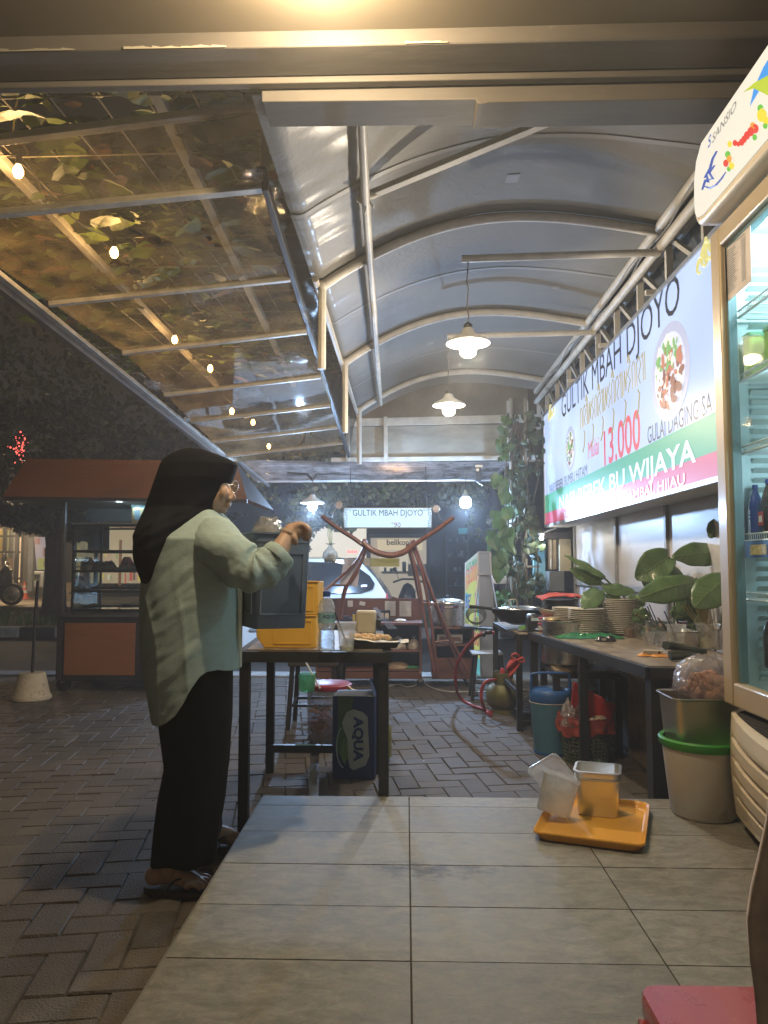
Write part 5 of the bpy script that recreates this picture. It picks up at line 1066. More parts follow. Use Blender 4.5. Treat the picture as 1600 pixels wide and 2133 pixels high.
# ================================================================== stove station
t = thing('stove_table', 'black steel stove table beside the green gas cylinder', 'table', (1.1, 5.7, 0))
zs = .645; P4 = [Vector((.765,5.20,0)), Vector((1.40,5.26,0)), Vector((1.38,6.3,0)), Vector((.735,6.3,0))]
for p in P4: MB().bar(up(p,0), up(p,zs-.03), .04, .04).build('leg', BLACKM, t, w=True)
mb = MB(); bars(mb, [(up(P4[i],zs-.015), up(P4[(i+1)%4],zs-.015)) for i in range(4)], .04, .03); bars(mb, [(up(P4[0],.05), up(P4[1],.05)), (up(P4[0],.25), up(P4[3],.25))], .03, .03); mb.build('frame', BLACKM, t, w=True)
MB().prism([(p.x*.98+.02, p.y) for p in P4], lambda x, y, h: Vector((x, y, zs-.01+h)), .012).build('table_top', WOODX, t, w=True); MB().box(.80,1.36,5.3,6.2,.24,.255).build('shelf', WOODX, t, w=True)
t = thing('gas_stove', 'black gas stove with knob on the steel table under the wok', 'stove', (.98, 5.62, zs+.003))
MB().box(-.11,.30,-.27,.30,0.002,.11).build('stove_body', BLACKP, t, bevel=.02); MB().box(-.14,-.05,-.36,-.20,-.05,.13).build('front_block', BLACKP, t, bevel=.03); MB().box(-.12,-.06,-.368,-.362,.085,.105).build('label_plate', pm('label_cyan', (.45,.60,.62), .4), t)
for k in range(4): a = k*PI/2+.5; MB().bar((.08+.04*math.cos(a), .02+.04*math.sin(a), .12), (.08+.16*math.cos(a), .02+.16*math.sin(a), .13), .012, .02).build('pan_support', BLACKM, t)
p = at(1078, 1268, y=5.66); t = thing('wok', 'dark wok with long handle and steel lid on the stove', 'wok', (p.x, 5.66, p.z))
MB().lathe([(.05,-.115),(.13,-.085),(.185,-.03),(.20,.0),(.19,-.002),(.12,-.075),(.001,-.10)], n=30, cap1=False).build('wok_body', pm('wok_iron', (.025,.025,.028), .35, .6), t, True); MB().lathe([(.165,.0),(.16,.006),(.10,.018),(.001,.022)], n=30, c=(.02,0,0)).build('lid', STEEL, t, True)
MB().tube([(-.19,-.02,0),(-.30,-.05,.015),(-.36,-.06,.018)], [.011,.011,.014], 8).build('long_handle', BLACKP, t, True); MB().tube(smooth_path([(-.06,0,.02),(-.06,0,.06),(-.01,0,.065),(.0,0,.02)]), .007, 6).build('lid_handle', pm('handle_grey', (.30,.29,.27), .4), t, True)
p = at(1060, 1292, y=5.35); t = thing('chilli_plate', 'plate with long green chillies at the stove table edge', 'plate', (.86, 5.42, zs+.004)); MB().lathe([(.04,0),(.07,.008),(.072,.01),(.04,.006)], n=20).build('plate_dish', WHITEP, t, True)
for k in range(4): MB().tube([(-.06,-.02+.015*k,.018+.004*k),(.0,-.01+.012*k,.022+.004*k),(.07,.0+.01*k,.018+.004*k)], [.003,.009,.004], 6).build('chilli', pm('chilli_green', (.10,.28,.05), .4), t, True)
# gas cylinder
OLIVE = pm('gas_olive', (.13,.12,.03), .45, .1, .3, 6, stain_or_glint=(5,.58,(.20,.13,.06)))
t = thing('gas_cylinder', 'squat green and rusty gas cylinder with collar on the paving', 'gas cylinder', (.735, 5.86, 0))
MB().lathe([(.085,.0),(.09,.012),(.085,.03),(.10,.045),(.122,.075),(.128,.12),(.126,.155),(.105,.20),(.06,.222),(.001,.226)], n=32).build('tank', OLIVE, t, True)
c = MB()
for k in range(20):
    a0_, a1_ = -2.6+k*.26, -2.6+(k+1)*.26
    c.add([(r_*math.cos(a), r_*math.sin(a), z) for a, r_, z in ((a0_,.082,.215),(a1_,.082,.215),(a1_,.078,.30),(a0_,.078,.30),(a0_,.076,.215),(a1_,.076,.215),(a1_,.073,.30),(a0_,.073,.30))], [(0,1,2,3),(5,4,7,6),(3,2,6,7)])
c.build('collar', OLIVE, t, 40); MB().lathe([(.02,.22),(.02,.31),(.012,.33)], n=12).build('valve', pm('valve_red', (.45,.03,.03), .4), t, True); MB().lathe([(.09,.0),(.10,-.001),(.10,.02),(.09,.02)], n=24).build('foot_ring', OLIVE, t, True)
RUB = pm('hose_red', (.30,.035,.035), .35, 0, .15, 5)
t = thing('gas_hose', 'red rubber gas hose looping from the stove down to the cylinder', 'hose', at(960,1460,y=5.9))
G = lambda u, v, y: at(u, v, y=y)
mb = MB(); sp_tube(mb, [G(1030,1318,5.55),G(1005,1320,5.6),G(975,1345,5.75),G(952,1385,5.85),G(950,1430,5.95),G(960,1455,6.1),at(985,1470,z=.014),at(1005,1476,z=.014),at(1018,1483,z=.014),G(1024,1484,5.72)], .0125, .0125, 10); mb.build('hose', RUB, t, True, w=True)
mb = MB(); sp_tube(mb, [Vector((.68,5.80,.25)),G(1012,1420,5.72),G(1003,1440,5.72),G(1004,1462,5.72),at(1012,1482,z=.014),at(1022,1489,z=.014)], .0125, .0125, 10); mb.build('hose', RUB, t, True, w=True)
p = G(1012,1320,5.5); MB().ball(G(1018,1317,5.55), .022, sc=(1.4,1,.8)).ball(G(1008,1322,5.55), .018).build('regulator', BLACKP, t, True, w=True)
t = thing('white_cable', 'thin white cable straggling over the paving from the cabinet', 'cable', at(900,1430,z=0)); mb = MB(); sp_tube(mb, [G(877,1400,6.95),at(880,1415,z=.01),at(895,1430,z=.008),at(930,1440,z=.008),at(985,1441,z=.008),at(1015,1442,z=.008)], .006, .006, 6)
sp_tube(mb, [at(800,1432,z=.008),at(830,1426,z=.008),at(850,1431,z=.008),at(872,1424,z=.01),at(842,1424,z=.008),at(812,1427,z=.008)], .005, .005, 6); mb.build('cable', pm('cable_white', (.45,.45,.44), .5), t, True, w=True)
t = thing('black_stool', 'small black stool with pale top between the cabinet and the stove', 'stool', (.68, 6.42, 0))
MB().box(-.14,.12,-.13,.13,.375,.39).build('seat', pm('stool_top_pale', (.30,.31,.33), .3), t, bevel=.004)
for i, j in ((-1,-1),(1,-1),(1,1),(-1,1)): MB().bar((i*.14,j*.13,0),(i*.10,j*.10,.375),.024,.024).build('leg', BLACKM, t)
MB().box(-.12,.10,-.11,.11,.14,.15).build('footrest', BLACKM, t)
t = thing('cable_coil', 'coil of dark cable lying by the pot at the cabinet end', 'cable', G(992,1285,6.9)); mb = MB(); c = G(992,1287,6.9)
for q_ in range(4): mb.tube([c+Vector((.07*math.cos(a)*(1+.1*q_), .03*math.sin(a), .055*math.sin(a)*(1+.1*q_)+.01*q_)) for a in [2*PI*i/18 for i in range(19)]], .006, 5)
mb.build('coil', pm('coil_dark', (.04,.06,.05), .5), t, True, w=True); MB().bar(G(968,1306,6.9), G(1040,1312,6.5), .10, .02).build('shelf_board', BLACKM, t, w=True)
t = thing('red_rag', 'red rag tied on the stove table leg above the cylinder', 'rag', G(1070,1385,5.25)); mb = MB()
def rag(a, b):
    u = (1066+20*a)*(1-b)+(1054+9*a)*b; v = (1366+14*a)*(1-b)+(1392+22*a)*b; return at(u, v, y=5.10+.02*math.sin(a*9+b*4))
mb.grid(rag, 14, 14); o = mb.build('rag_tail', pm('rag_red', (.42,.06,.05), .9), t, True, w=True); md = o.modifiers.new('s', 'SOLIDIFY'); md.thickness = .004
mb = MB(); sp_tube(mb, [G(1085,1372,5.12),G(1075,1362,5.1),G(1066,1366,5.1),G(1074,1376,5.1),G(1088,1370,5.1),G(1092,1378,5.1),G(1080,1378,5.1)], .014, .010, 7, flat=.6); mb.build('rag_knot', pm('rag_red', (.42,.06,.05)), t, True, w=True)

# low side table carrying the big pot
t = thing('low_table', 'low black table with pale print top carrying the big steel pot', 'table', (1.12, 4.98, 0)); zl = .475
P5 = [Vector((.90,4.62,0)), Vector((1.26,4.60,0)), Vector((1.30,5.12,0)), Vector((.92,5.14,0))]
for p in P5: MB().bar(up(p,0), up(p,zl-.03), .04, .04).build('leg', BLACKM, t, w=True)
mb = MB(); bars(mb, [(up(P5[i],zl-.018), up(P5[(i+1)%4],zl-.018)) for i in range(4)], .04, .035); mb.build('frame', BLACKM, t, w=True); MB().prism([(p.x, p.y) for p in P5], lambda x, y, h: Vector((x, y, zl+h)), .010).build('table_top', WOOD, t, w=True)
t = thing('stock_pot', 'large brushed steel pot on the low table, half hidden by the right table', 'pot', (1.04, 4.93, zl+.012)); R1 = .165
MB().lathe([(R1-.01,0),(R1,.01),(R1,.27),(R1+.006,.275),(R1-.006,.275),(R1-.006,.03),(.001,.02)], n=40, cap1=False).build('pot_body', STEEL, t, 35); 
MB().lathe([(.001,.298),(.055,.292),(.06,.28),(.001,.279)], n=24, c=(-.10,0,0)).build('lid_edge', pm('brass_lid', (.50,.40,.22), .35, .7), t, True); MB().tube([(-R1,-.04,.22),(-R1-.03,-.04,.215),(-R1-.03,.04,.215),(-R1,.04,.22)], .006, 6).build('handle', STEEL, t, True)

# ================================================================== long right table
ZR = .665; Q = [Vector((1.082,3.42,0)), Vector((1.60,3.40,0)), Vector((1.60,5.15,0)), Vector((.842,5.16,0))]
t = thing('prep_table', 'long black framed prep table along the right wall, crowded with plates', 'table', (1.25,4.3,0))
cQ = sum(Q, Vector())/4
for p, w_ in ((Q[0],.085),(Q[1],.045),(Q[2],.045),(Q[3],.045),(Vector((.966,4.25,0)),.045),(Vector((1.55,4.25,0)),.045)):
    q_ = p.lerp(cQ, .03) if w_ < .08 else p+Vector((.045,.045,0)); MB().bar(up(q_,0), up(q_,ZR-.05), w_, w_).build('leg', BLACKM, t, w=True, bevel=.002)
mb = MB(); bars(mb, [(up(Q[i],ZR-.025), up(Q[(i+1)%4],ZR-.025)) for i in range(4)], .045, .05); mb.build('top_frame', BLACKM, t, w=True)
mb = MB(); mb.prism([(p.x, p.y) for p in [v.lerp(cQ,.02) for v in Q]], lambda x, y, h: Vector((x, y, ZR-.010+h)), .014); mb.build('table_top', WOODX, t, w=True)
T0 = ZR+.006
def onT(u, v): return at(u, v, z=T0)
PLM = pm('plate_melamine', (.60,.55,.46), .35, 0, .1, 6); PLE = pm('plate_black', (.03,.03,.035), .35)
def stack(x, y, r, n, dz, m, lb, z=T0, kind='plate', grp='plate stacks on the prep table'):
    t = thing(kind+'_stack', lb, kind+' stack', (x, y, z), 0, grp)
    for k in range(n):
        ox, oy = jit(.003), jit(.003); MB().lathe([(r*.55,dz*k),(r*.62,dz*k),(r*.95,dz*k+.013),(r,dz*k+.015),(r*.995,dz*k+.018),(r*.93,dz*k+.016),(r*.6,dz*k+.005),(.001,dz*k+.004)], n=28, c=(ox,oy,0), cap1=False).build(kind, m, t, True)
    return t
p = at(1296, 1320, y=4.95); stack(p.x, 4.95, .118, 19, .0118, PLM, 'tallest stack of pale plates, right of the others on the prep table')
p = at(1222, 1320, y=4.86); stack(p.x, 4.86, .112, 14, .0118, PLM, 'middle stack of pale plates behind the green plastic sheet')
p = at(1182, 1320, y=5.0); stack(p.x-.005, 5.03, .085, 15, .0108, PLM, 'left stack of smaller pale plates beside the red and white tubs')
p = at(1243, 1290, y=5.1); stack(p.x-.0, 5.07+.03, .09, 16, .0125, PLM, 'short part of a plate stack peeping between the two big stacks')
p = at(1171, 1300, y=5.5); t = stack(p.x, 5.55, .135, 18, .0118, PLE, 'stack of black plates under a crumpled red cloth', zs+.004, grp=None)
tt = thing('red_cloth', 'crumpled red cloth lying on the stack of black plates', 'cloth', (p.x, 5.55, zs+.235))
def clo(a, b):
    x = -.16+.32*a; y = -.13+.26*b; return Vector((x, y, .0+.028*(1-(abs(a-.5)*2)**3)+.018*nz3((a*4, b*3, 1))+.005*nz3((a*11, b*8, 2))-.02*max(0,abs(b-.5)*2-.6)))
o = MB().grid(clo, 40, 26).build('cloth_sheet', pm('cloth_red', (.50,.08,.055), .9, 0, .15, 20), tt, True); md = o.modifiers.new('s', 'SOLIDIFY'); md.thickness = .006
p = onT(1139, 1318); t = thing('tub_stack', 'stacked red and white striped tubs with a cream bowl tilted on top', 'tubs', (p.x+.005, p.y+.02, T0))
for k, c in enumerate(('r','w','r','w','r')): MB().lathe([(.048,.020*k),(.058,.020*k+.017),(.06,.020*k+.019),(.052,.020*k+.0195)], n=24).build('tub', pm('tub_'+c, (.48,.04,.05) if c == 'r' else (.62,.56,.50), .4), t, True)
MB().lathe([(.025,0),(.05,.02),(.062,.045),(.058,.045),(.045,.022),(.001,.006)], n=24, M=Matrix.Rotation(.2,3,'Y'), c=(0,0,.105), cap1=False).build('bowl', PLM, t, True)
# crumpled films and green sheet
def crumple(x0, x1, y0, y1, z, h, nm, m, t, seed=0, f=7, n=26):
    def fn(a, b):
        e = min(1, 6*min(a, 1-a, b, 1-b)); s_ = seed; return Vector((x0+(x1-x0)*a+.02*nz3((b*4,s_,0)), y0+(y1-y0)*b+.02*nz3((a*4,s_,1)), z+h*e*(.25+.75*abs(nz3((a*f, b*f*.8, s_))))+h*.3*e*abs(nz3((a*f*3, b*f*3, s_+4)))))
    return MB().grid(fn, n, n).build(nm, m, t, True)
t = thing('green_sheet', 'crumpled shiny green plastic sheet at the far edge of the prep table', 'plastic sheet', (1.05, 4.75, T0)); a_ = onT(1150,1324); b_ = onT(1310,1322)
crumple(a_.x-1.05, b_.x-1.05-.1, -.10, .06, .001, .035, 'sheet', pm('green_film_op', (.02,.19,.07), .25, 0, .3, 20, coat=.6), t, 2, 9, 34)
p = onT(1265, 1322); t = thing('covered_plate', 'single pale plate under crumpled clear film in front of the plate stacks', 'plate', (p.x, p.y+.07, T0+.012)); MB().lathe([(.07,0),(.12,.012),(.13,.016),(.12,.018),(.07,.006),(.001,.006)], n=28, sx=1.05).build('plate_dish', PLM, t, True); crumple(-.14, .06, -.10, .08, .02, .07, 'film', sheetmat('crumpled_film', (1,1,1), .74, .10, (.65,.62,.58), .42, .9, 30), t, 5, 6, 30)
p = onT(1262, 1336); t = thing('key_pouch', 'small black glossy key pouch lying alone on the prep table', 'pouch', (p.x, p.y, T0)); lump(t, 'pouch_body', (-.025,0,.001), .038, .024, .028, pm('pouch_black', (.012,.012,.013), .2, coat=.7), 3); lump(t, 'pouch_flap', (.028,.0,.001), .032, .022, .032, pm('pouch_black', (.012,.012,.013)), 7); MB().box(-.03,-.005,-.027,-.022,.008,.020).build('metal_clasp', STEEL, t)
p = onT(1328, 1328); t = thing('woven_box', 'low speckled brown box behind the key pouch', 'box', (p.x, p.y+.05, T0)); MB().box(-.055,.055,-.05,.05,0,.055).build('box_body', pm('woven_brown', (.17,.12,.08), .8, 0, .5, 60, bump=.5), t, bevel=.003); MB().box(-.05,.05,-.045,.045,.0555,.058).build('box_lid', pm('woven_dark', (.08,.06,.05), .8), t)
def tub(p, w_, d_, h, lb, nm='plastic_tub', m=None, rz=0, tp=.86):
    t = thing(nm, lb, 'tub', p, rz); m = m or CUPM
    MB().loft([[Vector((x*k, y*k, z)) for x, y in rc(w_, d_, .015)] for k, z in ((tp,.0),(tp+.02,.006),(.97,h*.94),(1.0,h*.95),(1.06,h),(1.03,h+.003),(.96,h-.004),(tp-.02,.008))], cap1=True).build('tub_body', m, t, 50); return t
p = onT(1372, 1332); t = tub(Vector((p.x, p.y+.04, T0)), .115, .10, .105, 'clear box holding black tongs, left of the cup with straw', m=sheetmat('box_bluish', (.85,.93,.95), .62, .15, (.5,.56,.58), .45))
MB().box(.0,.018,-.052,-.049,.005,.098).build('label_strip', pm('label_pale', (.62,.50,.42), .6), t)
for k in range(3): MB().bar((-.01+.018*k,0,.05),(-.055+.012*k,.02,.185+.01*k),.014,.006).build('tongs', BLACKP, t)
p = onT(1410, 1352); cup(Vector((p.x, p.y, T0)), .128, .05, 'clear cup with a leaning black straw near the clear box on the prep table', [(.014,-.01,.012),(-.055,.02,.20)], .28)
p = onT(1475, 1352); cup(Vector((p.x+.01, p.y+.02, T0)), .132, .062, 'wide clear cup half full, next to the fridge frame', None, .45, dc=(.42,.40,.36))
p = onT(1447, 1330); t = tub(Vector((p.x, p.y+.02, T0)), .14, .11, .10, 'white tub with a red spoon across it, between two cups', m=sheetmat('tub_milky', (.95,.95,.95), .55, .2, (.60,.60,.58), .6)); MB().tube([(-.10,-.05,.095),(-.02,-.04,.07),(.08,-.03,.06)], [.016,.011,.010], 8, flat=.5).build('red_spoon', pm('spoon_red', (.30,.02,.03), .35), t, True)
p = at(1430, 1290, y=4.6); t = thing('steel_trays', 'steel food trays with ladles at the back of the prep table', 'trays', (1.49, 4.45, T0))
for k in range(2): 
    y0_ = -.34+.36*k; MB().loft([[Vector((x*q_, y*q_+y0_+.15, z)) for x, y in rc(.20,.30,.02)] for q_, z in ((.88,0),(.96,.085),(1.04,.09),(1.0,.087),(.94,.08),(.86,.01))]).build('tray', STEEL, t, 50)
for k in range(4): MB().tube([(.0+.02*k, -.25+.2*k, .05), (-.06-.01*k, -.3+.18*k, .15)], .007, 6, flat=.5).build('ladle_handle', [STEEL, pm('ladle_wood', (.35,.22,.12), .6)][k % 2], t, True)
p = onT(1365, 1345); t = thing('clear_pouches', 'small open clear plastic pouches standing on the prep table', 'pouches', (p.x, p.y+.02, T0)); film_m = sheetmat('pouch_film', (1,1,1), .80, .08, (.7,.68,.64), .30, .6, 30)
for k in range(2): MB().lathe([(.014,.0),(.02,.01),(.028,.05),(.040,.075)], n=14, c=(-.028+.05*k, .01*k, .0), sx=1.1, sy=.7, cap1=False).build('pouch', film_m, t, True)
crumple(.0, .09, -.05, .03, .001, .03, 'loose_film', film_m, t, 8, 5, 14)
p = onT(1360, 1366); t = thing('cigarette_box', 'small printed carton on orange film at the near part of the prep table', 'box', (p.x, p.y, T0+.004), R_(-20)); MB().box(-.045,.045,-.02,.02,.003,.024).build('carton', pm('carton_beige', (.46,.38,.28), .5, 0, .3, 40), t, bevel=.002); MB().box(-.04,.02,-.0212,-.0204,.009,.019).build('printed_side', pm('print_grey', (.12,.10,.09)), t); MB().box(.025,.038,-.0214,-.0206,.007,.020).build('printed_mark', BLACKP, t)
crumple(-.07, .07, -.04, .04, -.003, .022, 'orange_film', pm('film_orange', (.70,.30,.06), .25, coat=.5), t, 4, 5, 14)
p = onT(1415, 1376); t = thing('dark_cloth', 'rolled dark green patterned cloth near the table corner', 'cloth', (p.x+.02, p.y+.03, T0), R_(12)); DCL = pm('cloth_darkgreen', (.045,.055,.035), .8, 0, .6, 18, c2=(.012,.014,.012))
mb = MB(); sp_tube(mb, [(-.06,.03,.065),(-.01,.035,.06),(.05,.0,.045),(.12,-.01,.035)], .026, .018, 12, flat=.8); mb.build('cloth_roll', DCL, t, True)
for k in range(4): mb = MB(); sp_tube(mb, [(-.075+.006*k,-.03+.012*k,.016+.012*(k%2)),(-.02,-.035+.012*k,.020+.012*(k%2)),(.08,-.03+.01*k,.018)], .017, .02, 10, flat=.8); mb.build('cloth_fold', DCL, t, True)
p = at(1475, 1290, y=4.2); t = thing('skewer_bundle', 'bundle of thin bamboo skewers standing beside the fridge frame', 'skewers', (at(1490,1330,y=4.1).x, 4.1, T0)); mb = MB(); rq = random.Random(3)
for k in range(26): a = rq.uniform(-.012,.012); mb.bar((a, rq.uniform(-.02,.02), .03), (a*3-.09+rq.uniform(-.05,.06), rq.uniform(-.04,.04), rq.uniform(.20,.29)), .003, .003)
mb.build('skewers', pm('bamboo', (.35,.26,.10), .6), t); MB().lathe([(.03,0),(.032,.1)], n=16, cap1=False).build('holder', STEEL, t, True)

# ================================================================== potted plant with big leaves
t = thing('leafy_plant', 'plant with big broad dark green leaves leaning over the prep table', 'plant', (1.66, 4.7, .54))
LFM = pm('big_leaf', (.085,.150,.055), .38, 0, .25, 5, stretch=(1,1,1), coat=.25, spec=.45); LFY = pm('big_leaf_edge', (.28,.24,.08), .6)
def bigleaf(stem, tip, wid, y, dy, tilt, curl=.12, t=t, m=None):
    """stem and tip in picture coordinates, width in pixels; real leaf bent in depth"""
    a = at(*stem, y=y); b_ = at(*tip, y=y+dy); ax = b_-a; L = ax.length; ax.normalize(); n_ = Vector((-.35, -1, tilt)).normalized(); sd = ax.cross(n_).normalized(); n_ = sd.cross(ax)
    W_ = wid/FPX*y
    def fn(s_, q_):
        w_ = W_*math.sin(PI*min(1, s_*.93+.055))**.62*(1-.35*s_); e = (q_-.5)*2
        lob = -.10*L*(1-s_)**5*abs(e)
        return a + ax*(L*s_+lob) + sd*(w_*e) + n_*(-curl*L*(s_-.4)**2*2 + .22*w_*abs(e)**1.4*(-1) + .012*math.sin(s_*16)*abs(e)*.5 + .006)
    mb = MB().grid(fn, 18, 10); o = mb.build('leaf', m or LFM, t, True, w=True)
    md = o.modifiers.new('s', 'SOLIDIFY'); md.thickness = .0015
    rib = MB().tube([fn(s_/10, .5)+n_*.0025 for s_ in range(11)], .0028, 5)
    for k in range(1, 8):
        for e_ in (.06, .94): s0_ = k/9; rib.tube([fn(s0_, .5)+n_*.002, fn(min(1, s0_+.09), .5+(e_-.5)*.5)+n_*.0022, fn(min(1, s0_+.14), .5+(e_-.5)*.95)+n_*.002], [.0016,.0012,.0006], 4)
    rib.build('midrib', pm('leaf_rib', (.15,.21,.09), .5), o, True, w=True)
    base = Vector((t.location.x, y+.1, .56)); mid = a.lerp(base, .5)+Vector((.04,.05,.03)); MB().tube(smooth_path([a, mid, base]), .006, 6).build('stalk', pm('stalk_green', (.09,.13,.05), .6), t, True, w=True)
for args in (((1393,1160),(1325,1205),-40,4.7,.0,.1),((1418,1235),(1335,1180),46,4.75,.0,.0),((1495,1150),(1405,1158),32,4.4,-.1,.3),((1500,1175),(1430,1150),30,4.6,0,.2),((1445,1212),(1332,1242),38,4.3,-.15,.5),((1440,1208),(1420,1290),26,4.5,0,.2),((1460,1225),(1380,1170),20,4.9,.1,.3),
             ((1510,1205),(1448,1262),42,4.1,-.1,.3),((1470,1200),(1500,1180),28,4.9,0,.1),((1255,1200),(1178,1155),10,5.0,0,.8),((1250,1210),(1188,1185),20,5.05,0,.3),((1258,1225),(1325,1232),18,5.0,.0,.7),((1248,1230),(1215,1265),26,4.95,-.1,.4),((1268,1252),(1290,1238),22,5.0,0,.3),((1310,1250),(1345,1258),18,4.9,0,.3),((1400,1270),(1432,1290),16,4.6,0,.4),((1500,1085),(1478,1120),20,4.3,0,.0),((1330,1270),(1345,1310),22,4.8,0,.2),((1460,1270),(1440,1310),24,4.5,0,.1)):
    bigleaf(*args)

# ================================================================== trellis column with vine at the far right
t = thing('vine_column', 'thick vine with bright heart shaped leaves climbing thin white posts at the far right', 'vine', (1.3, 7.9, 0))
for u in (1066, 1096): MB().tube([at(u,1300,y=7.9), at(u-2,830,y=7.9)], .018, 8).build('trellis_post', pm('post_grey', (.30,.28,.24), .7), t, True, w=True)
for v in (960, 1090, 1180): MB().bar(at(1050,v,y=7.88), at(1125,v,y=7.88), .02, .02).build('trellis_bar', pm('post_grey', (.30,.28,.24)), t, w=True)
LV = pm('column_leaf', (.075,.15,.045), .4, 0, .3, 4, island=.3); LVD = pm('column_leaf_dark', (.032,.052,.022), .5, 0, .4, 4, island=.4)
mb = MB(); rq = random.Random(14); random.seed(5)
for k in range(820):
    v = rq.uniform(860, 1262); f_ = (v-860)/400
    cu_ = 1088+6*math.sin(v*.03); hw_ = 38+14*math.sin(v*.021+1)
    u = cu_+rq.uniform(-hw_, hw_); y = 7.9+rq.uniform(-.20,.25)
    if nz3((u*.03, v*.02, 3)) < -.05: continue
    leaf(mb, at(u, v, y=y), rq.uniform(.05,.085), (jit(.6)-.2, -1, jit(.7)), 1 if u > 1062 else 0, .2)
for k in range(46):
    v = rq.uniform(985, 1190); u = 1048+rq.uniform(-28,14)*(1 if 1020 < v < 1160 else .4); leaf(mb, at(u, v, y=7.6+rq.uniform(-.1,.1)), rq.uniform(.09,.14), (jit(.4), -1, .2+jit(.5)), 0, .25, yaw=R_(90)+jit(.6))
mb.build('foliage', [LV, LVD], t, w=True)
mb = MB()
for k in range(9):
    u = rq.uniform(1060,1115); pts = [at(u+8*math.sin(i*.8+k), 1262-i*24, y=7.85+.06*math.cos(i+k)) for i in range(17)]; mb.tube(pts, .008, 5)
mb.build('stems', pm('vine_stem_brown', (.09,.07,.045), .8), t, True, w=True)
# hanging things left of the white boards
t = thing('rack_goods', 'cream box and hanging tan apron on a rack left of the white boards', 'rack', at(1165,1230,y=8.0)); yR = 8.0
def rq2(u0, v0, u1, v1, nm, m, dy=0, th=.05): a_, b_ = at(u0, v1, y=yR+dy), at(u1, v0, y=yR+dy); MB().box(a_.x, b_.x, yR+dy, yR+dy+th, a_.z, b_.z).build(nm, m, t, w=True, bevel=.006)
rq2(1166,1122,1190,1190,'cream_box',pm('cream_box', (.42,.36,.24), .6)); rq2(1144,1190,1176,1232,'grey_crate',pm('grey_crate', (.13,.13,.12), .6),-.05,.2); rq2(1132,1108,1196,1122,'rack_shelf',pm('rack_dark', (.05,.045,.05), .6),-.05,.3); rq2(1112,1128,1136,1235,'teal_panel',pm('teal_panel', (.22,.40,.40), .5),.15)
mb = MB().grid(lambda a, b: at(1142+20*a, 1124+62*b, y=yR-.03+.02*math.sin(a*14)), 24, 4); mb.build('apron', pm('apron_tan', (.36,.29,.20), .9), t, True, w=True)
p = at(1128,1121,y=7.7); t = thing('spot_lamp', 'small bright spot lamp under the far lower corner of the big sign', 'lamp', p); MB().ball((0,0,0), .022).build('bulb', em('spot_glow', (1.0,.95,.85), 25), t, True); MB().lathe([(.025,.01),(.04,.05),(.015,.06)], n=14).build('reflector', ALU, t, True); MB().bar((0,0,.05),(.15,0,.10),.012,.012).build('arm', ALU, t); lamp(t, (0,-.04,-.02), 4, (1,.95,.85), .03)
t = thing('wicker_lid', 'dim brown woven cover hanging behind the vine column', 'cover', at(1045,1200,y=8.3)); mb = MB(); p = at(1045,1200,y=8.3); mb.lathe([(.001,.14),(.05,.12),(.20,-.02),(.22,-.08)], n=24, c=p, sy=.6, cap1=False); mb.build('cover', pm('wicker', (.20,.12,.07), .8, 0, .3, 30, stretch=(1,1,8)), t, True, w=True); MB().ball(p+Vector((0,0,.15)), .02).build('knob', pm('wicker', (.20,.12,.07)), t, True, w=True)

# ================================================================== under the right table
t = thing('drink_cooler', 'blue plastic drink cooler with a darker blue lid and tall handle', 'cooler', (at(1150,1500,y=4.62).x-.01, 4.62, 0))
BL1 = pm('cooler_blue', (.10,.27,.42), .45, 0, .08, 3); BL2 = pm('cooler_darkblue', (.02,.09,.28), .4)
MB().lathe([(.095,.008),(.10,.02),(.118,.30),(.12,.305)], n=32, cap0=True).build('body', BL1, t, 40); MB().lathe([(.123,.305),(.125,.31),(.124,.352),(.115,.372),(.108,.376),(.10,.366),(.001,.362)], n=32, cap1=False).build('lid', BL2, t, 40)
MB().lathe([(.122,.300),(.1245,.302),(.122,.305)], n=32, cap0=False, cap1=False).build('seam_ring', WHITEP, t, True); MB().lathe([(.10,0),(.102,.01),(.10,.015)], n=32).build('foot', BL2, t, True)
MB().tube(smooth_path([(-.115,-.02,.34),(-.113,-.02,.44),(-.10,-.02,.468),(0,-.02,.472),(.10,-.02,.468),(.113,-.02,.44),(.115,-.02,.34)]), .008, 8).build('handle', BL2, t, True)
t = thing('waste_basket', 'green mesh basket lined with a red bag and stuffed with wrappers', 'basket', (at(1222,1560,y=4.40).x, 4.42, 0))
GB = pm('basket_green', (.10,.13,.085), .6); mb = MB(); n_ = 30
for k in range(n_): a = 2*PI*k/n_; mb.bar((.115*math.cos(a), .115*math.sin(a), 0), (.150*math.cos(a), .150*math.sin(a), .235), .007, .004)
for k in range(12): r_ = .115+.035*k/11; z = .235*k/11; mb.tube([(r_*math.cos(a), r_*math.sin(a), z) for a in [2*PI*i/28 for i in range(29)]], .0035, 4)
mb.build('mesh_side', GB, t); MB().lathe([(.001,.003),(.116,.003),(.116,.0)], n=28).build('base', GB, t)
def skirt(a, b): th_ = 2*PI*a; r_ = .158+.010*math.sin(th_*9)*b+.008*nz3((math.cos(th_)*4, math.sin(th_)*4, b*3)); return Vector((r_*math.cos(th_), r_*math.sin(th_), .262-(.09+.035*nz3((math.cos(th_)*2, math.sin(th_)*2, 5)))*b+.006*math.sin(th_*13)))
MB().grid(skirt, 90, 10).build('red_liner', pm('liner_red', (.34,.06,.04), .35, 0, .25, 12, coat=.3), t, True)
MB().grid(lambda a, b: Vector(((.158-.12*b)*math.cos(2*PI*a), (.158-.12*b)*math.sin(2*PI*a), .262-.08*b+.02*nz3((a*9,b*3,0)))), 60, 8).build('liner_inside', pm('liner_red', (.34,.06,.04)), t, True)
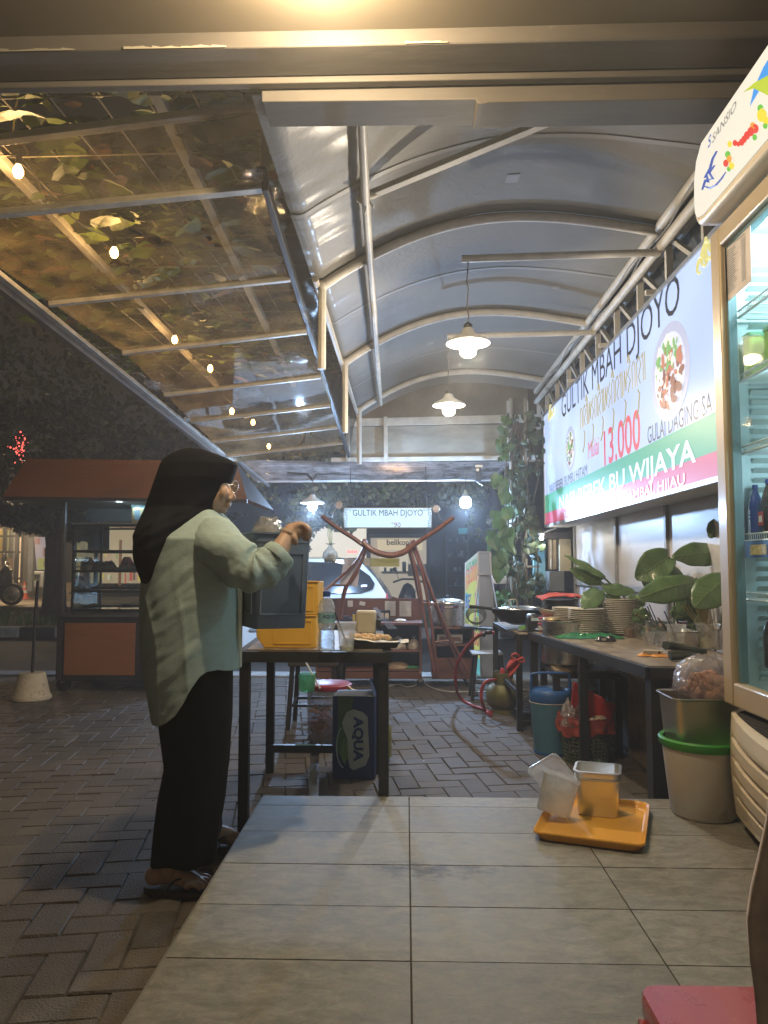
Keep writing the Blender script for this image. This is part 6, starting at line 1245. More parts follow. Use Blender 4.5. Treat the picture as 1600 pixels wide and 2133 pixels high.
def wr(a, b): x = -.10+.24*a; return Vector((x+.02*b, -.03-.05*b+.02*math.sin(a*7), .22+.24*b*(1-.55*a)+.012*nz3((a*7,b*7,0))))
mb = MB().grid(wr, 18, 18); o = mb.build('red_wrapper', pm('wrapper_red', (.48,.03,.03), .3, 0, .2, 30, stretch=(14,1,1), coat=.6), t, True); md = o.modifiers.new('s', 'SOLIDIFY'); md.thickness = .003
crumple(-.15, .0, -.12, .06, .22, .15, 'clear_wrapper', sheetmat('crumpled_film', (1,1,1), .74), t, 11, 4, 26)
lump(t, 'white_scraps', (.06,-.06,.22), .06, .04, .05, pm('scrap_white', (.50,.44,.38), .8), 5)
# bucket, steel pan and cracker bag next to the fridge
bxc, byc = 1.135, 2.985
t = thing('plastic_bucket', 'milky plastic bucket with a bright green rim standing by the fridge', 'bucket', (bxc, byc, PZ+.001))
MB().lathe([(.001,.002),(.112,.0),(.120,.010),(.146,.262),(.148,.268)], n=40, cap0=False, cap1=False).build('bucket_body', pm('milky_plastic', (.56,.54,.49), .45, 0, .12, 3, stain_or_glint=(3,.60,(.36,.30,.24)), trans=.0), t, True)
MB().lathe([(.149,.255),(.156,.262),(.160,.285),(.154,.292),(.142,.288),(.140,.275),(.12,.262),(.001,.260)], n=40, cap1=False).build('green_rim', pm('rim_green', (.035,.27,.03), .4), t, True)
t = thing('steel_pan', 'deep dull steel pan sitting in the green rim of the bucket', 'pan', (bxc+.0, byc+.02, PZ+.262))
DST = pm('dull_steel', (.48,.45,.40), .34, .95, .1, 6)
MB().loft([[Vector((x*k, y*k2, z)) for x, y in rc(.26,.23,.035)] for k, k2, z in ((.84,.84,.002),(.87,.87,.015),(.96,.96,.175),(1.0,1.0,.180),(1.04,1.05,.183),(1.03,1.04,.187),(.95,.95,.182),(.86,.86,.02))]).build('pan_body', DST, t, 60)
t = thing('cracker_bag', 'big clear plastic bag of pink prawn crackers lying in the steel pan', 'bag', (bxc+.02, byc+.03, PZ+.38)); BG = sheetmat('cracker_film', (1,.98,.96), .72, .07, (.62,.54,.50), .34, 1.0, 22)
def bagf(a, b):
    th_ = 2*PI*a; ph = -PI/2+PI*b*.93; r_ = 1+.10*nz3((math.cos(th_)*2, math.sin(th_)*2, ph*2))+.045*nz3((math.cos(th_)*7, math.sin(th_)*7, ph*6)); return Vector((.125*r_*math.cos(th_)*math.cos(ph)+.02, .13*r_*math.sin(th_)*math.cos(ph), .105+.115*r_*math.sin(ph)))
MB().grid(bagf, 60, 40).build('bag_film', BG, t, True); mb = MB(); rq = random.Random(12)
for k in range(120):
    d = Vector((rq.gauss(0,1), rq.gauss(0,1), rq.gauss(0,1))).normalized()*rq.random()**.4*.095; mb.ball((d.x+.02, d.y, .085+d.z*.65), .017, n=7, k=4, sc=(1.3,.55,1), rot=Matrix.Rotation(rq.uniform(0,3),3,'Y')@Matrix.Rotation(rq.uniform(0,3),3,'X'))
mb.build('crackers', pm('cracker_pink', (.60,.33,.22), .6, 0, .25, 40, island=.3), t, True); MB().tube(smooth_path([(.12,-.07,.10),(.15,-.12,.03),(.20,-.14,-.01)]), [.03]*7+[.012]*6, 8).build('bag_neck', BG, t, True)

# ================================================================== on the platform
tray_c = Vector((.687,2.852,PZ+.001)); e1 = Vector((.35,-.125,0)); rzT = math.atan2(e1.y, e1.x)
t = thing('serving_tray', 'yellow orange serving tray lying askew on the tiled platform', 'tray', tray_c, rzT); TW, TD = .372, .50
TRY = pm('tray_orange', (.72,.34,.035), .38, 0, .06, 6, coat=.15, stain_or_glint=(4,.68,(.60,.30,.05)))
def tb(x, y, z): return Vector((x, y, z+.012*(1-(2*x/TW)**2)*max(0, -y/(TD/2))**6))
prof = ((.86,.80,.004),(.885,.835,.004),(.93,.90,.016),(.96,.945,.026),(.985,.98,.030),(1.0,1.0,.027),(.995,.995,.022),(.955,.94,.018),(.90,.865,.0))
rings = [[tb(x*(1-(1-k)*.9), y*(1-(1-k)*.62), z) for x, y in rc(TW, TD, .045, 6)] for k, k2, z in prof]
MB().loft(rings, cap0=True, cap1=True).build('tray_body', TRY, t, 60)
t = thing('food_pan', 'two nested square steel pans standing on the yellow tray', 'pan', Vector((.735,2.985,PZ+.006)), rzT+R_(3))
SF = pm('satin_steel', (.72,.71,.68), .30, 1.0, .05, 10, stretch=(1,1,6)); PW, PD = .165, .155
MB().loft([[Vector((x*k, y*k, z)) for x, y in rc(PW,PD,.026,5)] for k, z in ((.86,0),(.89,.004),(.97,.128),(.98,.132),(1.05,.135),(1.05,.139),(.97,.139),(.95,.13),(.86,.008))]).build('outer_pan', SF, t, 60)
MB().loft([[Vector((x*k, y*k, z)) for x, y in rc(PW,PD,.026,5)] for k, z in ((.90,.125),(.96,.142),(.965,.158),(1.06,.161),(1.06,.165),(.95,.166),(.93,.155),(.84,.03))]).build('inner_pan', SF, t, 60)
# tilted translucent tub with its lid askew
TRL = sheetmat('translucent_tub', (1,1,.98), .80, .25, (.88,.87,.84), .50, .1, 12)
t = thing('plastic_tub', 'translucent square tub tipped on the tray edge with its lid stuck on aslant', 'tub', Vector((.545,2.90,PZ+.03)))
M = Matrix.Rotation(R_(16), 3, 'Y') @ Matrix.Rotation(R_(-6), 3, 'X') @ Matrix.Rotation(R_(-12), 3, 'Z'); mb = MB()
mb.loft([[M@Vector((x*k, y*k, z)) for x, y in rc(.135,.135,.02)] for k, z in ((.86,0),(.90,.006),(.98,.125),(1.04,.128),(1.05,.136),(.99,.137),(.96,.122),(.86,.008))]); mb.build('tub_body', TRL, t, 50)
mb = MB(); M2 = Matrix.Translation(Vector((.0,-.005,.135))) @ M.to_4x4() @ Matrix.Rotation(R_(-62), 4, 'X') @ Matrix.Rotation(R_(38), 4, 'Z')
mb.loft([[M2@Vector((x*k, y*k, z)) for x, y in rc(.14,.14,.018)] for k, z in ((1.0,-.006),(1.02,.0),(.99,.004),(.90,.004),(.88,.0))], cap0=False); mb.build('lid', TRL, t, 50)
# red stool at the lower right corner
t = thing('red_stool', 'glossy red plastic stool top at the lower right corner of the picture', 'stool', (.57, 1.12, PZ))
c5 = [at(1336,2068,z=.43), at(1352,2050,z=.43), at(1585,2045,z=.43)]
sx0, sx1, sy1, sy0 = c5[0].x, c5[2].x+.10, c5[1].y, c5[1].y-.36
RST = pm('stool_red', (.42,.045,.04), .22, 0, .3, 7, coat=.5, c2=(.30,.03,.035), stain_or_glint=(7,.60,(.50,.20,.20)))  # pinkish highlight blotches are painted into the red
cxs, cys = (sx0+sx1)/2, (sy0+sy1)/2
MB().loft([[Vector((cxs+x*k, cys+y*k, z)) for x, y in rc(sx1-sx0, sy1-sy0, .03)] for k, z in ((.97,.38),(1.0,.40),(1.0,.424),(.985,.43))]).build('seat', RST, t, 50, w=True)
for i, j in ((-1,-1),(1,-1),(1,1),(-1,1)): MB().bar((cxs+i*.17, cys+j*.17, PZ), (cxs+i*.14, cys+j*.14, .385), .04, .03).build('leg', RST, t, w=True)
# brown cloth at the right edge
t = thing('brown_cloth', 'dark brown cloth hanging down at the right picture edge', 'cloth', (.60, .95, PZ))
edge = [(1602,1640),(1596,1700),(1578,1780),(1562,1850),(1554,1910),(1560,1990),(1572,2060),(1582,2140),(1590,2230)]
def cl(a, b):
    s_ = b*(len(edge)-1); i = min(int(s_), len(edge)-2); f_ = s_-i; u = edge[i][0]*(1-f_)+edge[i+1][0]*f_; v = edge[i][1]*(1-f_)+edge[i+1][1]*f_
    p = at(u, v, y=.86); p.x += .24*a; p.y += -.05*math.sin(a*PI)+.018*math.sin(a*17+b*3)*min(1, a*6); return p
o = MB().grid(cl, 36, 40).build('cloth_drape', pm('cloth_brown', (.42,.34,.29), .9, 0, .2, 30), t, True, w=True); md = o.modifiers.new('s', 'SOLIDIFY'); md.thickness = .012; md.offset = -1
# ================================================================== display fridge on the right
FX = 1.165; FY1 = 2.845; FY0 = 1.55; FB = 1.85
CREAM = pm('fridge_cream', (.58,.50,.38), .35, 0, .06, 3, coat=.2)
CREAMD = pm('fridge_door_frame', (.42,.33,.21), .4, .1, .06, 4, coat=.2)
t = thing('display_fridge', 'tall cream glass door drinks fridge with a lit header and louvred base', 'fridge', (1.5, 2.3, PZ))
MB().box(FX+.07, FB, FY1-.03, FY1, .22, 2.42).build('side_wall', CREAM, t, w=True, bevel=.006)
MB().box(FB-.03, FB, FY0, FY1-.032, .22, 2.42).build('back_wall', pm('fridge_inner', (.62,.74,.76), .4), t, w=True)
MB().box(FX+.07, FB-.032, FY0, FY1-.032, 2.36, 2.42).build('ceiling', pm('fridge_inner', (.62,.74,.76)), t, w=True)
MB().box(FX+.07, FB-.032, FY0, FY1-.032, .60, .64).build('inner_floor', pm('fridge_inner', (.62,.74,.76)), t, w=True)
MB().box(FX+.075, FB-.032, FY1-.045, FY1-.031, .64, 2.36).build('inner_side', pm('fridge_inner', (.62,.74,.76)), t, w=True)
MB().box(FX+.07, FB-.032, FY0-.02, FY0, .22, 2.42).build('near_side_wall', CREAM, t, w=True)
# door: frame, inner gasket, glass
zb, zt_ = .615, 2.375
d = MB(); d.box(FX, FX+.045, FY1-.082, FY1, zb, zt_); d.build('door_frame', CREAMD, t, w=True, bevel=.008)
MB().box(FX, FX+.045, FY0, FY1-.083, zt_-.075, zt_).build('door_frame', CREAMD, t, w=True, bevel=.008); MB().box(FX, FX+.045, FY0, FY1-.083, zb, zb+.085).build('door_frame', CREAMD, t, w=True, bevel=.008)
g = MB(); g.box(FX+.020, FX+.05, FY1-.10, FY1-.084, zb+.086, zt_-.076); g.box(FX+.02, FX+.05, FY0, FY1-.101, zt_-.092, zt_-.077); g.build('gasket', pm('gasket_blue', (.12,.20,.22), .4), t, w=True)
MB().add([(FX+.027,FY0,zb+.086),(FX+.027,FY1-.10,zb+.086),(FX+.027,FY1-.10,zt_-.092),(FX+.027,FY0,zt_-.092)],[(0,1,2,3)]).build('door_glass', sheetmat('fridge_glass', (.88,.98,1.0), .95, .03, (.6,.8,.85), .04, .12, 1.5, f0=.008, gloss=.09), t, w=True)
# shelves on side rails
def shelf(v, u=1548, nm='wire_shelf'):
    z = at(u, v, x=1.235).z; mb = MB()
    mb.tube([(1.235, FY0+.02, z), (1.235, FY1-.065, z), (1.75, FY1-.065, z)], .0055, 6); mb.tube([(1.235, FY0+.02, z+.025), (1.235, FY1-.065, z+.025)], .004, 6)
    y = FY0+.05
    while y < FY1-.07: mb.tube([(1.235,y,z+.026),(1.237,y,z-.002),(1.75,y,z-.002)], .0022, 4); y += .016
    for x in (1.42, 1.6): mb.tube([(x, FY0+.02, z-.007), (x, FY1-.14, z-.007)], .004, 5)
    mb.build(nm, pm('wire_white', (.62,.66,.66), .35, .2), t, True, w=True); return z
zsh = [shelf(v) for v in (655, 793, 945, 1128, 1248)]
mb = MB()
for k in range(46): z = .70+k*.036; mb.add([(1.275,FY1-.046,z),(1.70,FY1-.046,z),(1.70,FY1-.062,z+.018),(1.275,FY1-.062,z+.018)], [(0,1,2,3)])
mb.build('side_ribs', pm('fridge_rib', (.45,.52,.50), .4), t, w=True)
for z in (2.33,): 
    for y in (2.62, 2.2): MB().lathe([(.022,0),(.022,.008),(.001,.009)], n=18, c=(1.28,y,2.352), M=Matrix.Scale(-1,3,(0,0,1))).build('ceiling_light', em('fridge_led', (.75,.95,1.0), 9), t, True, w=True)
lamp(t, Vector((1.40,2.45,2.28))-t.location, 16, (.70,.94,1.0), .05); lamp(t, Vector((1.40,2.4,1.50))-t.location, 4.5, (.65,.92,1.0), .05)
# header: rounded ends, lit front with print
hp = [(-.10,2.385),(-.115,2.42),(-.12,2.60),(-.10,2.68),(-.06,2.715),(.05,2.72),(.05,2.385)]
def hy(z): return FY1-.03 - .10*max(0, (z-2.60)/.12)**2 - .05*max(0, (2.45-z)/.065)**2
HX = FX-.060
prof_yz = [(FY1-.10,2.385),(FY1-.04,2.395),(FY1-.012,2.43),(FY1-.005,2.50),(FY1-.012,2.58),(FY1-.04,2.65),(FY1-.10,2.705),(FY0,2.725),(FY0,2.385)]
MB().prism(prof_yz, lambda y, z, h: Vector((HX+h, y, z)), .34).build('header_body', CREAM, t, w=True, bevel=.022, bseg=3)
fpz = [(FY1-.105,2.412),(FY1-.055,2.425),(FY1-.034,2.45),(FY1-.028,2.50),(FY1-.034,2.58),(FY1-.058,2.64),(FY1-.11,2.683),(FY0+.02,2.702),(FY0+.02,2.412)]
MB().prism(fpz, lambda y, z, h: Vector((HX-.002-h, y, z)), .003).build('lit_front', em('header_face', (.80,.76,.66), .74), t, w=True)
HP = lambda y, z, h=0: Vector((HX-.0065-h, y, z))
def hat(u, v, h=0): p = at(u, v, x=HX-.0065-h); return p
mb = MB(); mb.poly([hat(1562,222), hat(1570,185), hat(1590,140), hat(1640,60), hat(1680,20), hat(1680,150), hat(1600,158)]); mb.build('printed_sky', em('header_blue', (.06,.30,.75), .8), t, w=True)
mb = MB(); mb.poly([hat(1548,192,.001), hat(1572,172,.001), hat(1600,157,.001), hat(1680,120,.001), hat(1680,230,.001), hat(1598,198,.001), hat(1570,184,.001)]); mb.build('printed_green', em('header_green', (.45,.55,.05), .8), t, w=True)
rq = random.Random(6); cols_ = {'r': (.70,.06,.04), 'y': (.85,.65,.05), 'g': (.15,.50,.06), 'w': (.75,.72,.6), 'o': (.85,.35,.05)}
def blob(u, v, r, c, nm):
    mb = MB(); mb.poly([hat(u+r*math.cos(a)*.8, v+r*math.sin(a)*1.1, .0015+rq.random()*.0015) for a in [2*PI*i/12 for i in range(12)]]); mb.build(nm, em('print_'+c, cols_[c], .75), t, w=True)
for u, v, r, c in ((1587,240,13,'y'),(1590,232,7,'w'),(1596,252,8,'y'),(1584,226,8,'g'),(1594,262,6,'g'),(1573,268,9,'r'),(1564,274,9,'r'),(1568,262,7,'o'),(1556,282,8,'r'),(1550,290,7,'r'),(1545,296,7,'r'),(1572,286,6,'g'),(1538,300,5,'r'),(1531,298,6,'r'),(1520,300,6,'y'),(1516,322,7,'g'),(1524,345,7,'y'),(1512,340,7,'r'),(1519,331,7,'o'),(1528,334,6,'w'),(1518,352,5,'g')): blob(u, v, r, c, 'printed_fruit')
mb = MB()
for pts in (((1468,388),(1478,392),(1492,385),(1503,372),(1512,358)), ((1468,370),(1480,350),(1485,330),(1493,315)), ((1472,375),(1486,372),(1478,360),(1488,345)), ((1463,395),(1470,375),(1476,380),(1472,365))):
    mb.tube([hat(u, v, .002) for u, v in pts], [.004,.006,.005,.004,.002][:len(pts)], 5, flat=.5)
mb.build('printed_splash', em('header_navy', (.08,.14,.50), .6), t, w=True)
def htext(txt, u0, v0, u1, v1, size, m):
    a0, a1 = hat(u0, v0, .002), hat(u1, v1, .002); mb = MB(); mb.text(txt, lambda x, y: (x, y, 0), 1.0, bold=.01, shear=.25); xm = max(q_.x for q_ in mb.v)
    for q_ in mb.v: q_.xyz = a0.lerp(a1, q_.x/xm)+Vector((0, 0, q_.y*size))
    mb.build('lettering', m, t, w=True)
htext('SANSIO', 1483, 300, 1534, 225, .042, em('print_grey_lit', (.34,.33,.30), .5)); htext('S', 1474, 310, 1482, 298, .052, em('header_navy', (.08,.14,.50), .6))
# menu sheet taped on the glass
c4 = [at(1508,512,x=FX+.02), at(1563,468,x=FX+.02), at(1565,585,x=FX+.02), at(1512,632,x=FX+.02)]
tt = thing('menu_sheet', 'printed price list taped inside the top corner of the fridge door', 'paper', sum(c4, Vector())/4); mb = MB(); mb.add(c4+[p+Vector((.0015,0,0)) for p in c4], [(0,1,2,3),(7,6,5,4),(0,4,5,1),(1,5,6,2),(2,6,7,3),(3,7,4,0)]); mb.build('sheet', pm('sheet_mauve', (.56,.50,.47), .8), tt, w=True)
mb = MB(); L_ = lambda s_, v_: c4[0].lerp(c4[1], s_).lerp(c4[3].lerp(c4[2], s_), v_)+Vector((-.0015,0,0))
for k in range(20):
    v_ = .14+.038*k; w_ = random.uniform(.25,.42)
    for s0, s1 in ((.12,.12+w_),(.66,.82)): mb.add([L_(s0,v_),L_(s1,v_),L_(s1,v_+.016),L_(s0,v_+.016)], [(0,1,2,3)])
mb.add([L_(.2,.07),L_(.8,.07),L_(.8,.095),L_(.2,.095)], [(0,1,2,3)]); mb.build('printed_lines', pm('print_grey', (.28,.28,.28)), tt, w=True)
# contents
def fitem(nm, lb, cat, u, v, x, grp=None): p = at(u, v, x=x); return thing(nm, lb, cat, p, 0, grp), p
for k, (u, v, y2) in enumerate(((1.272,782,2.745),(1.305,782,2.655),(1.36,772,2.73))):
    z = zsh[1]+.004; yy = y2; tt = thing('juice_pack', ['green juice pouch in the middle of the second fridge shelf', 'green juice pouch nearest the camera on the second fridge shelf', 'green juice pouch farthest back on the second fridge shelf'][k], 'juice', (u, yy, z), 0, 'juice pouches in the fridge')
    m = pm('juice_green', (.42,.58,.06), .3, 0, .25, 5, c2=(.20,.42,.05)); MB().loft([[Vector((x*k_, y*k_, z_)) for x, y in rc(.058,.06,.012)] for k_, z_ in ((.9,0),(1.0,.02),(1.02,.13),(.95,.15))]).build('pouch_body', m, tt, 50); MB().loft([[Vector((x*k_, y*k_, z_)) for x, y in rc(.062,.064,.012)] for k_, z_ in ((.98,.15),(1.02,.153),(1.0,.165),(.5,.172))]).build('pouch_lid', pm('lid_green', (.25,.55,.35), .3), tt, 50)
def drinkb(y, x, z, r, h, m, mc, lb, txt=None):
    tt = thing('drink_bottle', lb, 'bottle', (x, y, z), 0, 'bottles in the fridge')
    MB().lathe([(r*.9,0),(r,.01),(r,h*.62),(r*.8,h*.75),(r*.35,h*.9),(r*.35,h*.93)], n=20).build('bottle_body', m, tt, True); MB().lathe([(r*.42,h*.93),(r*.42,h),(r*.3,h*1.005)], n=16).build('cap', mc, tt, True)
    if txt: MB().text(txt, lambda X, Y: Vector((-r-.0015, .008-Y, .015+X)), .026, bold=.0008).build('lettering', WHITEP, tt)
z = zsh[3]+.004; BB = pm('bottle_blue', (.02,.05,.28), .25, coat=.4); BK = pm('bottle_cola', (.035,.018,.012), .15, coat=.6); BW = pm('bottle_clear_blue', (.35,.48,.60), .15)
drinkb(2.765, 1.268, z, .024, .20, BB, BB, 'blue isotonic drink bottle on the lower fridge shelf beside the cola', 'ISOPLUS'); drinkb(2.715, 1.292, z, .025, .215, BK, BB, 'dark cola bottle with a red label next to the blue bottle'); drinkb(2.655, 1.30, z, .025, .21, BK, pm('cap_red', (.5,.03,.03), .4), 'second dark cola bottle cut by the right picture edge'); drinkb(2.76, 1.34, z, .025, .21, BW, BB, 'clear bottle behind the blue one on the lower fridge shelf')
tt = thing('label_card', 'red label card on the cola bottle shelf', 'card', (1.262,2.715,z)); MB().box(-.001,.001,-.018,.018,.05,.10).build('card_face', pm('label_red', (.45,.03,.04), .5), tt); MB().box(-.002,-.0012,-.012,.012,.062,.085).build('card_print', WHITEP, tt)
z = zsh[4]+.005; drinkb(2.72, 1.29, z-.24, .03, .20, BK, BK, 'dark round bottle at the bottom of the fridge')
tt = thing('price_strip', 'blue price strip with small coloured tags under the bottle shelf', 'strip', (1.228,2.3,zsh[3]-.03)); MB().box(-.003,.0,-.5,.475,-.03,.03).build('strip', pm('strip_blue', (.03,.10,.35), .4), tt); MB().box(-.005,-.0032,.30,.42,-.02,.015).build('tags', pm('tag_mixed', (.6,.45,.2), .4, 0, .6, 90), tt)
# louvred base: bulging cream shell with curved slots
def shell(s_, z, out=0):
    """s_: 0 at the far edge .. 1 near; plan bulge grows towards the middle and narrows downwards"""
    bul = (.155*math.sin(PI*min(1, s_*.78+.0))**.9+.01) * (.55+.45*max(0, min(1, (z-.24)/.30))**.8) + .012*math.sin(PI*max(0, min(1, (z-.22)/.38)))
    return Vector((FX+.03-bul-out, FY1-.02-1.25*s_, z))
mb = MB(); zs_ = [.22+.385*k/40 for k in range(41)]
def shl(a, b):
    z = .225+.36*b; p = shell(a, z)
    k = (b*5.2) % 1.0
    if .04 < a and .05 < b < .93: g_ = math.exp(-((k-.12)/.10)**2); p.x += .030*g_*min(1, (a-.04)*14)
    return p
mb.grid(shl, 60, 110); mb.build('louvred_front', pm('base_plastic', (.62,.53,.40), .38, 0, .08, 3, coat=.2), t, True, w=True)
mb = MB(); mb.add([shell(0,z_) for z_ in (.225,.585)]+[Vector((FX+.5,FY1-.02,.585)), Vector((FX+.5,FY1-.02,.225))], [(0,1,2,3)]); mb.build('base_side', pm('base_plastic', (.62,.53,.40)), t, w=True)
N = 40; topv = [shell(k/N, .585) for k in range(N+1)]; mb = MB(); mb.add(topv+[Vector((FX+.07, p.y, .605)) for p in topv], [(k, k+1, k+N+2, k+N+1) for k in range(N)]); mb.build('top_grille', pm('base_plastic', (.62,.53,.40)), t, True, w=True)
mb = MB()
for k in range(60):
    s_ = .06+.9*k/60; a_ = shell(s_, .585); b_ = Vector((FX+.05, a_.y, .603)); mb.bar(a_.lerp(b_, .25)+Vector((0,0,.003)), a_.lerp(b_, .85)+Vector((0,0,.003)), .009, .004)
mb.build('grille_slots', pm('slot_dark', (.03,.025,.02), .8), t, w=True)
MB().box(FX+.06,FX+.5,FY0,FY1-.05,.20,.24).build('base_plate', BLACKP, t, w=True)
for y in (2.72, 1.75): MB().lathe([(.03,PZ),(.03,.20)], n=14, c=(FX+.14,y,0)).build('foot', BLACKP, t, w=True)

# ================================================================== food cart at the left
CY = 6.66; c_ = lambda u, v, dy=0: at(u, v, y=CY+dy)
CBL = pm('cart_black', (.028,.027,.028), .45, 0, .3, 5, spec=.5); OR = pm('cart_orange_panel', (.27,.11,.042), .5, 0, .12, 3, stretch=(1,1,8)); RF = pm('cart_roof_wood', (.135,.055,.034), .5, 0, .18, 3, stretch=(.6,1,14))
t = thing('food_cart', 'black street food cart with brown slanted roof, glass shelves and orange base panel', 'food cart', (c_(210,1440).x, CY+.4, 0))
x0, x1 = c_(120,1400).x, c_(392,1400).x; zb0, zb1 = c_(200,1420).z, c_(200,1286).z; D_ = .75
MB().box(x0, x1, CY, CY+D_, zb0, zb1).build('base_box', CBL, t, w=True, bevel=.006)
pa, pb = c_(133,1406), c_(283,1298); MB().box(pa.x, pb.x, CY-.008, CY-.001, pa.z, pb.z).build('orange_panel', OR, t, w=True, bevel=.002)
xm = c_(312,1400).x; MB().box(xm, x1-.04, CY-.008, CY-.001, pa.z, pb.z).build('orange_panel', OR, t, w=True, bevel=.002)
for (xx) in (x0, c_(300,1400).x): MB().box(xx-.01, xx+.035, CY-.014, CY-.009, zb0+.01, zb1-.01).build('trim_strip', pm('cart_trim', (.05,.05,.05), .35), t, w=True)
MB().box(x0-.02, x1+.02, CY-.02, CY+D_+.02, zb1+.001, zb1+.03).build('counter', pm('counter_steel', (.16,.165,.17), .3, .6), t, w=True, bevel=.004)
for x in (x0+.04, x1-.04):
    for y in (CY+.04, CY+D_-.05):
        w_ = MB().lathe([(.02,-.018),(.06,-.018),(.06,.018),(.02,.018)], n=22, M=Matrix.Rotation(R_(90),3,'X'), c=(x,y,.06)).build('caster_wheel', BLACKP, t, True, w=True); MB().lathe([(.001,-.02),(.025,-.02)], n=12, M=Matrix.Rotation(R_(90),3,'X'), c=(x,y,.06), cap0=False).build('hub', STEEL, w_, True, w=True); MB().box(x-.02,x+.02,y-.028,y+.028,.075,zb0).build('fork', STEEL, w_, w=True)
zr = 1.70
for x in (x0+.015, x1-.015):
    for y in (CY+.01, CY+D_-.02): MB().box(x-.016, x+.016, y-.016, y+.016, zb1+.03, zr+(.28 if y > CY+.3 else 0)).build('post', pm('cart_post', (.10,.105,.11), .4, .3), t, w=True, bevel=.002)
# roof: front plane slants back; sides cut back at the ends
ra, rb = c_(5,1034,-.25), c_(515,1040,-.25); rc_, rd_ = at(56,955,y=CY+.35), at(492,961,y=CY+.35)
for nm, quad4, dz in (('roof_front', (ra,rb,rd_,rc_), .012),):
    mb = MB(); mb.add(list(quad4)+[p+Vector((0,.01,-dz)) for p in quad4], [(0,1,2,3),(7,6,5,4),(0,4,5,1),(1,5,6,2),(2,6,7,3),(3,7,4,0)]); mb.build(nm, RF, t, w=True)
back = [Vector((ra.x, CY+1.05, ra.z)), Vector((rb.x, CY+1.05, rb.z))]
mb = MB(); mb.add([rc_,rd_,back[1],back[0]], [(0,1,2,3)]); mb.build('roof_back', RF, t, w=True); MB().add([ra,rc_,back[0]], [(0,1,2)]).build('roof_gable', CBL, t, w=True); MB().add([rb,back[1],rd_], [(0,1,2)]).build('roof_gable', CBL, t, w=True)
mb = MB(); off_ = Vector((0,.02,-.03)); mb.add([ra+off_,rb+off_,back[1]+Vector((0,-.02,-.03)),back[0]+Vector((0,-.02,-.03))], [(0,1,2,3)]); mb.build('roof_underside', pm('cart_ceiling', (.10,.11,.11), .5), t, w=True)
MB().bar(ra+Vector((0,.0,-.016)), rb+Vector((0,.0,-.016)), .02, .03).build('eave_board', CBL, t, w=True)
# glass case with shelves
gx0, gx1 = c_(147,1200).x, x1-.03; gy0, gy1 = CY+.05, CY+D_-.08
for v in (1094, 1148, 1190, 1232, 1272):
    z = c_(200, v).z; f = MB(); f.bar((gx0,gy0,z),(gx1,gy0,z),.02,.022); f.bar((gx0,gy1,z),(gx1,gy1,z),.02,.022); f.bar((gx0,gy0+.011,z),(gx0,gy1-.011,z),.02,.022); f.bar((gx1,gy0+.011,z),(gx1,gy1-.011,z),.02,.022); f = f.build('shelf_frame', CBL, t, w=True)
    MB().box(gx0+.012,gx1-.012,gy0+.012,gy1-.012,z-.003,z+.002).build('shelf_glass', sheetmat('shelf_glass', (.9,.97,.95), .70, .05, (.4,.45,.45), .15, .1, 3), f, w=True)
for x in (gx0, gx1):
    for y in (gy0, gy1): MB().box(x-.009,x+.009,y-.009,y+.009,zb1+.03,c_(200,1094).z).build('case_post', CBL, t, w=True)
ztop = c_(200,1094).z; cg = sheetmat('case_glass', (.92,.98,.97), .86, .03, (.5,.5,.5), .05)
MB().box(gx0-.012,gx0-.009,gy0,gy1,zb1+.03,ztop).build('glass_pane', cg, t, w=True); MB().box(gx0,gx1,gy0-.013,gy0-.010,zb1+.04,ztop).build('glass_pane', cg, t, w=True)
a_, b_ = c_(174,1145,.6), c_(220,1098,.6); MB().box(a_.x,b_.x,gy1+.03,gy1+.035,a_.z,b_.z).build('frosted_pane', pm('frosted', (.28,.28,.30), .4, 0, .15, 6), t, w=True)
a_, b_ = c_(172,1085,.6), c_(330,1045,.6); MB().box(a_.x,b_.x,gy1+.02,gy1+.03,a_.z,b_.z).build('top_back_board', pm('board_bluegrey', (.10,.125,.135), .5), t, w=True)
a_ = c_(277,1148,.6); MB().box(a_.x,a_.x+.35,gy1+.03,gy1+.035,a_.z,a_.z+.22).build('back_board', pm('board_bluegrey', (.10,.125,.135)), t, w=True)
zt2 = c_(200,1086).z; MB().box(gx0-.02,gx1+.02,gy0-.02,gy1+.02,ztop+.012,ztop+.022).build('top_plate', pm('top_plate_steel', (.30,.33,.33), .25, .4), t, w=True, bevel=.002)
a_ = c_(214,1049,.3); tl = MB().bar((a_.x,CY+.28,a_.z),(a_.x+.75,CY+.28,a_.z),.022,.022).build('light_tube', em('tube_cold', (.80,.95,1.0), 7), t, w=True); lamp(t, Vector((a_.x+.30,CY-.06,a_.z+.02))-t.location, 75, (.75,.93,1.0), .06); MB().box(a_.x+.08,a_.x+.10,CY+.27,CY+.29,a_.z+.013,ra.z-.04).build('tube_bracket', BLACKP, t, w=True)
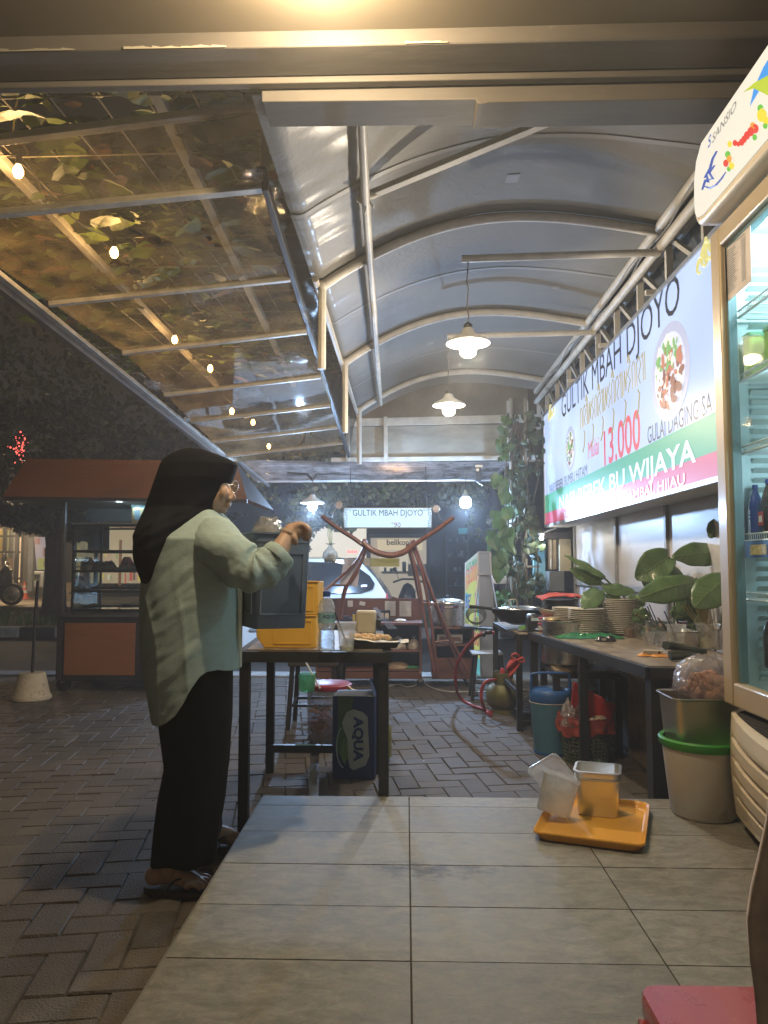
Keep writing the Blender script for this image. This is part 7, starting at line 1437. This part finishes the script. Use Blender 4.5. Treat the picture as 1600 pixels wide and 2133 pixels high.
# things on the cart
ztp = ztop+.023
tt = thing('snack_tub', 'tub of yellow snacks under a clear blue box on the cart top shelf', 'tub', (c_(289,1085,.1).x, CY+.22, ztp)); MB().loft([[Vector((x*k, y*k, z_)) for x, y in rc(.17,.16,.02)] for k, z_ in ((.92,0),(1,.01),(1,.13),(.98,.14))]).build('tub_body', pm('snack_yellow', (.62,.52,.08), .4, 0, .5, 18, c2=(.35,.42,.40)), tt, 50); MB().box(-.055,.0,-.082,-.0805,.03,.12).build('label', pm('label_blue_light', (.15,.28,.42), .5), tt); MB().loft([[Vector((x*k, y*k, z_)) for x, y in rc(.19,.17,.02)] for k, z_ in ((1,.142),(1,.145),(.95,.20),(.95,.205))]).build('tub_lid', sheetmat('lid_blue', (.7,.95,1), .55, .1, (.35,.62,.68), .6), tt, 50)
k = 0
for (v, us) in ((1232,(208,245,290)), (1272,(190,265)), (1190,(260,)), (1148,(0,))):
    for u in us:
        if not u: continue
        z = c_(200,v).z+.012; tt = thing('shelf_plate', 'metal %s with food, %s' % (['dish','dish','dish','tray','tray','tin'][k], ['left on the cart third shelf','middle of the cart third shelf','right on the cart third shelf, by the woman','left on the lowest cart shelf','right on the lowest cart shelf','on the cart second shelf beside the woman'][k]), 'plate', (c_(u,v,.3).x, CY+.32, z), 0, 'dishes on the cart shelves')
        MB().lathe([(.06,0),(.09,.02),(.095,.022),(.085,.018),(.06,.004),(.001,.004)], n=22, sx=1.15, cap1=False).build('dish', pm('dish_dull', (.38,.36,.33), .35, .3), tt, True); mb = MB()
        for q_ in range(5): mb.ball((jit(.05), jit(.04), .022), .022, n=7, k=5, sc=(1.3,1,.6))
        mb.build('food', pm('food_mix', (.30,.20,.12), .6, 0, .4, 25, island=.3), tt, True); k += 1
for k, (u, c) in enumerate(((187,(.65,.30,.22)),(212,(.10,.09,.08)),(232,(.14,.12,.10)),(268,(.55,.10,.10)),(293,(.08,.10,.10)))):
    z = c_(200,1190).z+.012; c = tuple(min(1, q_*1.5) for q_ in c); tt = thing('cloth_bundle', ['pink round toy figure at the left end of the cart second shelf', 'dark lumpy basket second from left on the cart shelf', 'dark lumpy bundle in the middle of the cart shelf', 'red and black round bundle right of the cart shelf middle', 'dark bundle at the right end of the cart second shelf'][k], 'bundle', (c_(u,1190,.5).x, CY+.45, z), 0, 'bundles on the cart second shelf')
    lump(tt, 'bundle_body', (0,0,0), .07, .06, .12 if k in (0,3) else .08, pm('bundle_%d' % k, c, .6, 0, .4, 20), k); MB().ball((jit(.03),-.05,.06), .022, sc=(1.2,.5,1)).build('bundle_patch', pm('bundle_patch_%d' % k, tuple(min(1, q_*.3+.1) for q_ in c), .6), tt, True)

# parking pole in a concrete filled bucket
p = at(66,1430,y=6.27); t = thing('pole_stand', 'thin dark pole with number plate in a white painted concrete bucket base', 'pole', (at(66,1440,y=6.27).x, 6.27, 0))
MB().lathe([(.150,0),(.158,.012),(.155,.035),(.143,.045),(.108,.205),(.10,.222),(.001,.224)], n=32).build('concrete_base', pm('painted_concrete', (.52,.47,.38), .8, 0, .15, 6, bump=.5, stain_or_glint=(7,.58,(.16,.11,.08))), t, 40)
MB().tube([(.0,0,.20),(.008,0,.6),(.024,0,1.0)], .013, 10).build('pole', pm('pole_dark', (.05,.05,.055), .4, .4), t, True)
n_ = MB().box(-.022,.055,-.022,-.016,.985,1.045).build('number_plate', pm('plate_cream', (.60,.58,.48), .5), t, bevel=.002); MB().text('77', lambda x, y: Vector((.0+x,-.0235,.998+y)), .045, bold=.001).build('lettering', pm('letter_black', (.02,.02,.02)), n_)
# ================================================================== the woman
WY = 2.62
def w_(u, v, y=WY): return at(u, v, y=y)
t = thing('person', 'woman in black headscarf, sage green shirt and wide black trousers holding up a blue bin', 'person', (w_(390,1850).x, WY, 0))
SKIN = pm('skin', (.42,.27,.195), .45, 0, .07, 9, sss=.15, bump=.05, bscale=120)
# body: one continuous surface, grown from overlapping volumes and remeshed
mb = MB()
def limb(pts, rs, n=14, flat=None):
    P = smooth_path(pts, 5); N = len(P); R = []
    for i in range(N):
        q_ = i/5; k = min(int(q_), len(rs)-2); f_ = q_-k; R.append(rs[k]*(1-f_)+rs[k+1]*f_)
    mb.tube(P, R, n, flat=flat); mb.ball(P[0], R[0]*.98, n=12, k=8); mb.ball(P[-1], R[-1]*.98, n=12, k=8)
hy_ = 2.60
hc = w_(421, 1003, hy_)
mb.ball(hc, .098, n=24, k=16, sc=(.98,.80,1.12)); mb.ball(w_(449,1032,hy_), .058, n=18, k=12, sc=(.75,.92,1.1)); mb.ball(w_(452,1052,hy_), .028, n=14, k=10, sc=(1.2,1.2,.75))
mb.ball(w_(464,1008,hy_), .040, n=14, k=10, sc=(.6,1.3,1.1)); mb.ball(w_(466,1028,hy_-.028), .024, n=12, k=8, sc=(.8,.9,1.1)); mb.ball(w_(466,1028,hy_+.028), .024, n=12, k=8, sc=(.8,.9,1.1))
limb([w_(474,1014,hy_), w_(479,1024,hy_), w_(484,1036,hy_)], [.008,.010,.0135]); mb.ball(w_(480,1040,hy_-.011), .008); mb.ball(w_(480,1040,hy_+.011), .008)
mb.ball(w_(477,1049,hy_), .010, sc=(.8,1.9,.55)); mb.ball(w_(476,1054,hy_), .010, sc=(.8,1.6,.6)); mb.ball(w_(465,1062,hy_), .017, sc=(.9,1.1,.8))
limb([w_(428,1050,hy_+.01), w_(418,1095,2.61), w_(400,1150,WY)], [.048,.048,.075])
# torso, hips
mb.loft([[Vector((w_(u,v).x+a_*math.cos(q_), WY+b_*math.sin(q_), w_(u,v).z)) for q_ in [2*PI*i/28 for i in range(28)]] for u, v, a_, b_ in ((405,1095,.04,.07),(398,1120,.07,.12),(395,1180,.09,.125),(400,1260,.085,.11),(400,1330,.085,.11),(402,1400,.09,.11),(404,1460,.09,.10),(405,1500,.06,.08))])
# legs and feet
knee = w_(402,1640); ank = w_(350,1822,2.63)
limb([w_(402,1450,WY-.03), w_(405,1640,WY-.01), w_(352,1815,2.63)], [.060,.050,.036])
limb([w_(405,1450,WY+.09), w_(430,1620,2.84), w_(428,1740,3.02)], [.075,.058,.036])
def foot(hx, y, zz, L, yaw=0.0):
    R = Matrix.Rotation(yaw, 3, 'Z'); o_ = Vector((hx, y, zz)); P = lambda x, yy, z: o_+R@Vector((x, yy, z))
    limb([P(.02,0,.034), P(.07,0,.046), P(.13,0,.034), P(L-.045,0,.020)], [.031,.034,.033,.019], flat=None)
    for k, (dy, ln, r) in enumerate(((.030,.0,.0125),(.012,.006,.0095),(-.004,.000,.009),(-.019,-.008,.0085),(-.031,-.018,.0078))):
        limb([P(L-.075,dy*.9,.020), P(L-.035+ln,dy*1.1,.024), P(L-.012+ln,dy*1.15,.013)], [.016,r,r*.92], 10)
foot(w_(308,1840,2.64).x, 2.64, .022, .225, R_(-4)); foot(w_(408,1760,3.03).x, 3.03, .022, .225, R_(-3))
# right arm (nearer the camera) and its hand on the bin rim
sh = w_(440,1128,2.49); el = w_(532,1200,2.44); wr_ = w_(598,1118,2.50)
limb([sh, w_(482,1162,2.45), el], [.045,.045,.040]); limb([el, w_(572,1160,2.46), wr_], [.044,.036,.0245])
pc = w_(613,1106,2.515)
mb.ball(pc, .036, n=16, k=12, sc=(1.05,.78,.80)); limb([wr_, w_(608,1108,2.51), w_(622,1100,2.52)], [.025,.027,.024])
for k, (dy, kn, t1, t2, r) in enumerate(((-.030,(628,1093),(640,1103),(637,1119),.0092),(-.010,(632,1094),(645,1106),(641,1124),.0095),(.010,(631,1096),(644,1108),(639,1124),.0090),(.028,(628,1099),(639,1111),(634,1123),.0080))):
    y = 2.53+dy; limb([w_(615,1100,y), w_(kn[0],kn[1],y), w_(t1[0],t1[1],y+.002), w_(t2[0],t2[1],y+.008)], [.013,r*1.12,r,r*.85], 10)
limb([w_(604,1112,2.495), w_(613,1121,2.486), w_(617,1132,2.490)], [.015,.0115,.0085], 10)
# left arm reaching round the far side of the bin
limb([w_(440,1125,2.74), w_(480,1180,2.83), w_(530,1230,2.86)], [.045,.045,.040]); limb([w_(530,1230,2.86), w_(560,1235,2.89), w_(578,1240,2.88)], [.042,.034,.024])
lp_ = w_(588,1243,2.875); mb.ball(lp_, .034, n=14, k=10, sc=(1,.7,.9))
for k in range(4): limb([lp_+Vector((.01,.0,.02-.016*k)), lp_+Vector((.045,-.005,.022-.017*k)), lp_+Vector((.062,-.03,.022-.017*k))], [.012,.009,.008], 10)
limb([lp_+Vector((-.01,-.01,.02)), lp_+Vector((.012,-.03,.045)), lp_+Vector((.02,-.045,.055))], [.013,.011,.009], 10)
body = mb.build('body', SKIN, t, True, w=True)
md = body.modifiers.new('r', 'REMESH'); md.mode = 'VOXEL'; md.voxel_size = .0036; md.use_smooth_shade = True
md = body.modifiers.new('s', 'SMOOTH'); md.iterations = 3; md.factor = .5
# hair and clothing as children
def rows_at(rows, v):
    for (v0, a0, b0), (v1, a1, b1) in zip(rows, rows[1:]):
        if v0 <= v <= v1: f_ = (v-v0)/(v1-v0); return a0+(a1-a0)*f_, b0+(b1-b0)*f_
    return (rows[0][1:] if v < rows[0][0] else rows[-1][1:])
def sup(q_, p): c, s_ = math.cos(q_), math.sin(q_); return math.copysign(abs(c)**p, c), math.copysign(abs(s_)**p, s_)
SHIRT = pm('sage_cloth', (.34,.43,.425), .85, 0, .07, 30, bump=.25, bscale=220, stretch=(1,1,2), spec=.25)
# --- shirt body
SR = [(1066,425,455),(1082,392,472),(1100,360,484),(1120,330,490),(1160,312,495),(1200,306,497),(1250,303,498),(1300,303,497),(1350,306,497),(1400,311,497),(1450,321,497),(1500,329,495)]
def hem_v(u):
    H = [(300,1486),(327,1489),(345,1494),(362,1493),(380,1484),(398,1470),(414,1447),(430,1416),(445,1394),(457,1385),(474,1384),(497,1392),(510,1394)]
    for (a0, v0), (a1, v1) in zip(H, H[1:]):
        if a0 <= u <= a1: return v0+(v1-v0)*(u-a0)/(a1-a0)
    return 1390 if u > 500 else 1486
def fold(u, v, q_):
    f_ = 0
    # long slanting drape folds from the shoulder blade down to the front hem
    for (k, u0, v0, du, dv, wd, am) in ((0,335,1260,150,-120,13,.016),(1,330,1340,165,-150,15,.018),(2,345,1420,140,-120,12,.014),(3,322,1250,10,200,9,.011),(4,345,1180,8,120,10,-.012),(5,372,1400,100,-90,9,.012),(6,470,1230,5,160,10,-.012),(7,400,1215,60,-40,10,-.016),(8,440,1250,20,130,11,.012),(9,325,1430,60,20,7,.008),(10,330,1465,60,5,5,.007)):
        L2 = du*du+dv*dv; s_ = ((u-u0)*du+(v-v0)*dv)/L2; d_ = abs((u-u0)*dv-(v-v0)*du)/math.sqrt(L2)
        if -.25 < s_ < 1.25: e = max(0, 1-abs(s_-.5)/.75); f_ += am*math.exp(-(d_/wd)**2)*e
    m_ = min(1, max(0, (v-1150)/80)); w1 = 1-abs(math.sin((u*.75+v*.62)*.030+1.5*nz3((u*.006,v*.006,1)))); w2 = 1-abs(math.sin((u*1.0-v*.16)*.045+1.2*nz3((u*.008,v*.005,6))))
    return f_*.20+.0030*m_*w1**3+.0035*m_*w2**4+.0022*nz3((u*.05+v*.06, (v-u)*.02, 3))
def shirt(a, b):
    q_ = 2*PI*a; c, s_ = sup(q_, .86); uu = 401+97*c; vb = hem_v(uu)
    v = 1066+(vb-1066)*b; l_, r_ = rows_at(SR, v); uc = (l_+r_)/2; hw_ = (r_-l_)/2; u = uc+hw_*c
    if b > .6: vb2 = hem_v(u); v = 1066+(vb2-1066)*b
    x = w_(u, v).x; z = w_(u, v).z
    dep = .075+.105*min(1, max(0, (v-1066)/60))**.7+.012*math.sin((v-1066)/430*PI)
    f_ = fold(u, v, q_) if s_ < 0 else .012*math.sin(a*37+v*.01)
    return Vector((x, WY+s_*dep-(f_ if s_ < 0 else -f_), z))
o = MB().grid(shirt, 220, 190).build('shirt', SHIRT, t, True, w=True); md = o.modifiers.new('s', 'SOLIDIFY'); md.thickness = .003; md.offset = -1
# --- right sleeve with its turned-back cuff
def sleeve(path, rad, nm, cuff=True, seed=0):
    P = smooth_path(path, 9); N = len(P)
    def R_at(i): q_ = i/9; k = min(int(q_), len(rad)-2); f_ = q_-k; return rad[k]*(1-f_)+rad[k+1]*f_
    nn = None; fr_ = []
    for i, p in enumerate(P):
        tn = (P[min(i+1,N-1)]-P[max(i-1,0)]).normalized()
        nn = tn.cross(Vector((0,-1,0))).normalized() if nn is None else (nn-tn*nn.dot(tn)).normalized(); fr_.append((p, tn, nn, tn.cross(nn)))
    def sf(a, b):
        i = min(int(b*(N-1)), N-2); f_ = b*(N-1)-i; p = fr_[i][0].lerp(fr_[i+1][0], f_); n_ = fr_[i][2].lerp(fr_[i+1][2], f_); bb = fr_[i][3].lerp(fr_[i+1][3], f_); r = R_at(i)*(1-f_)+R_at(i+1)*f_
        q_ = 2*PI*a; bend = math.exp(-((b-.60)/.20)**2)
        wv = .0060*bend*math.sin(b*46+math.sin(q_)*2.2+seed)+.005*math.sin(b*17+q_*2+seed)+.004*nz3((math.cos(q_)*1.4+seed, math.sin(q_)*1.4, b*6))+.002*nz3((math.cos(q_)*6, math.sin(q_)*6, b*24))
        return p + (n_*math.cos(q_)+bb*math.sin(q_))*(r+wv)
    o = MB().grid(sf, 70, 130).build(nm, SHIRT, t, True, w=True); md = o.modifiers.new('s', 'SOLIDIFY'); md.thickness = .003; md.offset = -1
    p, tn, n_, bb = fr_[-1]; r = rad[-1]
    def cf(a, b): q_ = 2*PI*a; s_ = -.030+.036*b; return p + tn*s_ + (n_*math.cos(q_)+bb*math.sin(q_))*(r+.0045+.003*math.sin(b*PI)+.003*nz3((math.cos(q_)*2, math.sin(q_)*2, b))+.004*(1-b))
    o = MB().grid(cf, 60, 10).build('cuff', SHIRT, t, True, w=True); md = o.modifiers.new('s', 'SOLIDIFY'); md.thickness = .004
sleeve([w_(412,1112,2.60), w_(446,1128,2.51), w_(480,1157,2.46), w_(512,1183,2.44), w_(540,1189,2.44), w_(566,1172,2.45), w_(585,1154,2.465)], [.045,.084,.080,.071,.066,.057,.047], 'sleeve')
sleeve([w_(425,1104,2.72), w_(455,1140,2.79), w_(490,1190,2.84), w_(528,1226,2.86), w_(560,1232,2.89)], [.065,.080,.070,.060,.050], 'sleeve', seed=4)
# --- trousers
TRO = pm('black_trousers', (.010,.010,.011), .8, 0, .2, 6, bump=.2, bscale=200, spec=.08)
def leg(rows, yf, df, nm, seed):
    v0, v1 = rows[0][0], rows[-1][0]
    def fn(a, b):
        q_ = 2*PI*a; c, s_ = sup(q_, .9); v = v0+(v1-v0)*b; l_, r_ = rows_at(rows, v); y = yf(b); p = at((l_+r_)/2+(r_-l_)/2*c, v, y=y)
        cr = .012*math.sin(q_*5+seed+b*1.5)*b+.008*nz3((math.cos(q_)*2+seed, math.sin(q_)*2, b*3))
        return Vector((p.x+cr*.3*c, y+s_*(df(b)+cr), p.z))
    o = MB().grid(fn, 90, 60).build(nm, TRO, t, True, w=True)
leg([(1350,318,486),(1390,322,481),(1493,332,481),(1590,344,475),(1604,342,472),(1660,330,466),(1720,322,455),(1770,317,448),(1796,315,444)], lambda b: WY-.01+.02*b, lambda b: .15-.085*b, 'trouser_leg', 0)
leg([(1350,330,484),(1430,335,482),(1600,372,474),(1690,388,462),(1735,396,464)], lambda b: WY+.02+.40*b**1.2, lambda b: .14-.07*b, 'trouser_leg', 2)
# --- headscarf
SC = pm('black_scarf', (.007,.007,.010), .78, 0, .2, 12, bump=.15, bscale=260, spec=.08)
HR = [(935,398,408),(937,388,420),(941,376,436),(948,362,456),(956,350,476),(963,343,491),(970,339,497),(985,334,492),(1000,329,486),(1020,322,475),(1040,315,466),(1060,309,455),(1075,305,446),(1095,302,424),(1118,300,405),(1155,302,384),(1180,306,371),(1200,311,365),(1225,316,354),(1240,322,348),(1250,328,343),(1257,333,338)]
DR = [(935,.006,0),(937,.03,0),(941,.05,0),(948,.07,0),(956,.085,0),(970,.10,0),(1000,.112,0),(1030,.108,0),(1060,.110,0),(1080,.135,0),(1100,.165,0),(1120,.18,0),(1160,.185,0),(1200,.15,0),(1230,.09,0),(1257,.015,0)]
def scarf(a, b):
    q_ = 2*PI*a; c, s_ = sup(q_, .92); v = 935+322*(b**1.0); l_, r_ = rows_at(HR, v); d_, _ = rows_at(DR, v); uc = (l_+r_)/2; u = uc+(r_-l_)/2*c
    yc = WY-.015-.02*min(1, max(0, (v-1060)/60))
    p = w_(u, v); dd = max(0, (v-1040)/60); dd = min(1, dd)
    f_ = .014*dd*math.exp(-(((u-300)*.45-(v-1230)*-.9)/30)**2)*0
    # wrap folds running from the chin round the neck and down the back
    k = (u-455)*.55+(v-1065); f_ += .010*math.exp(-(k/9)**2)*(1 if u > 330 else .3)+.009*math.exp(-((k-26)/9)**2)+.008*math.exp(-((k+24)/8)**2)*(v > 1005)
    f_ += .008*dd*math.sin(u*.13+v*.016)+.006*nz3((u*.015, v*.008, 2))
    return Vector((p.x, yc+s_*(d_+ (f_ if s_ < 0 else .5*f_)), p.z))
o = MB().grid(scarf, 150, 150).build('headscarf', SC, t, True, w=True)
# glasses, wrist band, sandals
mb = MB(); MT = pm('wire_metal', (.55,.52,.48), .2, 1.0)
for dy in (-.032, .032):
    c = w_(489,1014,hy_+dy); mb.tube([c+Vector((.006*math.cos(q_)+.004*math.sin(q_), .022*math.cos(q_), .021*math.sin(q_))) for q_ in [2*PI*i/22 for i in range(23)]], .0013, 6)
    mb.tube([c+Vector((0, math.copysign(.021,dy), .006)), w_(476,1010,hy_+math.copysign(.062,dy))], .0012, 6)
mb.tube([w_(489,1012,hy_-.010), w_(490,1010,hy_), w_(489,1012,hy_+.010)], .0013, 6); gl_ = mb.build('glasses', MT, t, True, w=True)
mb = MB()
for dy in (-.032, .032): c = w_(489,1014,hy_+dy); mb.poly([c+Vector((.006*math.cos(q_)+.004*math.sin(q_), .021*math.cos(q_), .020*math.sin(q_))) for q_ in [2*PI*i/18 for i in range(18)]])
mb.build('lens', sheetmat('lens_glass', (1,1,1), .95, .02, (1,1,1), 0), gl_, w=True)
ax = (w_(598,1118,2.50)-w_(572,1160,2.46)).normalized(); n1_ = ax.cross(Vector((0,1,0))).normalized(); n2_ = ax.cross(n1_); c = w_(600,1113,2.502)
MB().tube([c+n1_*(.0275*math.cos(q_))+n2_*(.030*math.sin(q_)) for q_ in [2*PI*i/24 for i in range(25)]], .0022, 6).build('wrist_band', pm('band_cream', (.62,.52,.42), .6), t, True, w=True)
def sandal(hx, y, yaw):
    R = Matrix.Rotation(yaw, 3, 'Z'); o_ = Vector((hx, y, .001)); pts = []
    for i in range(28):
        q_ = 2*PI*i/28; x = .118+.128*math.cos(q_); wd = .040+.010*max(0, math.cos(q_)); pts.append((x, wd*math.sin(q_)*(1.0 if abs(math.cos(q_)) < .9 else 1.0)))
    tt = MB(); tt.prism(pts, lambda x, yy, h: o_+R@Vector((x, yy, h)), .020); s_ = tt.build('sandal', pm('sandal_brown', (.045,.032,.026), .6), t, w=True, bevel=.004)
    P = lambda x, yy, z: o_+R@Vector((x, yy, z)); k = MB()
    for sg in (-1, 1): k.tube(smooth_path([P(.085,.043*sg,.016), P(.11,.037*sg,.055), P(.150,.015*sg,.058), P(.182,.008,.030)]), .0075, 8, flat=.5)
    k.build('strap', pm('sandal_black', (.02,.018,.018), .5), s_, True, w=True)
sandal(w_(305,1850,2.64).x, 2.64, R_(-4)); sandal(w_(406,1765,3.03).x, 3.03, R_(-3))

# ------------------------------------------------------------------ the bin she holds
BINM = pm('bin_blue', (.12,.16,.24), .42, 0, .10, 4, coat=.15)
by = 2.70; tc_ = at(566,1205,y=by); t = thing('plastic_bin', 'deep blue grey plastic bin held up in both hands by the woman', 'bin', (tc_.x, by, at(566,1305,y=by).z))
hz = at(566,1112,y=by).z-t.location.z
t.rotation_euler = (0, R_(1.2), R_(28)); bw, bd_ = .205, .225
rings = [[Vector((x*k, y*k, z)) for x, y in rc(bw, bd_, .018)] for k, z in ((.90,0),(.92,.004),(.985,hz-.035),(1.0,hz-.034),(1.0,hz-.008),(1.05,hz-.006),(1.05,hz),(.96,hz),(.90,.01))]
MB().loft(rings).build('bin_body', BINM, t, 50)
mb = MB()
for sx_, q in ((1,0),(-1,0),(0,1),(0,-1)):
    for (a0, z0_, a1, z1_) in ((-.075,.05,.075,.05),(-.075,hz-.07,.075,hz-.07),(-.075,.05,-.075,hz-.07),(.075,.05,.075,hz-.07)):
        f_ = lambda a, z: Vector(((bw/2*(.92+.065*z/hz)+.001)*sx_, a, z)) if sx_ else Vector((a, (bd_/2*(.92+.065*z/hz)+.001)*q, z))
        mb.bar(f_(a0,z0_), f_(a1,z1_), .006, .006)
mb.build('raised_rib', BINM, t)
tt = thing('film_bag', 'crumpled clear plastic bag heaped on the top of the blue bin', 'bag', (at(556,1108,y=2.68).x, 2.70, t.location.z+hz)); tt.location.z += .001
def bagt(a, b): q_ = 2*PI*a; ph = PI/2*b; r_ = 1+.13*nz3((math.cos(q_)*2, math.sin(q_)*2, ph*2))+.06*nz3((math.cos(q_)*7, math.sin(q_)*7, ph*6)); return Vector((.062*r_*math.cos(q_)*math.cos(ph)**.7, .060*r_*math.sin(q_)*math.cos(ph)**.7, -.03+.085*r_*math.sin(ph)))
MB().grid(bagt, 50, 30).build('bag_film', sheetmat('bag_milky', (.95,.97,1), .55, .10, (.50,.50,.50), .55, 1.0, 30), tt, True); lump(tt, 'bag_contents', (0,0,-.03), .05, .05, .06, pm('bag_filling', (.30,.26,.20), .7, 0, .4, 30), 3)
# ================================================================== added thin volume imitating lens veil and glow round the lamps
hm = bpy.data.materials.new('veil_haze'); hm.use_nodes = True; n = hm.node_tree.nodes; l = hm.node_tree.links; n.clear()
out = n.new('ShaderNodeOutputMaterial'); pv_ = n.new('ShaderNodeVolumePrincipled'); pv_.inputs['Color'].default_value = (.92,.93,.95,1); pv_.inputs['Density'].default_value = .012; pv_.inputs['Anisotropy'].default_value = .35
l.new(pv_.outputs[0], out.inputs['Volume'])
hz_ = MB().box(-42, 42, -3, 32, -1.3, 9.5).build('haze', hm); tag(hz_, kind='stuff')
scene.cycles.volume_bounces = 0
